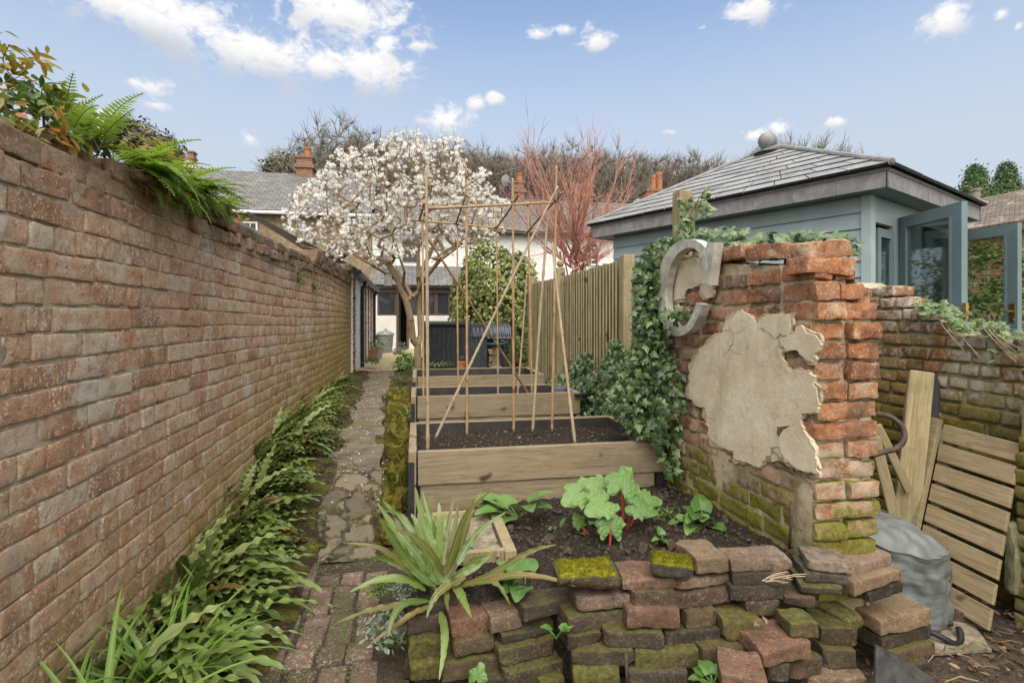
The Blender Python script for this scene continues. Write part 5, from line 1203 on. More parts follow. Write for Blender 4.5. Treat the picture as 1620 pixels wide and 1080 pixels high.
for k, (br, pts, hw, dd) in enumerate(FR):
    C = spline([P(*zf(*p), 1.99 + dd * i / (len(pts) - 1)) for i, p in enumerate(pts)], 8)
    view = np.array([0, -1, .6]) if dd > -.09 else np.array([0, -.6, 1])
    frond_strip(mbb if br else mbg, C, hw / 3 * 1.95 / FPX * .98, U(.25, .5), U(.1, .3), k, taper=.45, basew=.25, nrm0=view, wf=U(30, 50), lv=U(.2, .85) if br else U(.0, .35))
mbg.build('green_fronds', HART, ff, smooth=True); mbb.build('browning_fronds', HARTB, ff, smooth=True)

# leaf shapes
OVAL = ([(0, -.02, 0), (-.16, .22, .03), (0, .25, -.02), (.16, .22, .03), (-.2, .5, .03), (0, .52, -.03), (.2, .5, .03), (-.12, .8, .0), (0, .8, -.03), (.12, .8, .0), (0, 1.05, -.06)],
        [(0, 2, 1), (0, 3, 2), (1, 2, 5, 4), (2, 3, 6, 5), (4, 5, 8, 7), (5, 6, 9, 8), (7, 8, 10), (8, 9, 10)])
OVAL_LU = [1, .2, 1, .2, .2, 1, .2, .2, 1, .2, .9]
IVYL = ([(0, .22, .05), (0, 0, .0), (.30, -.2, -.06), (.34, .08, -.02), (.56, .22, -.1), (.28, .42, -.02), (.0, 1.0, -.12), (-.28, .42, -.02), (-.56, .22, -.1), (-.34, .08, -.02), (-.30, -.2, -.06)],
        [(0, 1, 2), (0, 2, 3), (0, 3, 4), (0, 4, 5), (0, 5, 6), (0, 6, 7), (0, 7, 8), (0, 8, 9), (0, 9, 10), (0, 10, 1)])
IVY_LU = [1, .9, .2, .3, .2, .3, .5, .3, .2, .3, .2]
BLADE = ([(-.13, 0, 0), (.13, 0, 0), (-.2, .5, .04), (.2, .5, .04), (0, 1, -.03)], [(0, 1, 3, 2), (2, 3, 4)])
def leaves(mb, pos, out, size, hang=.6, tmpl=IVYL, lu=IVY_LU, tilt=.5, lv=None):
    N = len(pos); z = out + rnd(N) * tilt; y = np.tile([0, 0, -hang], (N, 1)) + rnd(N) * .6
    scatter(mb, tmpl[0], tmpl[1], pos, frames(z, y), size, lv, lu)

# ---- ivy
iv = thing('ivy', (1.6, 3.4, .4), 'dark ivy curtain hanging over the left end of the ruined wall behind the letter', 'ivy')
mb = MB(); N = 3300; q = U(0, 1, (N, 3))
def pxs(poly, n, d0, d1):
    poly = np.array(poly, float); out = []
    x0, y0 = poly.min(0); x1, y1 = poly.max(0)
    while len(out) < n:
        x, y = U(x0, x1), U(y0, y1); c = False; j = len(poly) - 1
        for i in range(len(poly)):
            if (poly[i][1] > y) != (poly[j][1] > y) and x < (poly[j][0] - poly[i][0]) * (y - poly[i][1]) / (poly[j][1] - poly[i][1]) + poly[i][0]: c = not c
            j = i
        if c: out.append((x, y))
    out = np.array(out); d = U(d0, d1, n)
    return np.array([P(a, b, e) for (a, b), e in zip(out, d)])
pos = pxs([(1040, 380), (1080, 372), (1100, 385), (1060, 405), (1045, 440), (1040, 500), (1062, 530), (1058, 600), (1075, 700), (1050, 705), (1000, 690), (960, 640), (985, 590), (1004, 540), (1002, 430), (1020, 395)], N, 3.22, 3.62)
leaves(mb, pos, np.tile([-.45, -.85, .25], (N, 1)), U(.024, .06, N), tilt=.7); 
p2 = np.concatenate([pxs([(1042, 485), (1085, 475), (1100, 500), (1075, 515), (1050, 530)], 26, 2.95, 3.1), pxs([(1040, 590), (1078, 560), (1085, 640), (1072, 720), (1080, 760), (1050, 750), (1030, 690)], 160, 3.0, 3.25)])
leaves(mb, p2, np.tile([-.8, -.5, .25], (len(p2), 1)), U(.03, .06, len(p2)))
mb.build('leaves', IVY, iv)
mb = MB()
for k in range(22):
    a = P(U(1000, 1060), U(640, 700), U(3.3, 3.5)); b = P(U(1010, 1060), U(390, 520), U(3.35, 3.55)); m_ = (a + b) / 2 + rng.normal(size=3) * .05; mb.tube(spline([a, m_, b], 5), U(.002, .005), 5, U(0, 1))
mb.build('stems', BARK_DK, iv, smooth=True)
ib = thing('ivy', (1.75, 4.6, .4), 'low tangle of ivy along the foot of the slatted fence', 'ivy')
mb = MB(); N = 3600; Yv = U(3.55, 6.4, N); h = (.15 + .55 * np.exp(-((Yv - 3.7) / 1.3) ** 2) + .25 * np.abs(wob(np.stack([Yv, Yv * 0, Yv * 0], 1), 3.3, 140))); Zv = pz(Yv) + U(0, 1, N) ** .8 * h; Xv = 1.74 - U(0, .22, N) * (1 - (Zv - pz(Yv)) / 1.0)
leaves(mb, np.stack([Xv, Yv, Zv], 1), np.tile([-.75, -.6, .35], (N, 1)), U(.024, .058, N), tilt=.7); mb.build('leaves', IVY, ib)
mb = MB()
for k in range(60):
    y = U(3.6, 6.2); a = np.array([1.72, y, pz(y)]); b = a + [U(-.15, .05), U(-.4, .4), U(.15, .6)]; mb.tube(spline([a, (a + b) / 2 + rng.normal(size=3) * .06, b], 4), U(.0015, .004), 4, U(0, 1))
mb.build('stems', BARK_DK, ib)
it = thing('ivy', (1.72, 2.5, 1.62), 'ivy spilling along the top edge of the ruined wall before the blue cladding', 'ivy')
mb = MB(); N = 620; Yv = U(1.95, 3.2, N); w_ = .05 + .06 * np.abs(np.sin(Yv * 5)) + .05 * (Yv > 2.6)
pos = np.stack([U(1.66, 1.88, N), Yv, 1.35 + .26 + (Yv - 1.84) * .125 + U(-.03, 1, N) * w_], 1); leaves(mb, pos, np.tile([-.35, -.5, .8], (N, 1)), U(.03, .062, N), hang=.2); mb.build('leaves', IVY, it)
ip = thing('ivy', (1.86, 3.42, 1.6), 'ivy sprays climbing the tall post behind the letter C', 'ivy')
mb = MB(); n = 70; zz = U(1.7, 2.2, n); pos = np.stack([1.845 + U(-.05, .05, n), np.full(n, 3.41), zz], 1); pos[50:] += [.14, 0, 0]; pos[50:, 2] = U(2.05, 2.28, n - 50)
leaves(mb, pos, np.tile([-.4, -.9, .2], (n, 1)), U(.035, .06, n)); mb.build('leaves', IVY, ip)
mb = MB(); mb.tube(spline([(1.84, 3.41, 1.6), (1.86, 3.405, 1.9), (1.9, 3.405, 2.1), (2.0, 3.42, 2.25)], 5), .004, 5); mb.build('stems', BARK_DK, ip)
ir = thing('ivy', (2.98, 2.3, 1.2), 'pale ivy trails straggling over the top of the yard wall below the open door', 'ivy')
mb = MB(); N = 190; Yv = 1.95 + .75 * U(0, 1, N) ** .8; pos = np.stack([2.98 + U(-.05, .12, N), Yv, np.array([ytop(y) for y in Yv]) + U(-.03, .05, N)], 1)
low = rng.random(N) < .35; pos[low, 2] -= U(0, .18, low.sum()) * (pos[low, 1] < 2.3); pos[low, 0] -= .05
leaves(mb, pos, np.tile([-.6, -.3, .7], (N, 1)), U(.025, .05, N), hang=.3, lv=U(.6, 1, N)); mb.build('leaves', IVY, ir)
mb = MB()
for k in range(14):
    y = U(1.95, 2.5); a = np.array([2.95, y, ytop(y)]); mb.tube(spline([a + [.05, .1, .02], a + [-.04, 0, -.02], a + [-.06, -.12, U(-.15, .0)]], 5), .0022, 4)
mb.build('stems', STRAWM, ir)
# ivy clad mass at the far end of the fence
ih = thing('ivy_bush', (1.69, 11.1, .45), 'tall rounded ivy clad bush behind the cane frame', 'bush')
mb = MB(); N = 11000; d = rnd(N); d[:, 2] = d[:, 2] * 1.0
c = np.array([1.69, 11.1, 1.15]); rr = np.array([.97, .9, 1.72]); e = np.abs(d) ** .8 * np.sign(d)
bump_ = 1 + .10 * wob(d, 4, 150) + .06 * wob(d, 11, 151); pos = c + e * rr * (bump_ * U(.86, 1.03, N))[:, None]; keep = pos[:, 2] > .3
leaves(mb, pos[keep], (d / rr)[keep] * .8 + [0, 0, .15], U(.055, .095, keep.sum()), hang=.9, tilt=.45); mb.build('leaves', IVYH, ih)
mb = MB()
for k in range(36):
    d_ = rnd(1)[0]; d_[2] = abs(d_[2]); a = c + d_ * rr * .95; mb.tube(spline([a, a + d_ * .12 + [0, 0, .05], a + d_ * .2 + rng.normal(size=3) * .06], 4), .004, 4)
mb.box((1.69, 11.2, 1.0), (1.0, .8, 1.9)); mb.build('stems', BARK_DK, ih)

# ---- plants on top of the left wall
def polypody(mb, base, az, el, L, droop, W=.045, npn=15):
    C = arch(base, az, el, L, droop, npn * 2); T = np.gradient(C, axis=0); T /= np.linalg.norm(T, axis=1)[:, None]; sd = np.cross(T, [0, 0, 1.0]); sd /= np.linalg.norm(sd, axis=1)[:, None] + 1e-9; up = np.cross(sd, T)
    mb.tube(C[::3], .0016, 4); lv = U(.2, .9); pos, R, sc = [], [], []
    for i in range(5, len(C) - 1, 2):
        s = i / len(C)
        for sg in (1, -1):
            y = sd[i] * sg + T[i] * .35 + up[i] * U(-.1, .2); y /= np.linalg.norm(y); z = up[i] + rng.normal(size=3) * .12; x = np.cross(y, z); x /= np.linalg.norm(x); pos.append(C[i]); R.append(np.stack([x, y, np.cross(x, y)], 1)); sc.append(W * (1 - s ** 2.2) * 1.15 * min(1, s * 4))
    scatter(mb, np.array(BLADE[0]) * [.72, 1, 1], BLADE[1], np.array(pos), np.array(R), np.array(sc), np.full(len(pos), lv), .5)
def wall_fern(loc, n, L, azr, label, elr=(-.1, .9), sc=1):
    t = thing('wall_fern', loc, label, 'fern'); mb = MB(); n = int(n * 1.9)
    for k in range(n): polypody(mb, np.array(loc) + [U(-.06, .06), U(-.10, .10), U(-.01, .03)], U(*azr), U(*elr), L * U(.6, 1.2), U(.5, 1.6), .042 * sc, 22)
    mb.build('fronds', POLY, t)
    mb = MB(); v, f = rbox((.14, .2, .08), (8, 8, 5), .03, .02, 22, 5); mb.add(v + np.array(loc) + [.0, 0, -.02], f)
    for k in range(70): a = np.array(loc) + [U(-.05, .09), U(-.1, .1), U(-.05, .03)]; mb.tube(np.array([a, a + rng.normal(size=3) * .025, a + rng.normal(size=3) * .04 + [.02, 0, -.03]]), .0012, 4)
    mb.build('root_mat', BARK_DK, t); return t
wall_fern((-1.12, 1.98, 1.90), 9, .26, (-.8, 2.4), 'tall feathery fern at the near left on top of the wall, one frond upright', (.5, 1.5))
wall_fern((-1.05, 2.25, 1.91), 24, .26, (-.6, 1.8), 'bright green feathery fern cascading over the wall top in a mossy root mat', (-.2, .8))
wall_fern((-1.05, 2.58, 1.92), 24, .28, (-.4, 1.8), 'bright green feathery fern spilling over farther along the wall top', (-.2, .7))
wall_fern((-1.05, 2.95, 1.93), 18, .2, (0, 2.2), 'small feathery fern at the far end of the greenery on the wall top', (0, .7), .8)
def bush(name, base, stems, tip_n, rad, mat, label, cat, lsize, N, zs=1.0, tm=OVAL, lu=OVAL_LU, smat=BARK_DK, sr=.006, leafhang=.3):
    t = thing(name, base, label, cat); base = np.array(base, float); rad = np.array(rad, float)
    d = rnd(tip_n); d[:, 2] = np.abs(d[:, 2]) * zs; tg = base + [0, 0, rad[2] * .15] + d * rad * (U(.35, 1, tip_n) ** .5)[:, None]
    A, par, cnt, tips, dr = grow([[base, base + [0, 0, rad[2] * .2]]], tg, rad.max() * .18, .5, .1); mb = MB(); wood(mb, A, par, cnt, sr * .35, .45, 4, sr * 3); mb.build('stems', smat, t)
    i = rng.integers(0, len(A), N); pos = A[i] + rng.normal(size=(N, 3)) * rad.max() * .05; pos = pos[pos[:, 2] > base[2] + rad[2] * .08]; n = len(pos); mb = MB()
    out = pos - base; out /= np.linalg.norm(out, axis=1)[:, None]; leaves(mb, pos, out * .4 + [0, 0, .5], U(.6, 1.15, n) * lsize, hang=leafhang, tmpl=tm, lu=lu, tilt=.7); mb.build('leaves', mat, t); return t
bush('copper_shrub', (-1.22, 1.86, 1.84), 5, 40, (.19, .32, .32), SHRUBO, 'shrub with bronze and green leaves at the near left on the wall top', 'shrub', .05, 480, sr=.003)
bush('green_shrub', (-1.20, 1.90, 1.84), 5, 34, (.18, .34, .24), SHRUBG, 'mid green leafy shrub behind the tall fern on the wall top', 'shrub', .045, 520, sr=.003)
bush('copper_shrub', (-1.17, 2.72, 1.88), 6, 38, (.14, .48, .27), SHRUBO, 'shrub with orange and copper leaves beyond the cascading wall fern', 'shrub', .045, 420, sr=.003)
bush('copper_shrub', (-1.1, 3.3, 1.92), 5, 16, (.12, .34, .12), SHRUBO, 'small orange leaved trailing shrub lowest and farthest on the wall top', 'shrub', .036, 110, sr=.003)
for (x, y, z) in ((-1.0, 5.0, 1.72), (-1.0, 5.75, 1.70)):
    mb = MB(); n = 26; pos = np.array([x, y, z]) + rng.normal(size=(n, 3)) * [.015, .05, .04]; leaves(mb, pos, np.tile([.9, -.3, .3], (n, 1)), U(.02, .04, n), tmpl=OVAL, lu=OVAL_LU); [mb.tube(np.array([[x - .03, y, z - .03], q]), .0015, 4) for q in pos]; tag(mb.build('wall_seedling', SHRUBG), 'small green seedling growing out of the left wall, ' + ('nearer of two' if y < 5.5 else 'farther of two'), 'plant')

# ---- rhubarb and arum in the soil bed
def bigleaf(mb, c, nrm, tipdir, R, lv, crinkle=.085, point=.35, n=(9, 40)):
    z = np.array(nrm, float); z /= np.linalg.norm(z); y = np.array(tipdir, float); y -= z * y.dot(z); y /= np.linalg.norm(y); x = np.cross(y, z); V = []; LU = []
    for i in range(n[0] + 1):
        s = i / n[0]
        for j in range(n[1]):
            a = 2 * math.pi * j / n[1]; da = abs((a + math.pi) % (2 * math.pi) - math.pi)  # 0 at tip
            r = R * (.78 + point * math.exp(-(da / .5) ** 2) - .55 * math.exp(-((da - math.pi) / .35) ** 2) + .08 * math.cos(a * 5) + .05 * math.sin(a * 11 + lv * 9)) * s
            rib = math.cos(a * 6) ** 8
            zz = R * (.18 * s - .28 * s * s + crinkle * s * math.sin(a * 14 + s * 9 + lv * 20) + crinkle * .8 * s * math.sin(s * 20 + a * 5)) - R * .05 * rib * s
            V.append(np.array(c) + x * r * math.sin(a) + y * r * math.cos(a) + z * zz); LU.append(.4 + .5 * rib)
    F = [(i * n[1] + j, i * n[1] + (j + 1) % n[1], (i + 1) * n[1] + (j + 1) % n[1], (i + 1) * n[1] + j) for i in range(n[0]) for j in range(n[1])]; mb.add(V, F, lv, LU)
rh = thing('rhubarb', (.80, 2.55, .32), 'young rhubarb with crinkled pale green leaves on red stalks in the soil bed', 'rhubarb')
lf, stk = MB(), MB(); root = P(986, 855, 2.55)
for (x, y, d, R, tx, tz, nz_) in ((985, 768, 2.55, .105, .15, .6, .8), (955, 796, 2.42, .092, -.6, -.2, 1.2), (1008, 800, 2.45, .08, .7, -.3, 1.0), (915, 780, 2.5, .085, -.8, -.4, .8), (950, 770, 2.62, .09, -.3, .5, .9), (1020, 790, 2.6, .075, .8, .1, .9)):
    c = P(x, y, d); bigleaf(lf, c, (0, -.75, nz_), (tx, -.2, tz), R, U(.2, .9)); stk.tube(spline([root, (root + c) / 2 + [0, 0, .015], c - [0, -.012, .008]], 5), [.008] * 11, 8, U(0, 1))
c = P(966, 832, 2.38); bigleaf(lf, c, (0, -1, .5), (.1, 0, 1), .085, .5); stk.tube(spline([P(964, 888, 2.36), P(965, 860, 2.37), c], 5), .006, 8)
c = P(922, 838, 2.5); bigleaf(lf, P(917, 826, 2.5), (.3, -1, .4), (-.4, 0, 1), .045, .8, .12); stk.tube(spline([P(938, 860, 2.5), P(930, 845, 2.5), P(918, 830, 2.5)], 5), .006, 8)
lf.build('leaves', RHUB, rh, smooth=True); stk.build('stalks', STALKR, rh, smooth=True)
mb = MB(); v, f = rbox((.10, .10, .14), (7, 7, 8), .04, .012, 26, 7); mb.add(v + P(990, 880, 2.5), f); mb.build('crown', SOIL, rh, smooth=True)
def arum(loc, nl, L, label, seed=0):
    t = thing('arum', loc, label, 'plant'); mb = MB(); loc = np.array(loc)
    for k in range(nl):
        az = U(0, 6.28); el = U(.5, 1.2); C = arch(loc, az, el, L * U(.7, 1.1), U(.9, 1.6), 18); 
        st = 8; mb.tube(C[:st + 1], .0028, 5, .6)
        B = C[st:]; n = len(B); T = np.gradient(B, axis=0); T /= np.linalg.norm(T, axis=1)[:, None]; sd = np.cross(T, [0, 0, 1.0]); sd /= np.linalg.norm(sd, axis=1)[:, None]; N_ = np.cross(sd, T)
        s = np.linspace(0, 1, n); w_ = L * .30 * (1.05 - s) ** .8 * (1 - .35 * np.exp(-(s / .1) ** 2)); V = []; LU = []
        for u in (-1, -.5, 0, .5, 1):
            back = -T * (abs(u) * L * .10 * np.exp(-s / .12))[:, None]
            V.append(B + sd * (w_ * u)[:, None] + back + N_ * (w_ * (.25 * abs(u) + .12 * math.sin(k + u * 3) * np.sin(s * 9)))[:, None]); LU.append(np.full(n, 1 - abs(u)))
        mb.add(np.stack(V, 1).reshape(-1, 3), gridfaces(n, 5), U(.1, .9), np.stack(LU, 1).ravel())
    mb.build('leaves', ARUM, t, smooth=True); return t
arum(P(820, 812, 2.80) + [0, 0, -.03], 11, .27, 'arum clump with broad arrow shaped leaves before the nearest timber bed')
arum(P(900, 848, 2.6) + [0, 0, -.02], 10, .16, 'small arum clump left of the rhubarb')
arum(P(830, 925, 2.08) + [0, 0, -.02], 9, .19, 'broad leaved arum spilling onto the edging beside the big fern')
arum(P(1112, 830, 2.6) + [0, 0, -.02], 12, .2, 'bright arum clump at the foot of the ruined wall')
arum(P(1128, 1085, 1.75), 9, .11, 'broad leaved shoots at the foot of the brick edging, lower middle')
arum(P(1050, 858, 2.4), 7, .08, 'tiny arum seedling between rhubarb and the buff topped brick')
arum(P(880, 1010, 1.86), 4, .10, 'single green shoot in the gap between the two brick stacks')
mb = MB(); bigleaf(mb, P(755, 1072, 1.76), (-.3, -1, .5), (.3, 0, 1), .04, .5, .02); tag(mb.build('seedling', ARUM, smooth=True), 'single round green leaf at the bottom of the brick edging', 'plant')
def mound(loc, N, rad, size, mat, label, hang=.1, name='low_plant', tm=OVAL, lu=OVAL_LU):
    mb = MB(); d = rnd(N); d[:, 2] = np.abs(d[:, 2]); pos = np.array(loc) + d * np.array(rad) * (U(0, 1, N) ** .4)[:, None]; leaves(mb, pos, d * .5 + [0, -.1, .6], U(.6, 1.2, N) * size, hang=hang, tmpl=tm, lu=lu, tilt=.5)
    for k in range(N // 4): mb.tube(np.array([loc, pos[k]]), .001, 4)
    return tag(mb.build(name, mat), label, 'plant')
mound(P(608, 1010, 2.02), 230, (.11, .08, .12), .028, LAMI, 'silver variegated dead nettle at the left foot of the brick edging')
mound(P(598, 935, 2.35), 260, (.07, .08, .08), .018, SHRUBG, 'fine leaved green herb between path and foreground fern')
mound(P(640, 940, 2.06), 200, (.05, .05, .08), .016, LAMI, 'pale feathery seedling under the foreground fern')
mound(P(1050, 818, 2.75), 300, (.12, .09, .05), .02, SHRUBG, 'patch of small green weeds behind the rhubarb')
mound(P(640, 580, 7.3), 300, (.16, .2, .22), .07, SHRUBG, 'leafy green plant at the path edge under the magnolia')
mound(P(632, 560, 9.5), 200, (.15, .2, .25), .05, LAMI, 'grey leaved lavender like plant farther along the path edge')
mound(P(690, 578, 7.9), 120, (.3, .1, .08), .04, SHRUBG, 'low green growth before the black store doors')
for i, (px, py) in enumerate(((1345, 445), (1398, 450))):
    mound(onY(px, py + 8, 3.25) + [0, 0, -.02], 60, (.07, .05, .07), .03, STRAP, ['yellow green weed', 'pale green weed'][i] + ' on top of the cross wall below the summerhouse' + [' corner', ' window'][i])
mound(P(588, 572, 9.4), 160, (.15, .2, .14), .06, IVY, 'dark leafy plant at the foot of the white outbuilding')
# moss and weeds in the brick path joints
mb = MB(); N = 260; Yv = U(1.5, 3.3, N); pos = np.stack([np.array([U(PLX(y), PRX(y)) for y in Yv]), Yv, pz(Yv) + .004], 1); pos = np.repeat(pos, 6, 0) + rng.normal(size=(N * 6, 3)) * [.012, .012, .002]
leaves(mb, pos, np.tile([0, 0, 1.0], (len(pos), 1)), U(.006, .013, len(pos)), hang=0, tmpl=OVAL, lu=OVAL_LU); tag(mb.build('path_weeds', STRAP, origin=(0, 0, 0)), kind='stuff')
mb = MB(); N = 520; Yv = 3.4 + 5.4 * U(0, 1, N) ** 1.0; pos = np.stack([np.array([U(PLX(y) + .02, PRX(y) + .15) for y in Yv]), Yv, pz(Yv) + .014], 1); leaves(mb, pos, np.tile([0, 0, 1.0], (N, 1)), U(.012, .022, N), hang=0, tmpl=BLADE, lu=.5, tilt=.25); tag(mb.build('fallen_petals', PETALF, origin=(0, 0, 0)), kind='stuff')
# mossy edging stones between path and beds
words = ['nearest', 'second', 'third', 'fourth', 'fifth', 'sixth', 'seventh', 'eighth', 'farthest']
for i, (y, s_) in enumerate(((3.08, .30), (3.36, .26), (3.66, .24), (3.98, .3), (4.34, .3), (4.72, .32), (5.1, .3), (5.55, .36), (6.1, .4))):
    mb = MB(); x = (PRX(y) + .02) / 2 - .02; v, f = rbox(((.15 + .06 * (i > 5)) * U(.8, 1.1), s_ * U(.72, .95), .11 + U(0, .05)), (14, 16, 7), .05, .022, 15, 160 + i); v = v @ (rotz(U(-.3, .3)) @ roty(U(-.15, .15))).T
    mb.add(v + [x, y, pz(y) + .035], f); n = 900; fc_ = v[v[:, 2] > .03]; pp_ = fc_[rng.integers(0, len(fc_), n)] + rng.normal(size=(n, 3)) * .006 + [x, y, pz(y) + .035]
    scatter(mb, [(-.3, 0, 0), (.3, 0, 0), (0, .1, 1.3)], [(0, 1, 2)], pp_, frames(rnd(n) * .7 + [0, 0, 1]), U(.006, .014, n)); tag(mb.build('edging_stone', MOSSD), f'moss covered edging stone right of the path, {words[i]} from the camera', 'stone', 'mossy edging stones along the path')
# ---------------------------------------------------------------- slatted fence
fe = thing('slatted_fence', (1.85, 6.4, .45), 'greenish vertical slat timber fence along the right of the raised beds', 'fence')
ft = lambda y: 1.35 + float(np.interp(y, [4.4, 6.6, 8.4], [.545, .55, .57]))
mb = MB(); y = 4.52
while y < 8.35:
    hx, hy, hz = .018, .021 + U(-.002, .002), (ft(y) - .5) / 2; cc = np.array([1.868 + U(-.004, .004), y, (ft(y) + .5) / 2 + U(-.008, .008)]); lv = U(0, 1)
    v = np.array([[x_, y_, z_] for x_ in (-1, 1) for y_ in (-1, 1) for z_ in (-1, 1)]) * [hx, hy, hz] @ rotx(U(-.004, .004)).T + cc
    mb.add(v, [(0, 1, 3, 2), (1, 5, 7, 3)], lv); mb.add(v, [(4, 6, 7, 5), (0, 4, 5, 1), (2, 3, 7, 6)], lv, mi=1); y += .088  # sides and back of each slat coloured darker, as painted gap shade
mb.build('slats', [FENCEW, FENCE_SHADE], fe)
mb = MB(); y = 4.56
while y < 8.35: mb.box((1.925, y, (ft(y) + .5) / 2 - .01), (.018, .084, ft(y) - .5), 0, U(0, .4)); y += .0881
mb.build('backing', FENCE_SHADE, fe)
mb = MB()
for z in (.75, 1.75): mb.box((1.885, 6.4, z), (.02, 3.9, .06))
mb.build('rail', FENCEW, fe)
for i, (yy, zt, ball) in enumerate(((4.44, 1.92, 0), (6.63, 2.0, 1), (8.35, 2.02, 1))):
    mb = MB(); v, f = rbox((.105, .105, zt - .4), (4, 4, 12), .006, .002, 7, 171); mb.add(v + [1.85, yy, (zt + .4) / 2], f)
    p = mb.build('post', POSTW, fe)
    if ball: mb = MB(); mb.lathe([(.001, .12)] + [(.048 * math.sin(a), .07 - .048 * math.cos(a)) for a in np.linspace(3.1, .35, 12)] + [(.03, .02), (.06, .01), (.06, -.005)], (1.85, yy, zt), 16); mb.build('ball_finial', POSTW, p, smooth=True)

# ---------------------------------------------------------------- summerhouse
C0 = np.array([4.08, 4.17]); u2 = np.array([-math.sin(math.radians(25.5)), math.cos(math.radians(25.5))]); v2 = np.array([math.cos(math.radians(25.5)), math.sin(math.radians(25.5))])
WL, WF = 3.15, 2.28
def sp(a, b, z): q = C0 + u2 * a + v2 * b; return np.array([q[0], q[1], z])   # a along the clad wall, b along the glazed front
def sbox(mb, a0, a1, b0, b1, z0, z1, lv=.5): mb.hexa([sp(a0, b0, z0), sp(a0, b1, z0), sp(a1, b1, z0), sp(a1, b0, z0), sp(a0, b0, z1), sp(a0, b1, z1), sp(a1, b1, z1), sp(a1, b0, z1)], lv)
su = thing('summerhouse', sp(1.6, 1.2, .35), 'blue grey clad summerhouse with hipped slate roof, lead fascia and open glazed doors', 'summerhouse')
ZE0, ZE1 = 2.485, 2.64
mb = MB(); nb = 14; bh = (ZE0 - .4) / nb
for k in range(nb):
    z = .4 + k * bh; mb.hexa([sp(.06, -.012, z), sp(.06, .03, z), sp(WL, .03, z), sp(WL, -.012, z), sp(.06, .004, z + bh - .010), sp(.06, .03, z + bh - .010), sp(WL, .03, z + bh - .010), sp(WL, .004, z + bh - .010)], U(0, 1))
    sbox(mb, .06, WL, .012, .03, z + bh - .012, z + bh + .002)
mb.build('clad_wall', BLUE, su, fixn=True)
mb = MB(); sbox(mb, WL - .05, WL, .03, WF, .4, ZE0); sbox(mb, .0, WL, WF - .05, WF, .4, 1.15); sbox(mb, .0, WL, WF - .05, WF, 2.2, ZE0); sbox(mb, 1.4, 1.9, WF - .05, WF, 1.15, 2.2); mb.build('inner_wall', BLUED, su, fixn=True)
mb = MB(); sbox(mb, 0, WL, .03, WF, .36, .42); mb.build('floor', TIMBER, su, fixn=True)
mb = MB(); sbox(mb, 0, .06, -.03, .07, .4, ZE0); sbox(mb, -.02, .0, -.03, .07, .4, ZE0); mb.build('corner_board', BLUE, su, fixn=True)
mb = MB(); sbox(mb, .0, .05, .07, .13, .4, ZE0); sbox(mb, .0, .05, .55, .68, .4, ZE0); sbox(mb, .0, .05, .13, .55, 2.25, ZE0); sbox(mb, .0, .05, .13, .55, .4, .9); sbox(mb, .0, .05, .68, WF, 2.34, ZE0); sbox(mb, .0, .05, WF - .16, WF, .4, 2.34); mb.build('front_frame', BLUE, su, fixn=True)
mb = MB(); sbox(mb, -.015, .03, .15, .22, .92, 2.2); sbox(mb, -.015, .03, .46, .53, .92, 2.2); sbox(mb, -.015, .03, .22, .46, 2.12, 2.2); sbox(mb, -.015, .03, .22, .46, .92, 1.0); wnd = mb.build('side_window', BLUED, su, fixn=True)
mb = MB(); sbox(mb, .004, .010, .22, .46, 1.0, 2.12); mb.build('pane', GLASS, wnd, fixn=True)
# lead fascia with seams, soffit, stepped slate slopes
OV = .21
def ring(o, z): return [sp(-o, -o, z), sp(WL + o, -o, z), sp(WL + o, WF + o, z), sp(-o, WF + o, z)]
mb = MB(); A, B = ring(OV, ZE0), ring(OV, ZE1)
Ai = ring(OV - .03, ZE0)
for i in range(4):
    j = (i + 1) % 4; mb.add([A[i], A[j], B[j], B[i]], [(0, 1, 2, 3)]); n = 9 if i % 2 == 0 else 8
    for k in range(n + 1):
        a = A[i] + (A[j] - A[i]) * k / n; b = B[i] + (B[j] - B[i]) * k / n; mb.tube([a, b], .008, 6)
mb.tube(B + B[:1], .018, 6); mb.build('lead_fascia', LEAD, su)
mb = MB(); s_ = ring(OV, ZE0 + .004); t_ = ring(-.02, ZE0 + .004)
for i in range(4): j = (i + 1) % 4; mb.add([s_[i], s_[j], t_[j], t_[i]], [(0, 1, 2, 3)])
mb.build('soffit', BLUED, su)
apex = sp(WL / 2, WF / 2, 3.48); ridge = [sp(WL / 2 - .2, WF / 2, 3.47), sp(WL / 2 + .2, WF / 2, 3.47)]
E = ring(OV + .05, ZE1 + .02); tops = [ridge[0], ridge[1], ridge[1], ridge[0]]
K = 9
mbs = MB(); mj = MB()
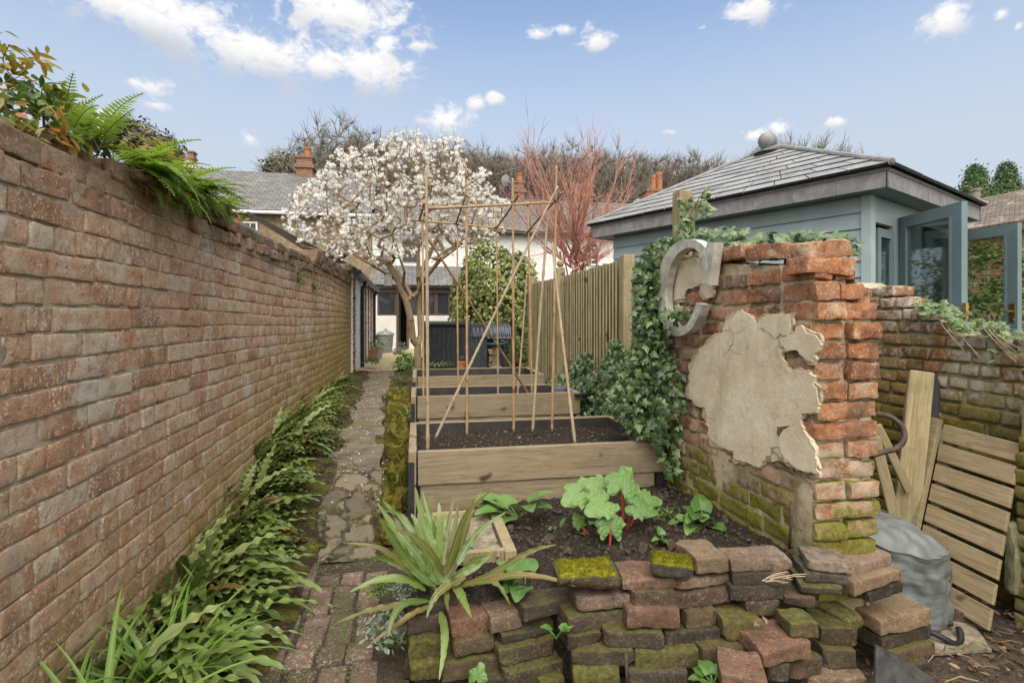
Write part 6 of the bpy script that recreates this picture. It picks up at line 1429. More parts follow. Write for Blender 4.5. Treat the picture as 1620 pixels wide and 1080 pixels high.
for i in range(4):
    j = (i + 1) % 4; b0, b1, t0, t1 = E[i], E[j], tops[i], tops[j]
    cen = (b0 + b1 + t0 + t1) / 4; nrm = np.cross(b1 - b0, t0 - b0); nrm /= np.linalg.norm(nrm); nrm = nrm if nrm[2] > 0 else -nrm
    for k in range(K):
        f0, f1 = k / K, min(1, (k + 1.04) / K); p = [b0 + (t0 - b0) * f0, b1 + (t1 - b1) * f0, b1 + (t1 - b1) * f1, b0 + (t0 - b0) * f1]; L = np.linalg.norm(p[1] - p[0]); n = max(1, int(L / .33)); off = .5 * (k % 2)
        cuts = np.clip(np.concatenate([[0], (np.arange(n + 1) + off) / n, [1]]), 0, 1); cuts = np.unique(np.round(cuts, 4))
        for a, b in zip(cuts[:-1], cuts[1:]):
            if b - a < .005: continue
            e = .006 / max(L, .1); a_, b_ = a + e, b - e
            q0 = p[0] + (p[1] - p[0]) * a_; q1 = p[0] + (p[1] - p[0]) * b_; q2 = p[3] + (p[2] - p[3]) * b_; q3 = p[3] + (p[2] - p[3]) * a_
            h = .012 + U(0, .003); mbs.hexa([q0, q1, q2, q3, q0 + nrm * (h + .010), q1 + nrm * (h + .010), q2 + nrm * .012, q3 + nrm * .012], U(0, 1)); dn = (p[0] - p[3]); dn = dn / np.linalg.norm(dn) * .003; mbs.add([q0 + dn - nrm * .004, q1 + dn - nrm * .004, q1 + dn + nrm * (h + .007), q0 + dn + nrm * (h + .007)], [(0, 1, 2, 3)], .5, mi=1)  # dark strip along each slate's lower edge paints the shade between courses
    mj.add([b0, b1, t1, t0], [(0, 1, 2, 3)])
SLN = simple('smooth_grey_slate', lambda t: t.out(t.pbsdf(t.mix(t.step(t.noise(4, 5, .7), .35, .7), t.ramp(t.attr('lv'), [(0, (.15, .155, .16)), (1, (.25, .255, .26))]), (.29, .29, .285)), .55, t.bump(t.noise(60, 4, .6), .2, .004), spec=.4)))
mbs.build('slates', [SLN, BLACKT], su); mj.build('roof_deck', BLACKT, su)
mb = MB()
for b0, t0 in zip(E, tops): mb.tube([b0 + [0, 0, .02], t0 + [0, 0, .03]], .03, 8)
mb.tube([ridge[0] + [0, 0, .03], ridge[1] + [0, 0, .03]], .05, 8); mb.build('lead_hips', LEAD, su)
mb = MB(); mb.lathe([(.001, .24)] + [(.11 * math.sin(a), .13 - .11 * math.cos(a)) for a in np.linspace(3.1, .4, 16)] + [(.05, .03), (.07, .0), (.16, -.03)], apex + [0, 0, .02], 24); mb.build('ball_finial', LEAD, su, smooth=True)
# the two doors, standing open
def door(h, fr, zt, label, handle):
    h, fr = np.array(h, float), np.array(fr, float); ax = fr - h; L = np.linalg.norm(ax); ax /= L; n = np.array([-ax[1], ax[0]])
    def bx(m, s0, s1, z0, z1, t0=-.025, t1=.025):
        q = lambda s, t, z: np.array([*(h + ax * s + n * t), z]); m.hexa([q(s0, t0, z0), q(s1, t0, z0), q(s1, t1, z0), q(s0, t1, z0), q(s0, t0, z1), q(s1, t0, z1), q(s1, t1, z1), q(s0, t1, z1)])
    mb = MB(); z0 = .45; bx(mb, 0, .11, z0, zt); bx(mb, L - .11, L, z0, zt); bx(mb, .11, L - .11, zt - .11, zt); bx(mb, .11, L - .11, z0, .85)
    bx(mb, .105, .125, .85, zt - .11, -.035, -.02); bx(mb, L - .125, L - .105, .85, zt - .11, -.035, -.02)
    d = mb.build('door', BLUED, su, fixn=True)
    mb = MB(); bx(mb, .11, L - .11, .85, zt - .11, -.004, .004); mb.build('pane', GLASS, d, fixn=True)
    if handle:
        for sg in (-1, 1):
            mb = MB(); q = lambda s, t, z: np.array([*(h + ax * s + n * t), z]); z = 1.43; mb.tube([q(L - .05, sg * .025, z), q(L - .05, sg * .075, z)], .012, 8); mb.tube([q(L - .045, sg * .075, z), q(L - .10, sg * .08, z + .006), q(L - .17, sg * .075, z)], .009, 8); bx(mb, L - .075, L - .025, z - .11, z + .08, min(sg * .025, sg * .032), max(sg * .025, sg * .032)); mb.build('handle', BRASS, d, fixn=True)
    return d
door(C0 + v2 * .72, (4.58, 3.73), 2.35, '', False)
d2 = door((6.06, 5.1), (6.04, 4.37), 2.33, '', True)
mb = MB(); q = np.array([4.58, 3.73]); mb.box((4.57, 3.715, 1.42), (.03, .03, .14), .1); mb.build('lock_plate', BRASS, su)

# ---------------------------------------------------------------- houses
def roofslab(name, p, th, mat, parent, u=1.0):
    """p: eave-left, eave-right, ridge-right, ridge-left"""
    p = [np.array(q, float) for q in p]; n = np.cross(p[1] - p[0], p[3] - p[0]); n /= np.linalg.norm(n); n = n if n[2] > 0 else -n
    mb = MB(); mb.hexa(p + [q + n * th for q in p]); o = mb.build(name, mat, parent, fixn=True)
    ex = (p[1] - p[0]) / np.linalg.norm(p[1] - p[0]); ey = np.cross(n, ex); uv = o.data.uv_layers.new(name='UVMap'); off = OFF[o.name]
    for l in o.data.loops: c = np.array(o.data.vertices[l.vertex_index].co) + off - p[0]; uv.data[l.index].uv = (c.dot(ex) * u + 20, c.dot(ey) * u + 20)
    return o
def wallbox(mb, x0, x1, y0, y1, z0, z1): mb.hexa([(x0, y0, z0), (x1, y0, z0), (x1, y1, z0), (x0, y1, z0), (x0, y0, z1), (x1, y0, z1), (x1, y1, z1), (x0, y1, z1)])
def window(parent, pa, pb, Yw, frame=WHITEP, bars=(3, 2), glass=DGLASS):
    a, b = onY(*pa, Yw), onY(*pb, Yw); x0, x1, z1, z0 = a[0], b[0], a[2], b[2]; w_ = .06; mb = MB()
    for c in ((x0, x0 + w_, z0, z1), (x1 - w_, x1, z0, z1), (x0 + w_, x1 - w_, z0, z0 + w_), (x0 + w_, x1 - w_, z1 - w_, z1)): wallbox(mb, c[0], c[1], Yw - .06, Yw - .003, c[2], c[3])
    for k in range(1, bars[0]): x = x0 + (x1 - x0) * k / bars[0]; wallbox(mb, x - .018, x + .018, Yw - .05, Yw - .012, z0 + w_, z1 - w_)
    for k in range(1, bars[1]): z = z0 + (z1 - z0) * k / bars[1]; wallbox(mb, x0 + w_, x1 - w_, Yw - .047, Yw - .014, z - .018, z + .018)
    f = mb.build('window', frame, parent, fixn=True); mb = MB(); wallbox(mb, x0 + w_ * .5, x1 - w_ * .5, Yw - .022, Yw - .016, z0 + w_ * .5, z1 - w_ * .5); mb.build('pane', glass, f, fixn=True); return f
def chimney(parent, pxl, pxr, pt, pb, Yc, pots, mat=BR_HOUSE, dep=.7):
    a, b = onY(pxl, pt, Yc), onY(pxr, pb, Yc); x0, x1, z1, z0 = a[0], b[0], a[2], b[2]; mb = MB(); wallbox(mb, x0, x1, Yc, Yc + dep, z0, z1)
    wallbox(mb, x0 - .07, x1 + .07, Yc - .07, Yc + dep + .07, z1 - .42, z1 - .28); wallbox(mb, x0 - .05, x1 + .05, Yc - .05, Yc + dep + .05, z1, z1 + .1); c = mb.build('chimney', mat, parent, fixn=True)
    for (px, pw, py) in pots:
        q = onY(px, py, Yc + dep / 2); r = pw / 2 * (Yc / FPX) * 1.0; mb = MB(); mb.lathe([(r, 0), (r * .92, (q[2] - z1) * .8), (r * 1.1, (q[2] - z1) * .82), (r * 1.1, q[2] - z1), (r * .7, q[2] - z1), (r * .7, .1)], (q[0], Yc + dep / 2, z1 + .1), 14); mb.build('pot', TERRA, c, smooth=False)
    return c
# left terrace house
h1 = thing('cottage', (-4.5, 22, .3), 'stone cottage with grey slate roof and white sash window behind the left wall', 'house')
Ye, Yr = 20.5, 23.8; l0, r0 = onY(248, 336, Ye)[0], onY(588, 336, Ye)[0]; ze = onY(400, 336, Ye)[2]; zr = onY(400, 276, Yr)[2]
mb = MB(); wallbox(mb, l0, r0, Ye, Ye + 6.6, .2, ze); mb.build('wall', LOCHRE, h1, fixn=True)
roofslab('roof', [(l0 - .2, Ye - .25, ze - .05), (r0, Ye - .25, ze - .05), (r0, Yr, zr), (l0 - .2, Yr, zr)], .12, SLATE_H, h1)
roofslab('back_roof', [(r0, Yr + 3.4, ze), (l0 - .2, Yr + 3.4, ze), (l0 - .2, Yr, zr), (r0, Yr, zr)], .12, SLATE_H, h1)
mb = MB(); mb.tube([(l0 - .25, Ye - .32, ze - .04), (r0, Ye - .32, ze - .04)], .06, 8); mb.build('gutter', WHITEP, h1)
mb = MB(); x = onY(352, 345, Ye)[0]; mb.tube([(x, Ye - .1, ze), (x, Ye - .1, .3)], .05, 8); mb.build('downpipe', WHITEP, h1)
mb = MB(); a, b = onY(358, 344, Ye), onY(411, 349, Ye); wallbox(mb, a[0], b[0], Ye - .03, Ye + .02, b[2], a[2]); mb.build('brick_arch', BR_HOUSE, h1, fixn=True)
window(h1, (361, 350), (408, 392), Ye, bars=(4, 2)); window(h1, (517, 389), (542, 412), Ye, bars=(3, 3))
chimney(h1, 469, 494, 249, 312, 23.4, [(487, 10, 238)])
# white cottage in the middle
h2 = thing('cottage', (5, 22, .3), 'long white painted cottage with brown slate roof behind the red stemmed tree', 'house')
l1, r1 = r0 + .02, onY(1085, 370, Ye)[0]; ze2 = onY(850, 370, Ye)[2]; zr2 = onY(850, 319, Yr)[2]
mb = MB(); wallbox(mb, l1, r1, Ye + .05, Ye + 6.6, .2, ze2); mb.build('wall', WHITEW, h2, fixn=True)
roofslab('roof', [(l1, Ye - .2, ze2 - .05), (r1, Ye - .2, ze2 - .05), (r1, Yr, zr2), (l1, Yr, zr2)], .12, SLATE_B, h2)
roofslab('back_roof', [(r1, Yr + 3.4, ze2), (l1, Yr + 3.4, ze2), (l1, Yr, zr2), (r1, Yr, zr2)], .12, SLATE_B, h2)
mb = MB(); mb.tube([(l1, Ye - .27, ze2 - .04), (r1, Ye - .27, ze2 - .04)], .055, 8); mb.build('gutter', BLACKG, h2)
mb = MB()
for x in np.arange(l1, r1, .45): mb.tube([(x, Yr, zr2 + .12), (x + .43, Yr, zr2 + .12)], .12, 8)
mb.build('ridge_tiles', SLATE_B, h2)
window(h2, (924, 383), (946, 420), Ye + .05, bars=(2, 4)); window(h2, (637, 378), (664, 414), Ye + .05, frame=BROWNF, bars=(2, 1))
chimney(h2, 813, 829, 289, 330, 23.4, [(822, 10, 278)]); chimney(h2, 915, 939, 296, 330, 23.4, [(930, 11, 288)])
mb = MB(); c = onY(800, 286, 23.3); mb.lathe([(.001, .06), (.15, .035), (.27, .0)], (0, 0, 0), 20); dv0 = np.concatenate(mb.v); mb.v = [dv0 @ rotx(math.radians(100)).T @ rotz(.6).T + c]; mb.tube([c, c + [.35, .1, -.1], c + [.4, .15, -.9]], .02, 6); mb.build('satellite_dish', DISHM, h2, smooth=True)
mb = MB(); c = onY(806, 288, 23.3); mb.tube([c + [.1, 0, -1], c + [.1, 0, 1.0]], .02, 6); a, b = onY(781, 277, 23.3), onY(824, 264, 23.3); mb.tube([a, b], .015, 5)
for k in range(9): q = a + (b - a) * k / 8; mb.tube([q - [.02, .25, .0], q + [.02, .25, 0]], .008, 4)
a, b = onY(781, 262, 23.6), onY(803, 258, 23.6); mb.tube([a, b], .012, 5); mb.build('aerial', STEEL, h2)
# chimney house further right with two orange pots
h3 = thing('cottage', (9, 24, .3), 'cottage mostly hidden by the summerhouse roof, its chimney carrying two orange pots', 'house')
x0, x1 = onY(1000, 340, 24)[0], onY(1130, 340, 24)[0]; mb = MB(); wallbox(mb, r1 + .02, x1, 21, 27, .2, 4.4); mb.build('wall', WHITEW, h3, fixn=True)
roofslab('roof', [(r1 + .02, 20.8, 4.35), (x1, 20.8, 4.35), (x1, 24, 5.9), (r1 + .02, 24, 5.9)], .12, SLATE_B, h3)
chimney(h3, 1024, 1068, 302, 340, 22.6, [(1034, 8, 281), (1043, 10, 276)], dep=.9)
mb = MB(); c = onY(1010, 324, 22.5); mb.lathe([(.001, .06), (.15, .035), (.27, .0)], (0, 0, 0), 20); dv0 = np.concatenate(mb.v); mb.v = [dv0 @ rotx(math.radians(95)).T @ rotz(-.5).T + c]; mb.tube([c, c + [.1, .3, -.6]], .02, 6); mb.build('satellite_dish', DISHM, h3, smooth=True)
# lean-to with the back door
ln = thing('lean_to_porch', (0, 19, .3), 'brown framed lean-to with dark doorway and white walls at the end of the path', 'lean-to')
Yl = 18.5; x0, x1 = onY(590, 460, Yl)[0], onY(760, 460, Yl)[0]; zt = onY(600, 455, Yl)[2]
dx0, dx1 = onY(627, 460, Yl)[0], onY(647, 460, Yl)[0]
mb = MB(); sill = onY(600, 499, Yl)[2]
wallbox(mb, x0, onY(597, 460, Yl)[0], Yl, Yl + 2, .25, zt - .15); wallbox(mb, onY(597, 460, Yl)[0], dx0, Yl, Yl + .15, .25, sill); wallbox(mb, dx1, x1, Yl, Yl + .15, .25, sill); wallbox(mb, x1 - .1, x1, Yl, Yl + 2, sill, zt - .15); mb.build('wall', RENDERC, ln, fixn=True)
mb = MB(); wallbox(mb, x0 - .1, x1, Yl - .04, Yl + .1, zt - .16, zt); wallbox(mb, dx0, dx0 + .08, Yl - .02, Yl + .1, .3, zt - .16); wallbox(mb, dx1 - .08, dx1, Yl - .02, Yl + .1, .3, zt - .16); mb.build('fascia', BROWNF, ln, fixn=True)
mb = MB(); wallbox(mb, x0, x1, Yl + 1.9, Yl + 1.95, .25, zt); wallbox(mb, x0, x1, Yl + .1, Yl + 2, .2, .27); mb.build('dark_room', DARKIN, ln, fixn=True)
window(ln, (598, 463), (627, 500), Yl + .1, frame=BROWNF, bars=(1, 1)); window(ln, (674, 462), (690, 499), Yl + .1, frame=BROWNF, bars=(1, 1)); window(ln, (690, 462), (712, 499), Yl + .1, frame=BROWNF, bars=(1, 1)); window(ln, (648, 462), (674, 499), Yl + .1, frame=BROWNF, bars=(1, 1))
mb = MB(); a, b = onY(698, 465, Yl + .3), onY(708, 496, Yl + .3); wallbox(mb, a[0], b[0], Yl + .3, Yl + .32, b[2], a[2]); mb.build('curtain', WHITEP, ln, fixn=True)
mb = MB(); wallbox(mb, dx0 + .09, dx0 + .13, Yl + .1, Yl + .8, .3, 2.1); mb.build('door', BLACKT, ln, fixn=True)
zt2 = onY(650, 424, 20.3)[2]; roofslab('roof', [(x0 - .15, Yl - .2, zt), (x1, Yl - .2, zt), (x1, 20.45, zt2), (x0 - .15, 20.45, zt2)], .1, SLATE_H, ln)
gb = onY(610, 556, 16.2); mb = MB(); mb.lathe([(.19, 0), (.23, .50), (.24, .52), (.255, .52), (.255, .55), (.2, .60), (.06, .66), (.03, .66), (.025, .72), (.001, .72)], (gb[0], 16.2, .36), 22); tag(mb.build('metal_bin', GALV, smooth=False), 'round galvanised bin with lid before the lean-to wall', 'bin')
mb = MB(); a = onY(596, 533, Yl - .02); mb.box((a[0] + .1, Yl - .06, a[2]), (.3, .1, .16)); tag(mb.build('wall_box', BLACKP), 'small black meter box on the white lean-to wall', 'meter box')
for i, (px, py, d, r, h_, lab) in enumerate(((586, 571, 12.0, .13, .22, 'terracotta pot of herbs by the white outbuilding'), (597, 566, 12.3, .14, .26, 'grey planter beside the terracotta pot by the white outbuilding'), (601, 552, 15.0, .2, .3, 'planter with grassy leaves before the galvanised bin'))):
    c = P(px, py, d); t = thing('plant_pot', (c[0], c[1], pz(c[1])), lab, 'plant pot'); z = pz(c[1]); mb = MB(); mb.lathe([(r * .7, 0), (r, h_), (r * 1.08, h_), (r * 1.08, h_ + .03), (r * .9, h_ + .03), (r * .88, h_ - .03), (0, h_ - .03)], (c[0], c[1], z), 18); mb.build('pot', TERRA if i == 0 else CONCP, t)
    mb = MB(); n = 60; d_ = rnd(n); d_[:, 2] = np.abs(d_[:, 2]); leaves(mb, np.array([c[0], c[1], z + h_]) + d_ * [r * 1.2, r * 1.2, r * 1.6], d_ * .4 + [0, 0, .5], U(.04, .09, n), tmpl=BLADE, lu=.5); mb.build('leaves', SHRUBG, t)
# feeder hanging by the magnolia, black store, corrugated log store, bird bath
c = P(614, 442, 8.2); mb = MB(); mb.box(c, (.12, .12, .2)); mb.hexa([c + [x, y, .1] for x, y in ((-.09, -.08), (.09, -.08), (.09, .08), (-.09, .08))] + [c + [x, y, .17] for x, y in ((-.09, -.01), (.09, -.01), (.09, .01), (-.09, .01))]); tag(mb.build('bird_feeder', CONCP, fixn=True), 'pale box bird feeder hanging among the lower magnolia branches', 'bird feeder')
bs = thing('black_store', (.3, 10, .45), 'low black timber store with double doors behind the farthest raised bed', 'store')
Yb = 9.7; a, b = onY(676, 514, Yb), onY(736, 582, Yb); mb = MB(); wallbox(mb, a[0] - .05, b[0] + .02, Yb, Yb + .6, .42, a[2]); mb.hexa([(a[0] - .1, Yb - .06, a[2]), (b[0] + .05, Yb - .06, a[2]), (b[0] + .05, Yb + .65, a[2] + .04), (a[0] - .1, Yb + .65, a[2] + .04), (a[0] - .1, Yb - .06, a[2] + .03), (b[0] + .05, Yb - .06, a[2] + .03), (b[0] + .05, Yb + .65, a[2] + .07), (a[0] - .1, Yb + .65, a[2] + .07)]); mb.build('cabinet', BLACKT, bs, fixn=True)
xm = (a[0] + b[0]) / 2
for x0_, x1_ in ((a[0], xm - .006), (xm + .006, b[0])):
    mb = MB(); n = 4
    for k in range(n): w_ = (x1_ - x0_) / n; wallbox(mb, x0_ + k * w_ + .002, x0_ + (k + 1) * w_ - .002, Yb - .025, Yb - .002, .47, a[2] - .05)
    for z in (.62, a[2] - .2): wallbox(mb, x0_ if x0_ < xm - .1 else x1_ - .2, (x0_ if x0_ < xm - .1 else x1_ - .2) + .2, Yb - .033, Yb - .026, z, z + .03)
    d = mb.build('door', BLACKT, bs, fixn=True)
mb = MB(); mb.tube([(xm + .015, Yb - .03, .82), (xm + .015, Yb - .06, .82), (xm + .015, Yb - .06, .9), (xm + .015, Yb - .03, .9)], .006, 6); mb.build('latch', STEEL, bs)
cs = thing('log_store', (1.1, 10.1, .45), 'curved corrugated steel log store beside the black timber store', 'log store')
xa, xb, xc_ = onY(740, 515, Yb)[0], onY(771, 515, Yb)[0], onY(809, 515, Yb)[0]; zt = onY(780, 512, Yb)[2]
mb = MB(); prof = [(Yb - .02, zt - .24)] + [(Yb + .22 - .24 * math.cos(t_), zt - .24 + .24 * math.sin(t_)) for t_ in np.linspace(.15, 1.57, 9)] + [(Yb + .7, zt)]; xs = np.linspace(xb - .3, xc_, 150); V = []
for x in xs:
    for k, (y, z) in enumerate(prof):
        o_ = .016 * math.sin(x * 2 * math.pi / .075); n_ = np.array([-(prof[min(k + 1, len(prof) - 1)][1] - prof[max(k - 1, 0)][1]), prof[min(k + 1, len(prof) - 1)][0] - prof[max(k - 1, 0)][0]]); n_ = n_ / np.linalg.norm(n_); V.append((x, y + n_[0] * o_, z + n_[1] * o_))
mb.add(V, gridfaces(len(xs), len(prof))); mb.build('curved_roof', STEEL, cs, smooth=True)
mb = MB(); xs = np.linspace(xa, xb, 60); V = []
for x in xs:
    o_ = .016 * math.sin(x * 2 * math.pi / .075); V += [(x, Yb + .02 + o_, .44), (x, Yb + .02 + o_, zt - .01)]
mb.add(V, gridfaces(60, 2)); mb.build('corrugated_side', STEEL, cs, smooth=True); mb = MB(); xs = np.linspace(xb, xc_, 100); V = []
for x in xs: o_ = .016 * math.sin(x * 2 * math.pi / .075); V += [(x, Yb + .5 + o_, .44), (x, Yb + .5 + o_, zt)]
mb.add(V, gridfaces(100, 2)); mb.build('corrugated_back', STEEL, cs, smooth=True)
mb = MB(); mb.tube([(xb, Yb - .01, zt - .26), (xc_, Yb - .01, zt - .26)], .012, 6); mb.tube([(xc_, Yb, .44), (xc_, Yb, zt - .25)], .02, 6); mb.build('front_bar', STEEL, cs)
for i in range(9):
    mb = MB(); c = np.array([xb + .06 + (i % 3) * .055, Yb + .02, .48 + (i // 3) * .13]); v, f = rbox((.06, .3, .11), (3, 6, 4), .012, .007, 18, 180 + i); mb.add(v @ roty(U(-.4, .4)).T + c + [0, .15, 0], f); tag(mb.build('split_log', LOGM), 'split log stacked in the corrugated log store', 'log', 'split logs in the log store')
bb = thing('bird_bath', (.95, 9.35, .45), 'stone bird bath with teal glazed bowl and a perched bird figure', 'bird bath'); c = onY(785, 583, 9.3); q = onY(785, 546, 9.3); cx_ = c[0]
mb = MB(); zb = pz(9.3); hh = q[2] - zb - .02; mb.lathe([(.11, 0), (.11, .04), (.07, .07), (.055, .2), (.06, hh * .8), (.085, hh)], (cx_, 9.3, zb), 18); mb.build('pedestal', STONE, bb)
mb = MB(); mb.lathe([(.05, 0), (.15, .025), (.175, .055), (.165, .055), (.13, .03), (.001, .02)], (cx_, 9.3, zb + hh), 24); bw = mb.build('bowl', TEAL, bb, smooth=True)
mb = MB(); b0 = np.array([cx_ + .12, 9.28, zb + hh + .075]); mb.tube(spline([b0 + [-.05, 0, .02], b0 + [-.03, 0, .03], b0 + [0, 0, .01], b0 + [.04, 0, .0], b0 + [.08, 0, .015]], 4), [.004, .008, .013, .016, .018, .02, .022, .022, .02, .018, .014, .011, .009, .007, .006, .005, .004], 8); mb.build('bird_figure', TEAL, bw, smooth=True)
tp = P(730, 582, 8.4); mb = MB(); mb.lathe([(.05, 0), (.07, .12), (.078, .12), (.078, .145), (.065, .145), (.062, .1), (0, .1)], (tp[0], tp[1], pz(tp[1]) + .08), 16); t = tag(mb.build('terracotta_pot', TERRA), 'small terracotta pot of seedlings before the black store', 'plant pot')
mb = MB(); n = 24; leaves(mb, np.array([tp[0], tp[1], pz(tp[1]) + .23]) + rng.normal(size=(n, 3)) * [.04, .04, .03], np.tile([0, -.2, .8], (n, 1)), U(.02, .04, n), tmpl=OVAL, lu=OVAL_LU); mb.build('leaves', SHRUBG, t)
gp = P(886, 626, 5.1); gt = thing('plant_pot', (gp[0], gp[1], .56), 'grey plastic pot with a small twiggy plant in the middle timber bed', 'plant pot'); mb = MB(); mb.lathe([(.058, 0), (.072, .12), (.078, .12), (.078, .135), (.068, .135), (.066, .1), (0, .1)], (gp[0], gp[1], .57), 20); mb.build('pot', POTGREY, gt)
mb = MB(); n = 60; p_ = np.array([gp[0], gp[1], .68]) + rnd(n) * [.09, .09, .08] + [0, 0, .07]; leaves(mb, p_, np.tile([0, -.3, .7], (n, 1)), U(.015, .035, n), tmpl=OVAL, lu=OVAL_LU)
for k in range(20): mb.tube(np.array([[gp[0], gp[1], .66], p_[k]]), .0015, 4)
mb.build('plant', SHRUBG, gt)
mb = MB(); c = P(925, 622, 5.0); mb.box(c + [0, 0, 0], (.28, .18, .02), .2); tag(mb.build('seed_tray', BLACKP), 'flat black seed tray on the corner of the middle timber bed', 'tray')
# old brick building and greenery beyond the summerhouse
ob2 = thing('old_barn', (13, 9, .4), 'old brick building with mossy lichened tile roof at the far right', 'building')
e0, e1 = P(1500, 377, 13.5), P(1760, 335, 11.5); r0_, r1_ = P(1500, 332, 16.2), P(1760, 280, 13.8); roofslab('roof', [e0, e1, r1_, r0_], .15, TILE_R, ob2)
n2 = r0_ - e0; n2[2] = 0; n2 /= np.linalg.norm(n2); mb = MB(); w0, w1 = e0 + n2 * .25, e1 + n2 * .25; k_ = [np.array([w0[0], w0[1], .2]), np.array([w1[0], w1[1], .2])]; k_ += [k_[1] + n2 * 5, k_[0] + n2 * 5]; mb.hexa(k_ + [k_[0] * [1, 1, 0] + [0, 0, e0[2] - .05], k_[1] * [1, 1, 0] + [0, 0, e1[2] - .05], k_[2] * [1, 1, 0] + [0, 0, e1[2] - .05], k_[3] * [1, 1, 0] + [0, 0, e0[2] - .05]]); mb.build('wall', BR_HOUSE, ob2, fixn=True)
c = P(1543, 322, 15.5); mb = MB(); mb.lathe([(.14, -.3), (.12, .35), (.15, .36), (.15, .42), (.08, .42)], c, 12); mb.build('chimney_pot', STONE, ob2)
bush('laurel_bush', (8.7, 7.7, .4), 6, 60, (1.3, 1.2, 2.2), SHRUBG, 'green bush seen through the open summerhouse doors', 'bush', .11, 3000, sr=.012)
bush('laurel_bush', (8.0, 6.2, .4), 6, 60, (1.2, 1.0, 1.95), SHRUBG, 'green climber covered bush at the right edge beyond the open door', 'bush', .11, 3000, sr=.012)
bush('grey_shrub', (5.35, 3.9, .4), 6, 30, (.55, .4, .78), LAMI, 'small leaved grey green shrub seen through the second door pane', 'shrub', .03, 1500, sr=.012)
mb = MB()
for x in np.arange(0, 6.0, .1): mb.box((6.6 + x * .97, 8.6 - x * .25, .95), (.09, .02, 1.1), -.25, U(0, 1))
tag(mb.build('board_fence', TIMBER), 'brown board fence behind the bushes, seen through the summerhouse doors', 'fence')
bush('flowering_shrub', (2.35, 9.6, .5), 6, 40, (.55, .5, 1.25), SHRUBG, 'leafy shrub with white specks over the fence below the red stems', 'shrub', .075, 600, sr=.015)
bush('flowering_shrub', (3.05, 9.9, .5), 6, 40, (.5, .5, 1.2), SHRUBG, 'leafy shrub between the red stems and the summerhouse corner', 'shrub', .075, 460, sr=.015)
mb = MB(); wallbox(mb, 1.9, 4.6, 12.5, 12.55, .3, 1.98); tag(mb.build('plank_fence', CONCP), 'grey plank fence panel far behind the slatted fence', 'fence')
# ---------------------------------------------------------------- magnolia
DM = 8.4
mg = thing('magnolia_tree', P(661, 590, DM), 'star magnolia in full white flower beyond the raised beds', 'tree')
pl = lambda pts: [P(x, y, d) for x, y, d in pts]
trunks = [pl([(661, 596, DM), (661, 575, DM), (661, 545, DM), (653, 536, DM - .05), (650, 507, DM - .1), (643, 475, DM - .1), (636, 462, DM - .15), (629, 444, DM - .2), (613, 413, DM - .3)]),
          pl([(661, 545, DM), (665, 530, DM + .05), (663, 489, DM + .05), (663, 444, DM + .05), (661, 400, DM + .1), (655, 350, DM + .15)]),
          pl([(652, 470, DM - .1), (630, 430, DM + .2), (588, 404, DM + .4), (550, 375, DM + .5)]), pl([(663, 460, DM), (673, 440, DM - .3), (696, 411, DM - .5), (722, 392, DM - .5), (745, 360, DM - .4)]),
          pl([(636, 462, DM), (640, 430, DM - .3), (620, 370, DM - .5), (590, 310, DM - .4)]), pl([(662, 440, DM), (690, 380, DM + .4), (715, 320, DM + .5), (728, 260, DM + .4)]), pl([(629, 444, DM), (590, 420, DM - .5), (540, 390, DM - .7), (500, 360, DM - .6)])]
crown = [(450, 345), (462, 315), (490, 285), (505, 262), (540, 240), (575, 238), (600, 228), (640, 212), (668, 216), (690, 228), (715, 214), (732, 222), (728, 245), (742, 272), (765, 270), (785, 300), (800, 325), (792, 370), (765, 380), (735, 395), (720, 392), (690, 412), (660, 402), (640, 408), (600, 428), (565, 408), (530, 412), (500, 402), (480, 395), (458, 372)]
tg = pxs(crown, 1000, DM - 1.1, DM + 1.1)
A, par, cnt, tips, dr = grow(trunks, tg, .22, .45, .10, -.02)
i_ = rng.integers(0, len(A), 2200); i_ = i_[cnt[i_] < 14]; n_ = len(i_); dq_ = dr[i_] * .7 + rnd(n_) * .5 + [0, 0, .35]
mb = MB(); wood(mb, A, par, cnt, .0036, .43, 6, .065, .0026); segs(mb, A[i_], A[i_] + dq_ * U(.05, .22, n_)[:, None], np.full(n_, .0028), np.full(n_, .0016), 4, U(.3, 1, n_)); mb.build('trunk', BARK_MAG, mg, smooth=True)
# twigs reaching up from the outermost wood, as on the photo
PT = ([(0, 0, 0), (-.10, .35, .10), (.10, .35, .10), (-.14, .7, .16), (.14, .7, .16), (0, 1.05, .12)], [(0, 2, 1), (1, 2, 4, 3), (3, 4, 5)])
fv, ffc = [], []
for k in range(9):
    a = 2 * math.pi * k / 9 + .2; R = rotz(a) @ rotx(math.radians(28 + 22 * (k % 2) + (13 * k) % 17)); b = len(fv)
    for p in PT[0]: fv.append(R @ np.array(p))
    for f in PT[1]: ffc.append(tuple(i + b for i in f))
thin = np.where(cnt < 6)[0]; sel = thin[rng.integers(0, len(thin), 1550)]; sel = np.concatenate([tips, sel]); pos = A[sel] + rng.normal(size=(len(sel), 3)) * .035 + [0, 0, .01]; n = len(pos)
mb = MB(); scatter(mb, np.array(fv), ffc, pos, frames(dr[sel] * .5 + rnd(n) * .7 + [0, -.15, .45]), U(.038, .068, n)); mb.build('flowers', PETAL, mg)
sel = thin[rng.integers(0, len(thin), 2600)]; pos = A[sel] + rng.normal(size=(2600, 3)) * .03; mb = MB(); scatter(mb, [(-.2, 0, 0), (.2, 0, 0), (.22, .6, .1), (-.2, .6, -.1), (0, 1.1, 0)], [(0, 1, 2, 3), (3, 2, 4)], pos, frames(rnd(2600), rnd(2600) * .7 + [0, 0, .8]), U(.015, .034, 2600)); mb.build('buds', BUDM, mg)

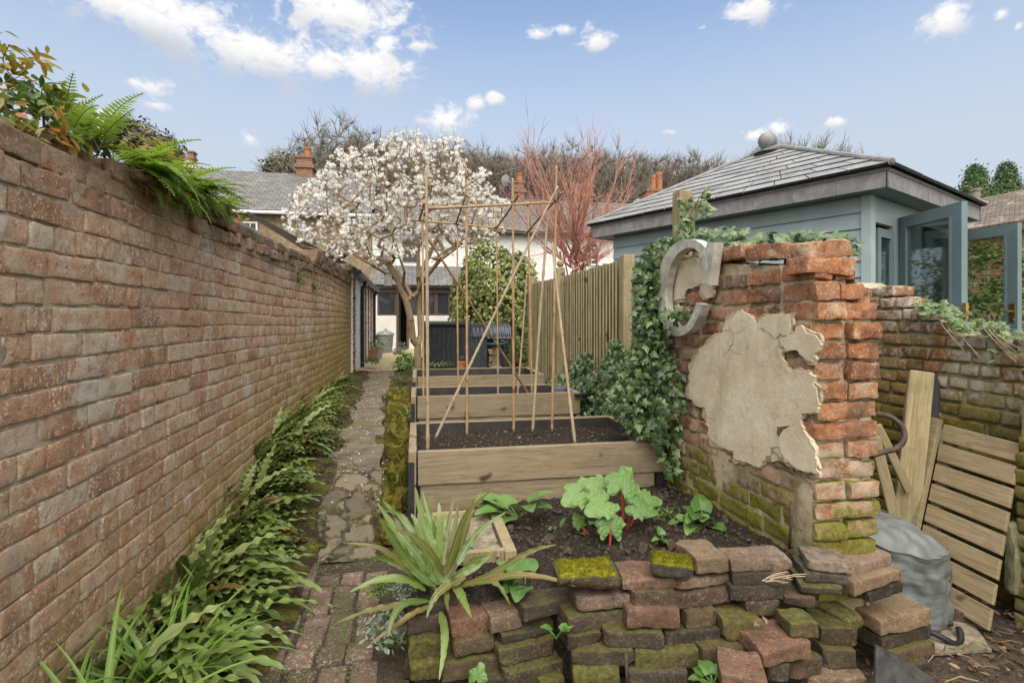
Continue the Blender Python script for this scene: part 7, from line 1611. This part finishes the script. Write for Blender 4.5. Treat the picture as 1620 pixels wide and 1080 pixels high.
# ---------------------------------------------------------------- red stemmed tree behind the fence
DR = 11.5
rt = thing('coral_bark_tree', P(912, 450, DR), 'multi-stemmed tree with coral red bare branches behind the fence', 'tree')
mbr, mbt = MB(), MB()
def whip(mb, p, d, L, r0, r1, n=8, up=.25, jit=.05):
    pts = [np.array(p, float)]; d = np.array(d, float); d /= np.linalg.norm(d)
    for i in range(n):
        d = d + np.array([0, 0, up / n]) + rng.normal(size=3) * jit; d /= np.linalg.norm(d); pts.append(pts[-1] + d * L / n)
    pts = np.array(pts); r = np.linspace(r0, r1, n + 1); segs(mb, pts[:-1], pts[1:], r[:-1], r[1:], 5, U(0, 1)); return pts, r
fork = P(912, 428, DR)
for (x, y, r) in ((912, 450, .05), (898, 452, .03), (935, 452, .035), (920, 455, .04)): whip(mbr, P(x, y + 40, DR), P(x + (x - 912) * .3, y - 30, DR) - P(x, y + 40, DR), 1.3, r, r * .7, 6, 0, .02)
for k in range(34):
    az = U(0, 6.28); tilt = U(.05, 1.15); base = fork + [U(-.18, .22), U(-.15, .15), U(-.15, .35)]; d0 = [math.cos(az) * math.sin(tilt) * 1.35, math.sin(az) * math.sin(tilt), math.cos(tilt)]
    L = U(1.7, 2.9) * (1 if tilt < .6 else .85); p, r = whip(mbr, base, d0, L, U(.016, .032), .005, 10, .35, .045)
    for m in range(9):
        i = int(U(2, 10)); dd = p[min(i + 1, 10)] - p[i - 1]; dd /= np.linalg.norm(dd); q, rr = whip(mbr if m < 4 else mbt, p[i], dd + rng.normal(size=3) * .32, L * U(.2, .45), max(.006, r[i] * .6), .003, 6, .3, .06)
        for w_ in range(4):
            e = int(U(1, 6)); de = q[e + 1 if e < 6 else 6] - q[e - 1]; de /= np.linalg.norm(de) + 1e-9; whip(mbt, q[e], de + rng.normal(size=3) * .4, L * U(.08, .2), .0042, .002, 3, .3, .08)
mbr.build('stems', BARK_RED, rt, smooth=True); mbt.build('twigs', BARK_RED, rt)

# ---------------------------------------------------------------- bare trees beyond the houses
def bare(seedn, n, shape, name='bare_tree', trunkh=.3):
    base = np.zeros(3); tk = [[(0, 0, 0), (0, .0, .12), (.01, 0, trunkh), (.02, .01, trunkh + .15), (.0, 0, trunkh + .35)], [(.01, 0, trunkh * .8), (.1, .05, trunkh + .12), (.18, .06, trunkh + .3)], [(.01, 0, trunkh), (-.1, .0, trunkh + .14), (-.2, .05, trunkh + .3)], [(.0, 0, trunkh), (0, -.1, trunkh + .15), (.03, -.18, trunkh + .28)]]
    d = rnd(n); d[:, 2] = np.abs(d[:, 2]) * 1.0 - .15; r = U(.25, 1, n) ** .45; tg = np.array([0, 0, trunkh + .16]) + d * np.array(shape) * r[:, None] * (1 + .12 * wob(d, 5, seedn))[:, None]
    A, par, cnt, tips, dr = grow(tk, tg, .05, .4, .09, .05)
    m = 13000; i = rng.integers(0, len(A), m); i = i[cnt[i] < 12]; m = len(i); a = A[i]; dq = dr[i] * .6 + rnd(m) * .45 + [0, 0, .25]; mb = MB(); wood(mb, A, par, cnt, .00075, .52, 4, .03, .0011)
    segs(mb, a, a + dq * U(.03, .085, m)[:, None], np.full(m, .0011), np.full(m, .0006), 3, U(0, 1, m)); return mb
BT = []
for k, (n, shp, th) in enumerate(((1300, (.42, .42, .56), .25), (1000, (.33, .33, .60), .3), (1200, (.5, .45, .5), .28))):
    BT.append(bare(k, n, shp, trunkh=th).build('bare_tree', BARK_FAR, origin=(0, 0, 0)))
def at_top(px, ytop_, d): r = P(px, ytop_, d); g = float(G(r[0], r[1])); return (r[0], r[1], g), r[2] - g
TREES = [(540, 184, 47, 0, 1.0, 'big dome crowned bare tree behind the chimney, left of the magnolia top'), (494, 214, 50, 1, 1.1, 'bare tree on the left flank of the big dome crowned one'), (588, 205, 52, 1, 1.1, 'bare tree just right of the big dome crowned one'), (640, 212, 52, 2, 1, 'bare tree peeping over the left half of the magnolia crown'),
         (700, 226, 58, 0, 1, 'bare woodland tree right behind the magnolia top'), (735, 226, 62, 2, 1, 'bare woodland tree between magnolia and television aerial'), (775, 232, 58, 1, 1.1, 'bare woodland tree above the satellite dish'), (812, 236, 60, 2, 1, 'bare woodland tree above the aerial chimney'), (850, 226, 56, 1, 1.1, 'bare tree behind the left side of the red stems'), (893, 222, 58, 0, 1, 'bare tree behind the middle of the red stems'),
         (935, 226, 56, 1, 1.1, 'bare tree behind the right side of the red stems'), (972, 236, 54, 2, 1, 'bare tree right of the red stems'), (1012, 240, 58, 0, 1, 'bare tree left of the two orange chimney pots'), (1050, 236, 54, 1, 1.1, 'bare tree directly above the two orange chimney pots'), (1085, 240, 52, 0, .9, 'bare tree right of the two orange chimney pots'), (1112, 236, 50, 1, 1.1, 'bare tree just left of the summerhouse roof'), (1238, 212, 32, 2, .86, 'wide bare tree behind the summerhouse ball finial'),
         (668, 238, 66, 1, 1.2, 'distant bare tree filling the gap in the woodland behind the magnolia'), (756, 240, 68, 0, 1.1, 'distant dense bare tree low behind the aerial')]
seen = set()
for (px, yt, d, k, wsc, lab) in TREES:
    loc, h = at_top(px, yt, d); sc = h / (.98, 1.06, .92)[k]
    if k not in seen: seen.add(k); o = BT[k]; o.location = loc; o.rotation_euler = (0, 0, U(0, 6.28))
    else: o = dup(BT[k], loc, U(0, 6.28), 1)
    o.scale = (sc * wsc, sc * wsc, sc); tag(o, lab, 'tree', 'bare trees beyond the houses')
# undergrowth of the wooded hillside
mb = MB(); n = 15000; px = U(640, 1130, n); d = U(52, 78, n); p0 = np.array([P(a, 300, b) for a, b in zip(px, d)]); g = G(p0[:, 0], p0[:, 1]); ht = np.array([P(a, 282 + 10 * math.sin(a * .05) + 12 * math.sin(a * .13), b)[2] for a, b in zip(px, d)]); p0[:, 2] = g + (ht - g) * U(0, .95, n)
dq = rnd(n) * .7 + [0, 0, .9]; segs(mb, p0, p0 + dq * U(.5, 1.8, n)[:, None], U(.02, .05, n), np.full(n, .012), 3, U(0, 1, n)); tag(mb.build('woodland', BARK_FAR, origin=(0, 55, 0)), kind='stuff')
# evergreens
def evergreen(label, blobs, d, base, mat, size, nper, cone=False):
    g = P(*base, d); t = thing('evergreen_tree', (g[0], g[1], float(G(g[0], g[1]))), label, 'tree'); mb = MB(); z0 = float(G(g[0], g[1])); tops_ = []
    for (px, py, rx, ry) in blobs:
        c = P(px, py, d); R = np.array([rx, rx * .9, ry]) * d / FPX; q = rnd(nper); tops_.append(c)
        if cone: s = U(0, 1, nper); q = np.stack([q[:, 0], q[:, 1], np.zeros(nper)], 1); q /= np.linalg.norm(q, axis=1)[:, None]; f_ = (1 - s) ** .8 * (.75 + .25 * np.sin(s * 40 + np.arctan2(q[:, 1], q[:, 0]) * 3)); pos = c + np.stack([q[:, 0] * R[0] * f_, q[:, 1] * R[0] * f_, (s * 2 - 1) * R[2]], 1) * 1.0 + rng.normal(size=(nper, 3)) * R[0] * .1
        else: pos = c + q * R * ((1 + .38 * wob(q, 4, int(px)) + .25 * wob(q, 10, int(py))) * U(.3, 1.0, nper) ** .5)[:, None]
        leaves(mb, pos, q * .8 + [0, 0, .3], U(.6, 1.2, nper) * size, hang=.1, tmpl=BLADE, lu=.5, tilt=.6)
    mb.build('crown', mat, t); tg_ = np.concatenate([c + rng.normal(size=(25, 3)) * np.array([rx, rx, ry]) * .5 * d / FPX for c, (px, py, rx, ry) in zip(tops_, blobs)])
    A, par, cnt, tips, dr = grow([[(g[0], g[1], z0), (g[0], g[1], z0 + (tops_[0][2] - z0) * .5), tops_[0]]], tg_[:2] * 0 + tops_[0] + [[0, 0, .1], [.1, 0, .2]] if cone else tg_, .6, .4, .1); mb = MB(); wood(mb, A, par, cnt, .03, .5, 5, .3); mb.build('trunk', BARK_DK, t, smooth=True)
evergreen('dark round headed evergreen above the ferns on the left wall', [(203, 205, 32, 20), (228, 222, 34, 18), (255, 236, 28, 18), (272, 252, 16, 14), (185, 225, 16, 12)], 45, (220, 330), EVERG, .42, 1000)
evergreen('low dark evergreen left of the brick chimney', [(448, 262, 26, 14), (436, 268, 16, 10)], 46, (450, 330), EVERG, .42, 800)
evergreen('left hand green conifer above the old barn roof', [(1543, 318, 42, 50)], 26, (1543, 400), YEW, .15, 13000, True)
evergreen('right hand green conifer above the old barn roof', [(1592, 316, 40, 52)], 27, (1592, 400), YEW, .15, 13000, True)
# a second gable and chimney peeping over the left cottage
hb = thing('cottage', (-14, 34, .5), 'pale gabled house with one thin chimney showing beyond the slate roof at left', 'house'); c = P(300, 272, 34); mb = MB(); wallbox(mb, c[0] - 1.2, c[0] + 1.0, c[1], c[1] + 3, .3, c[2] - .1)
mb.prism([c + [-1.3, 0, -.1], c + [1.1, 0, -.1], c + [-.1, 0, .85]], (0, 3, 0)); mb.build('wall', RENDERC, hb, fixn=True); chimney(hb, 296, 306, 241, 275, c[1] + .5, [], dep=.5)
for o in list(bpy.data.objects):
    if o.type == 'MESH' and o.name.startswith('holes'): bpy.data.objects.remove(o)
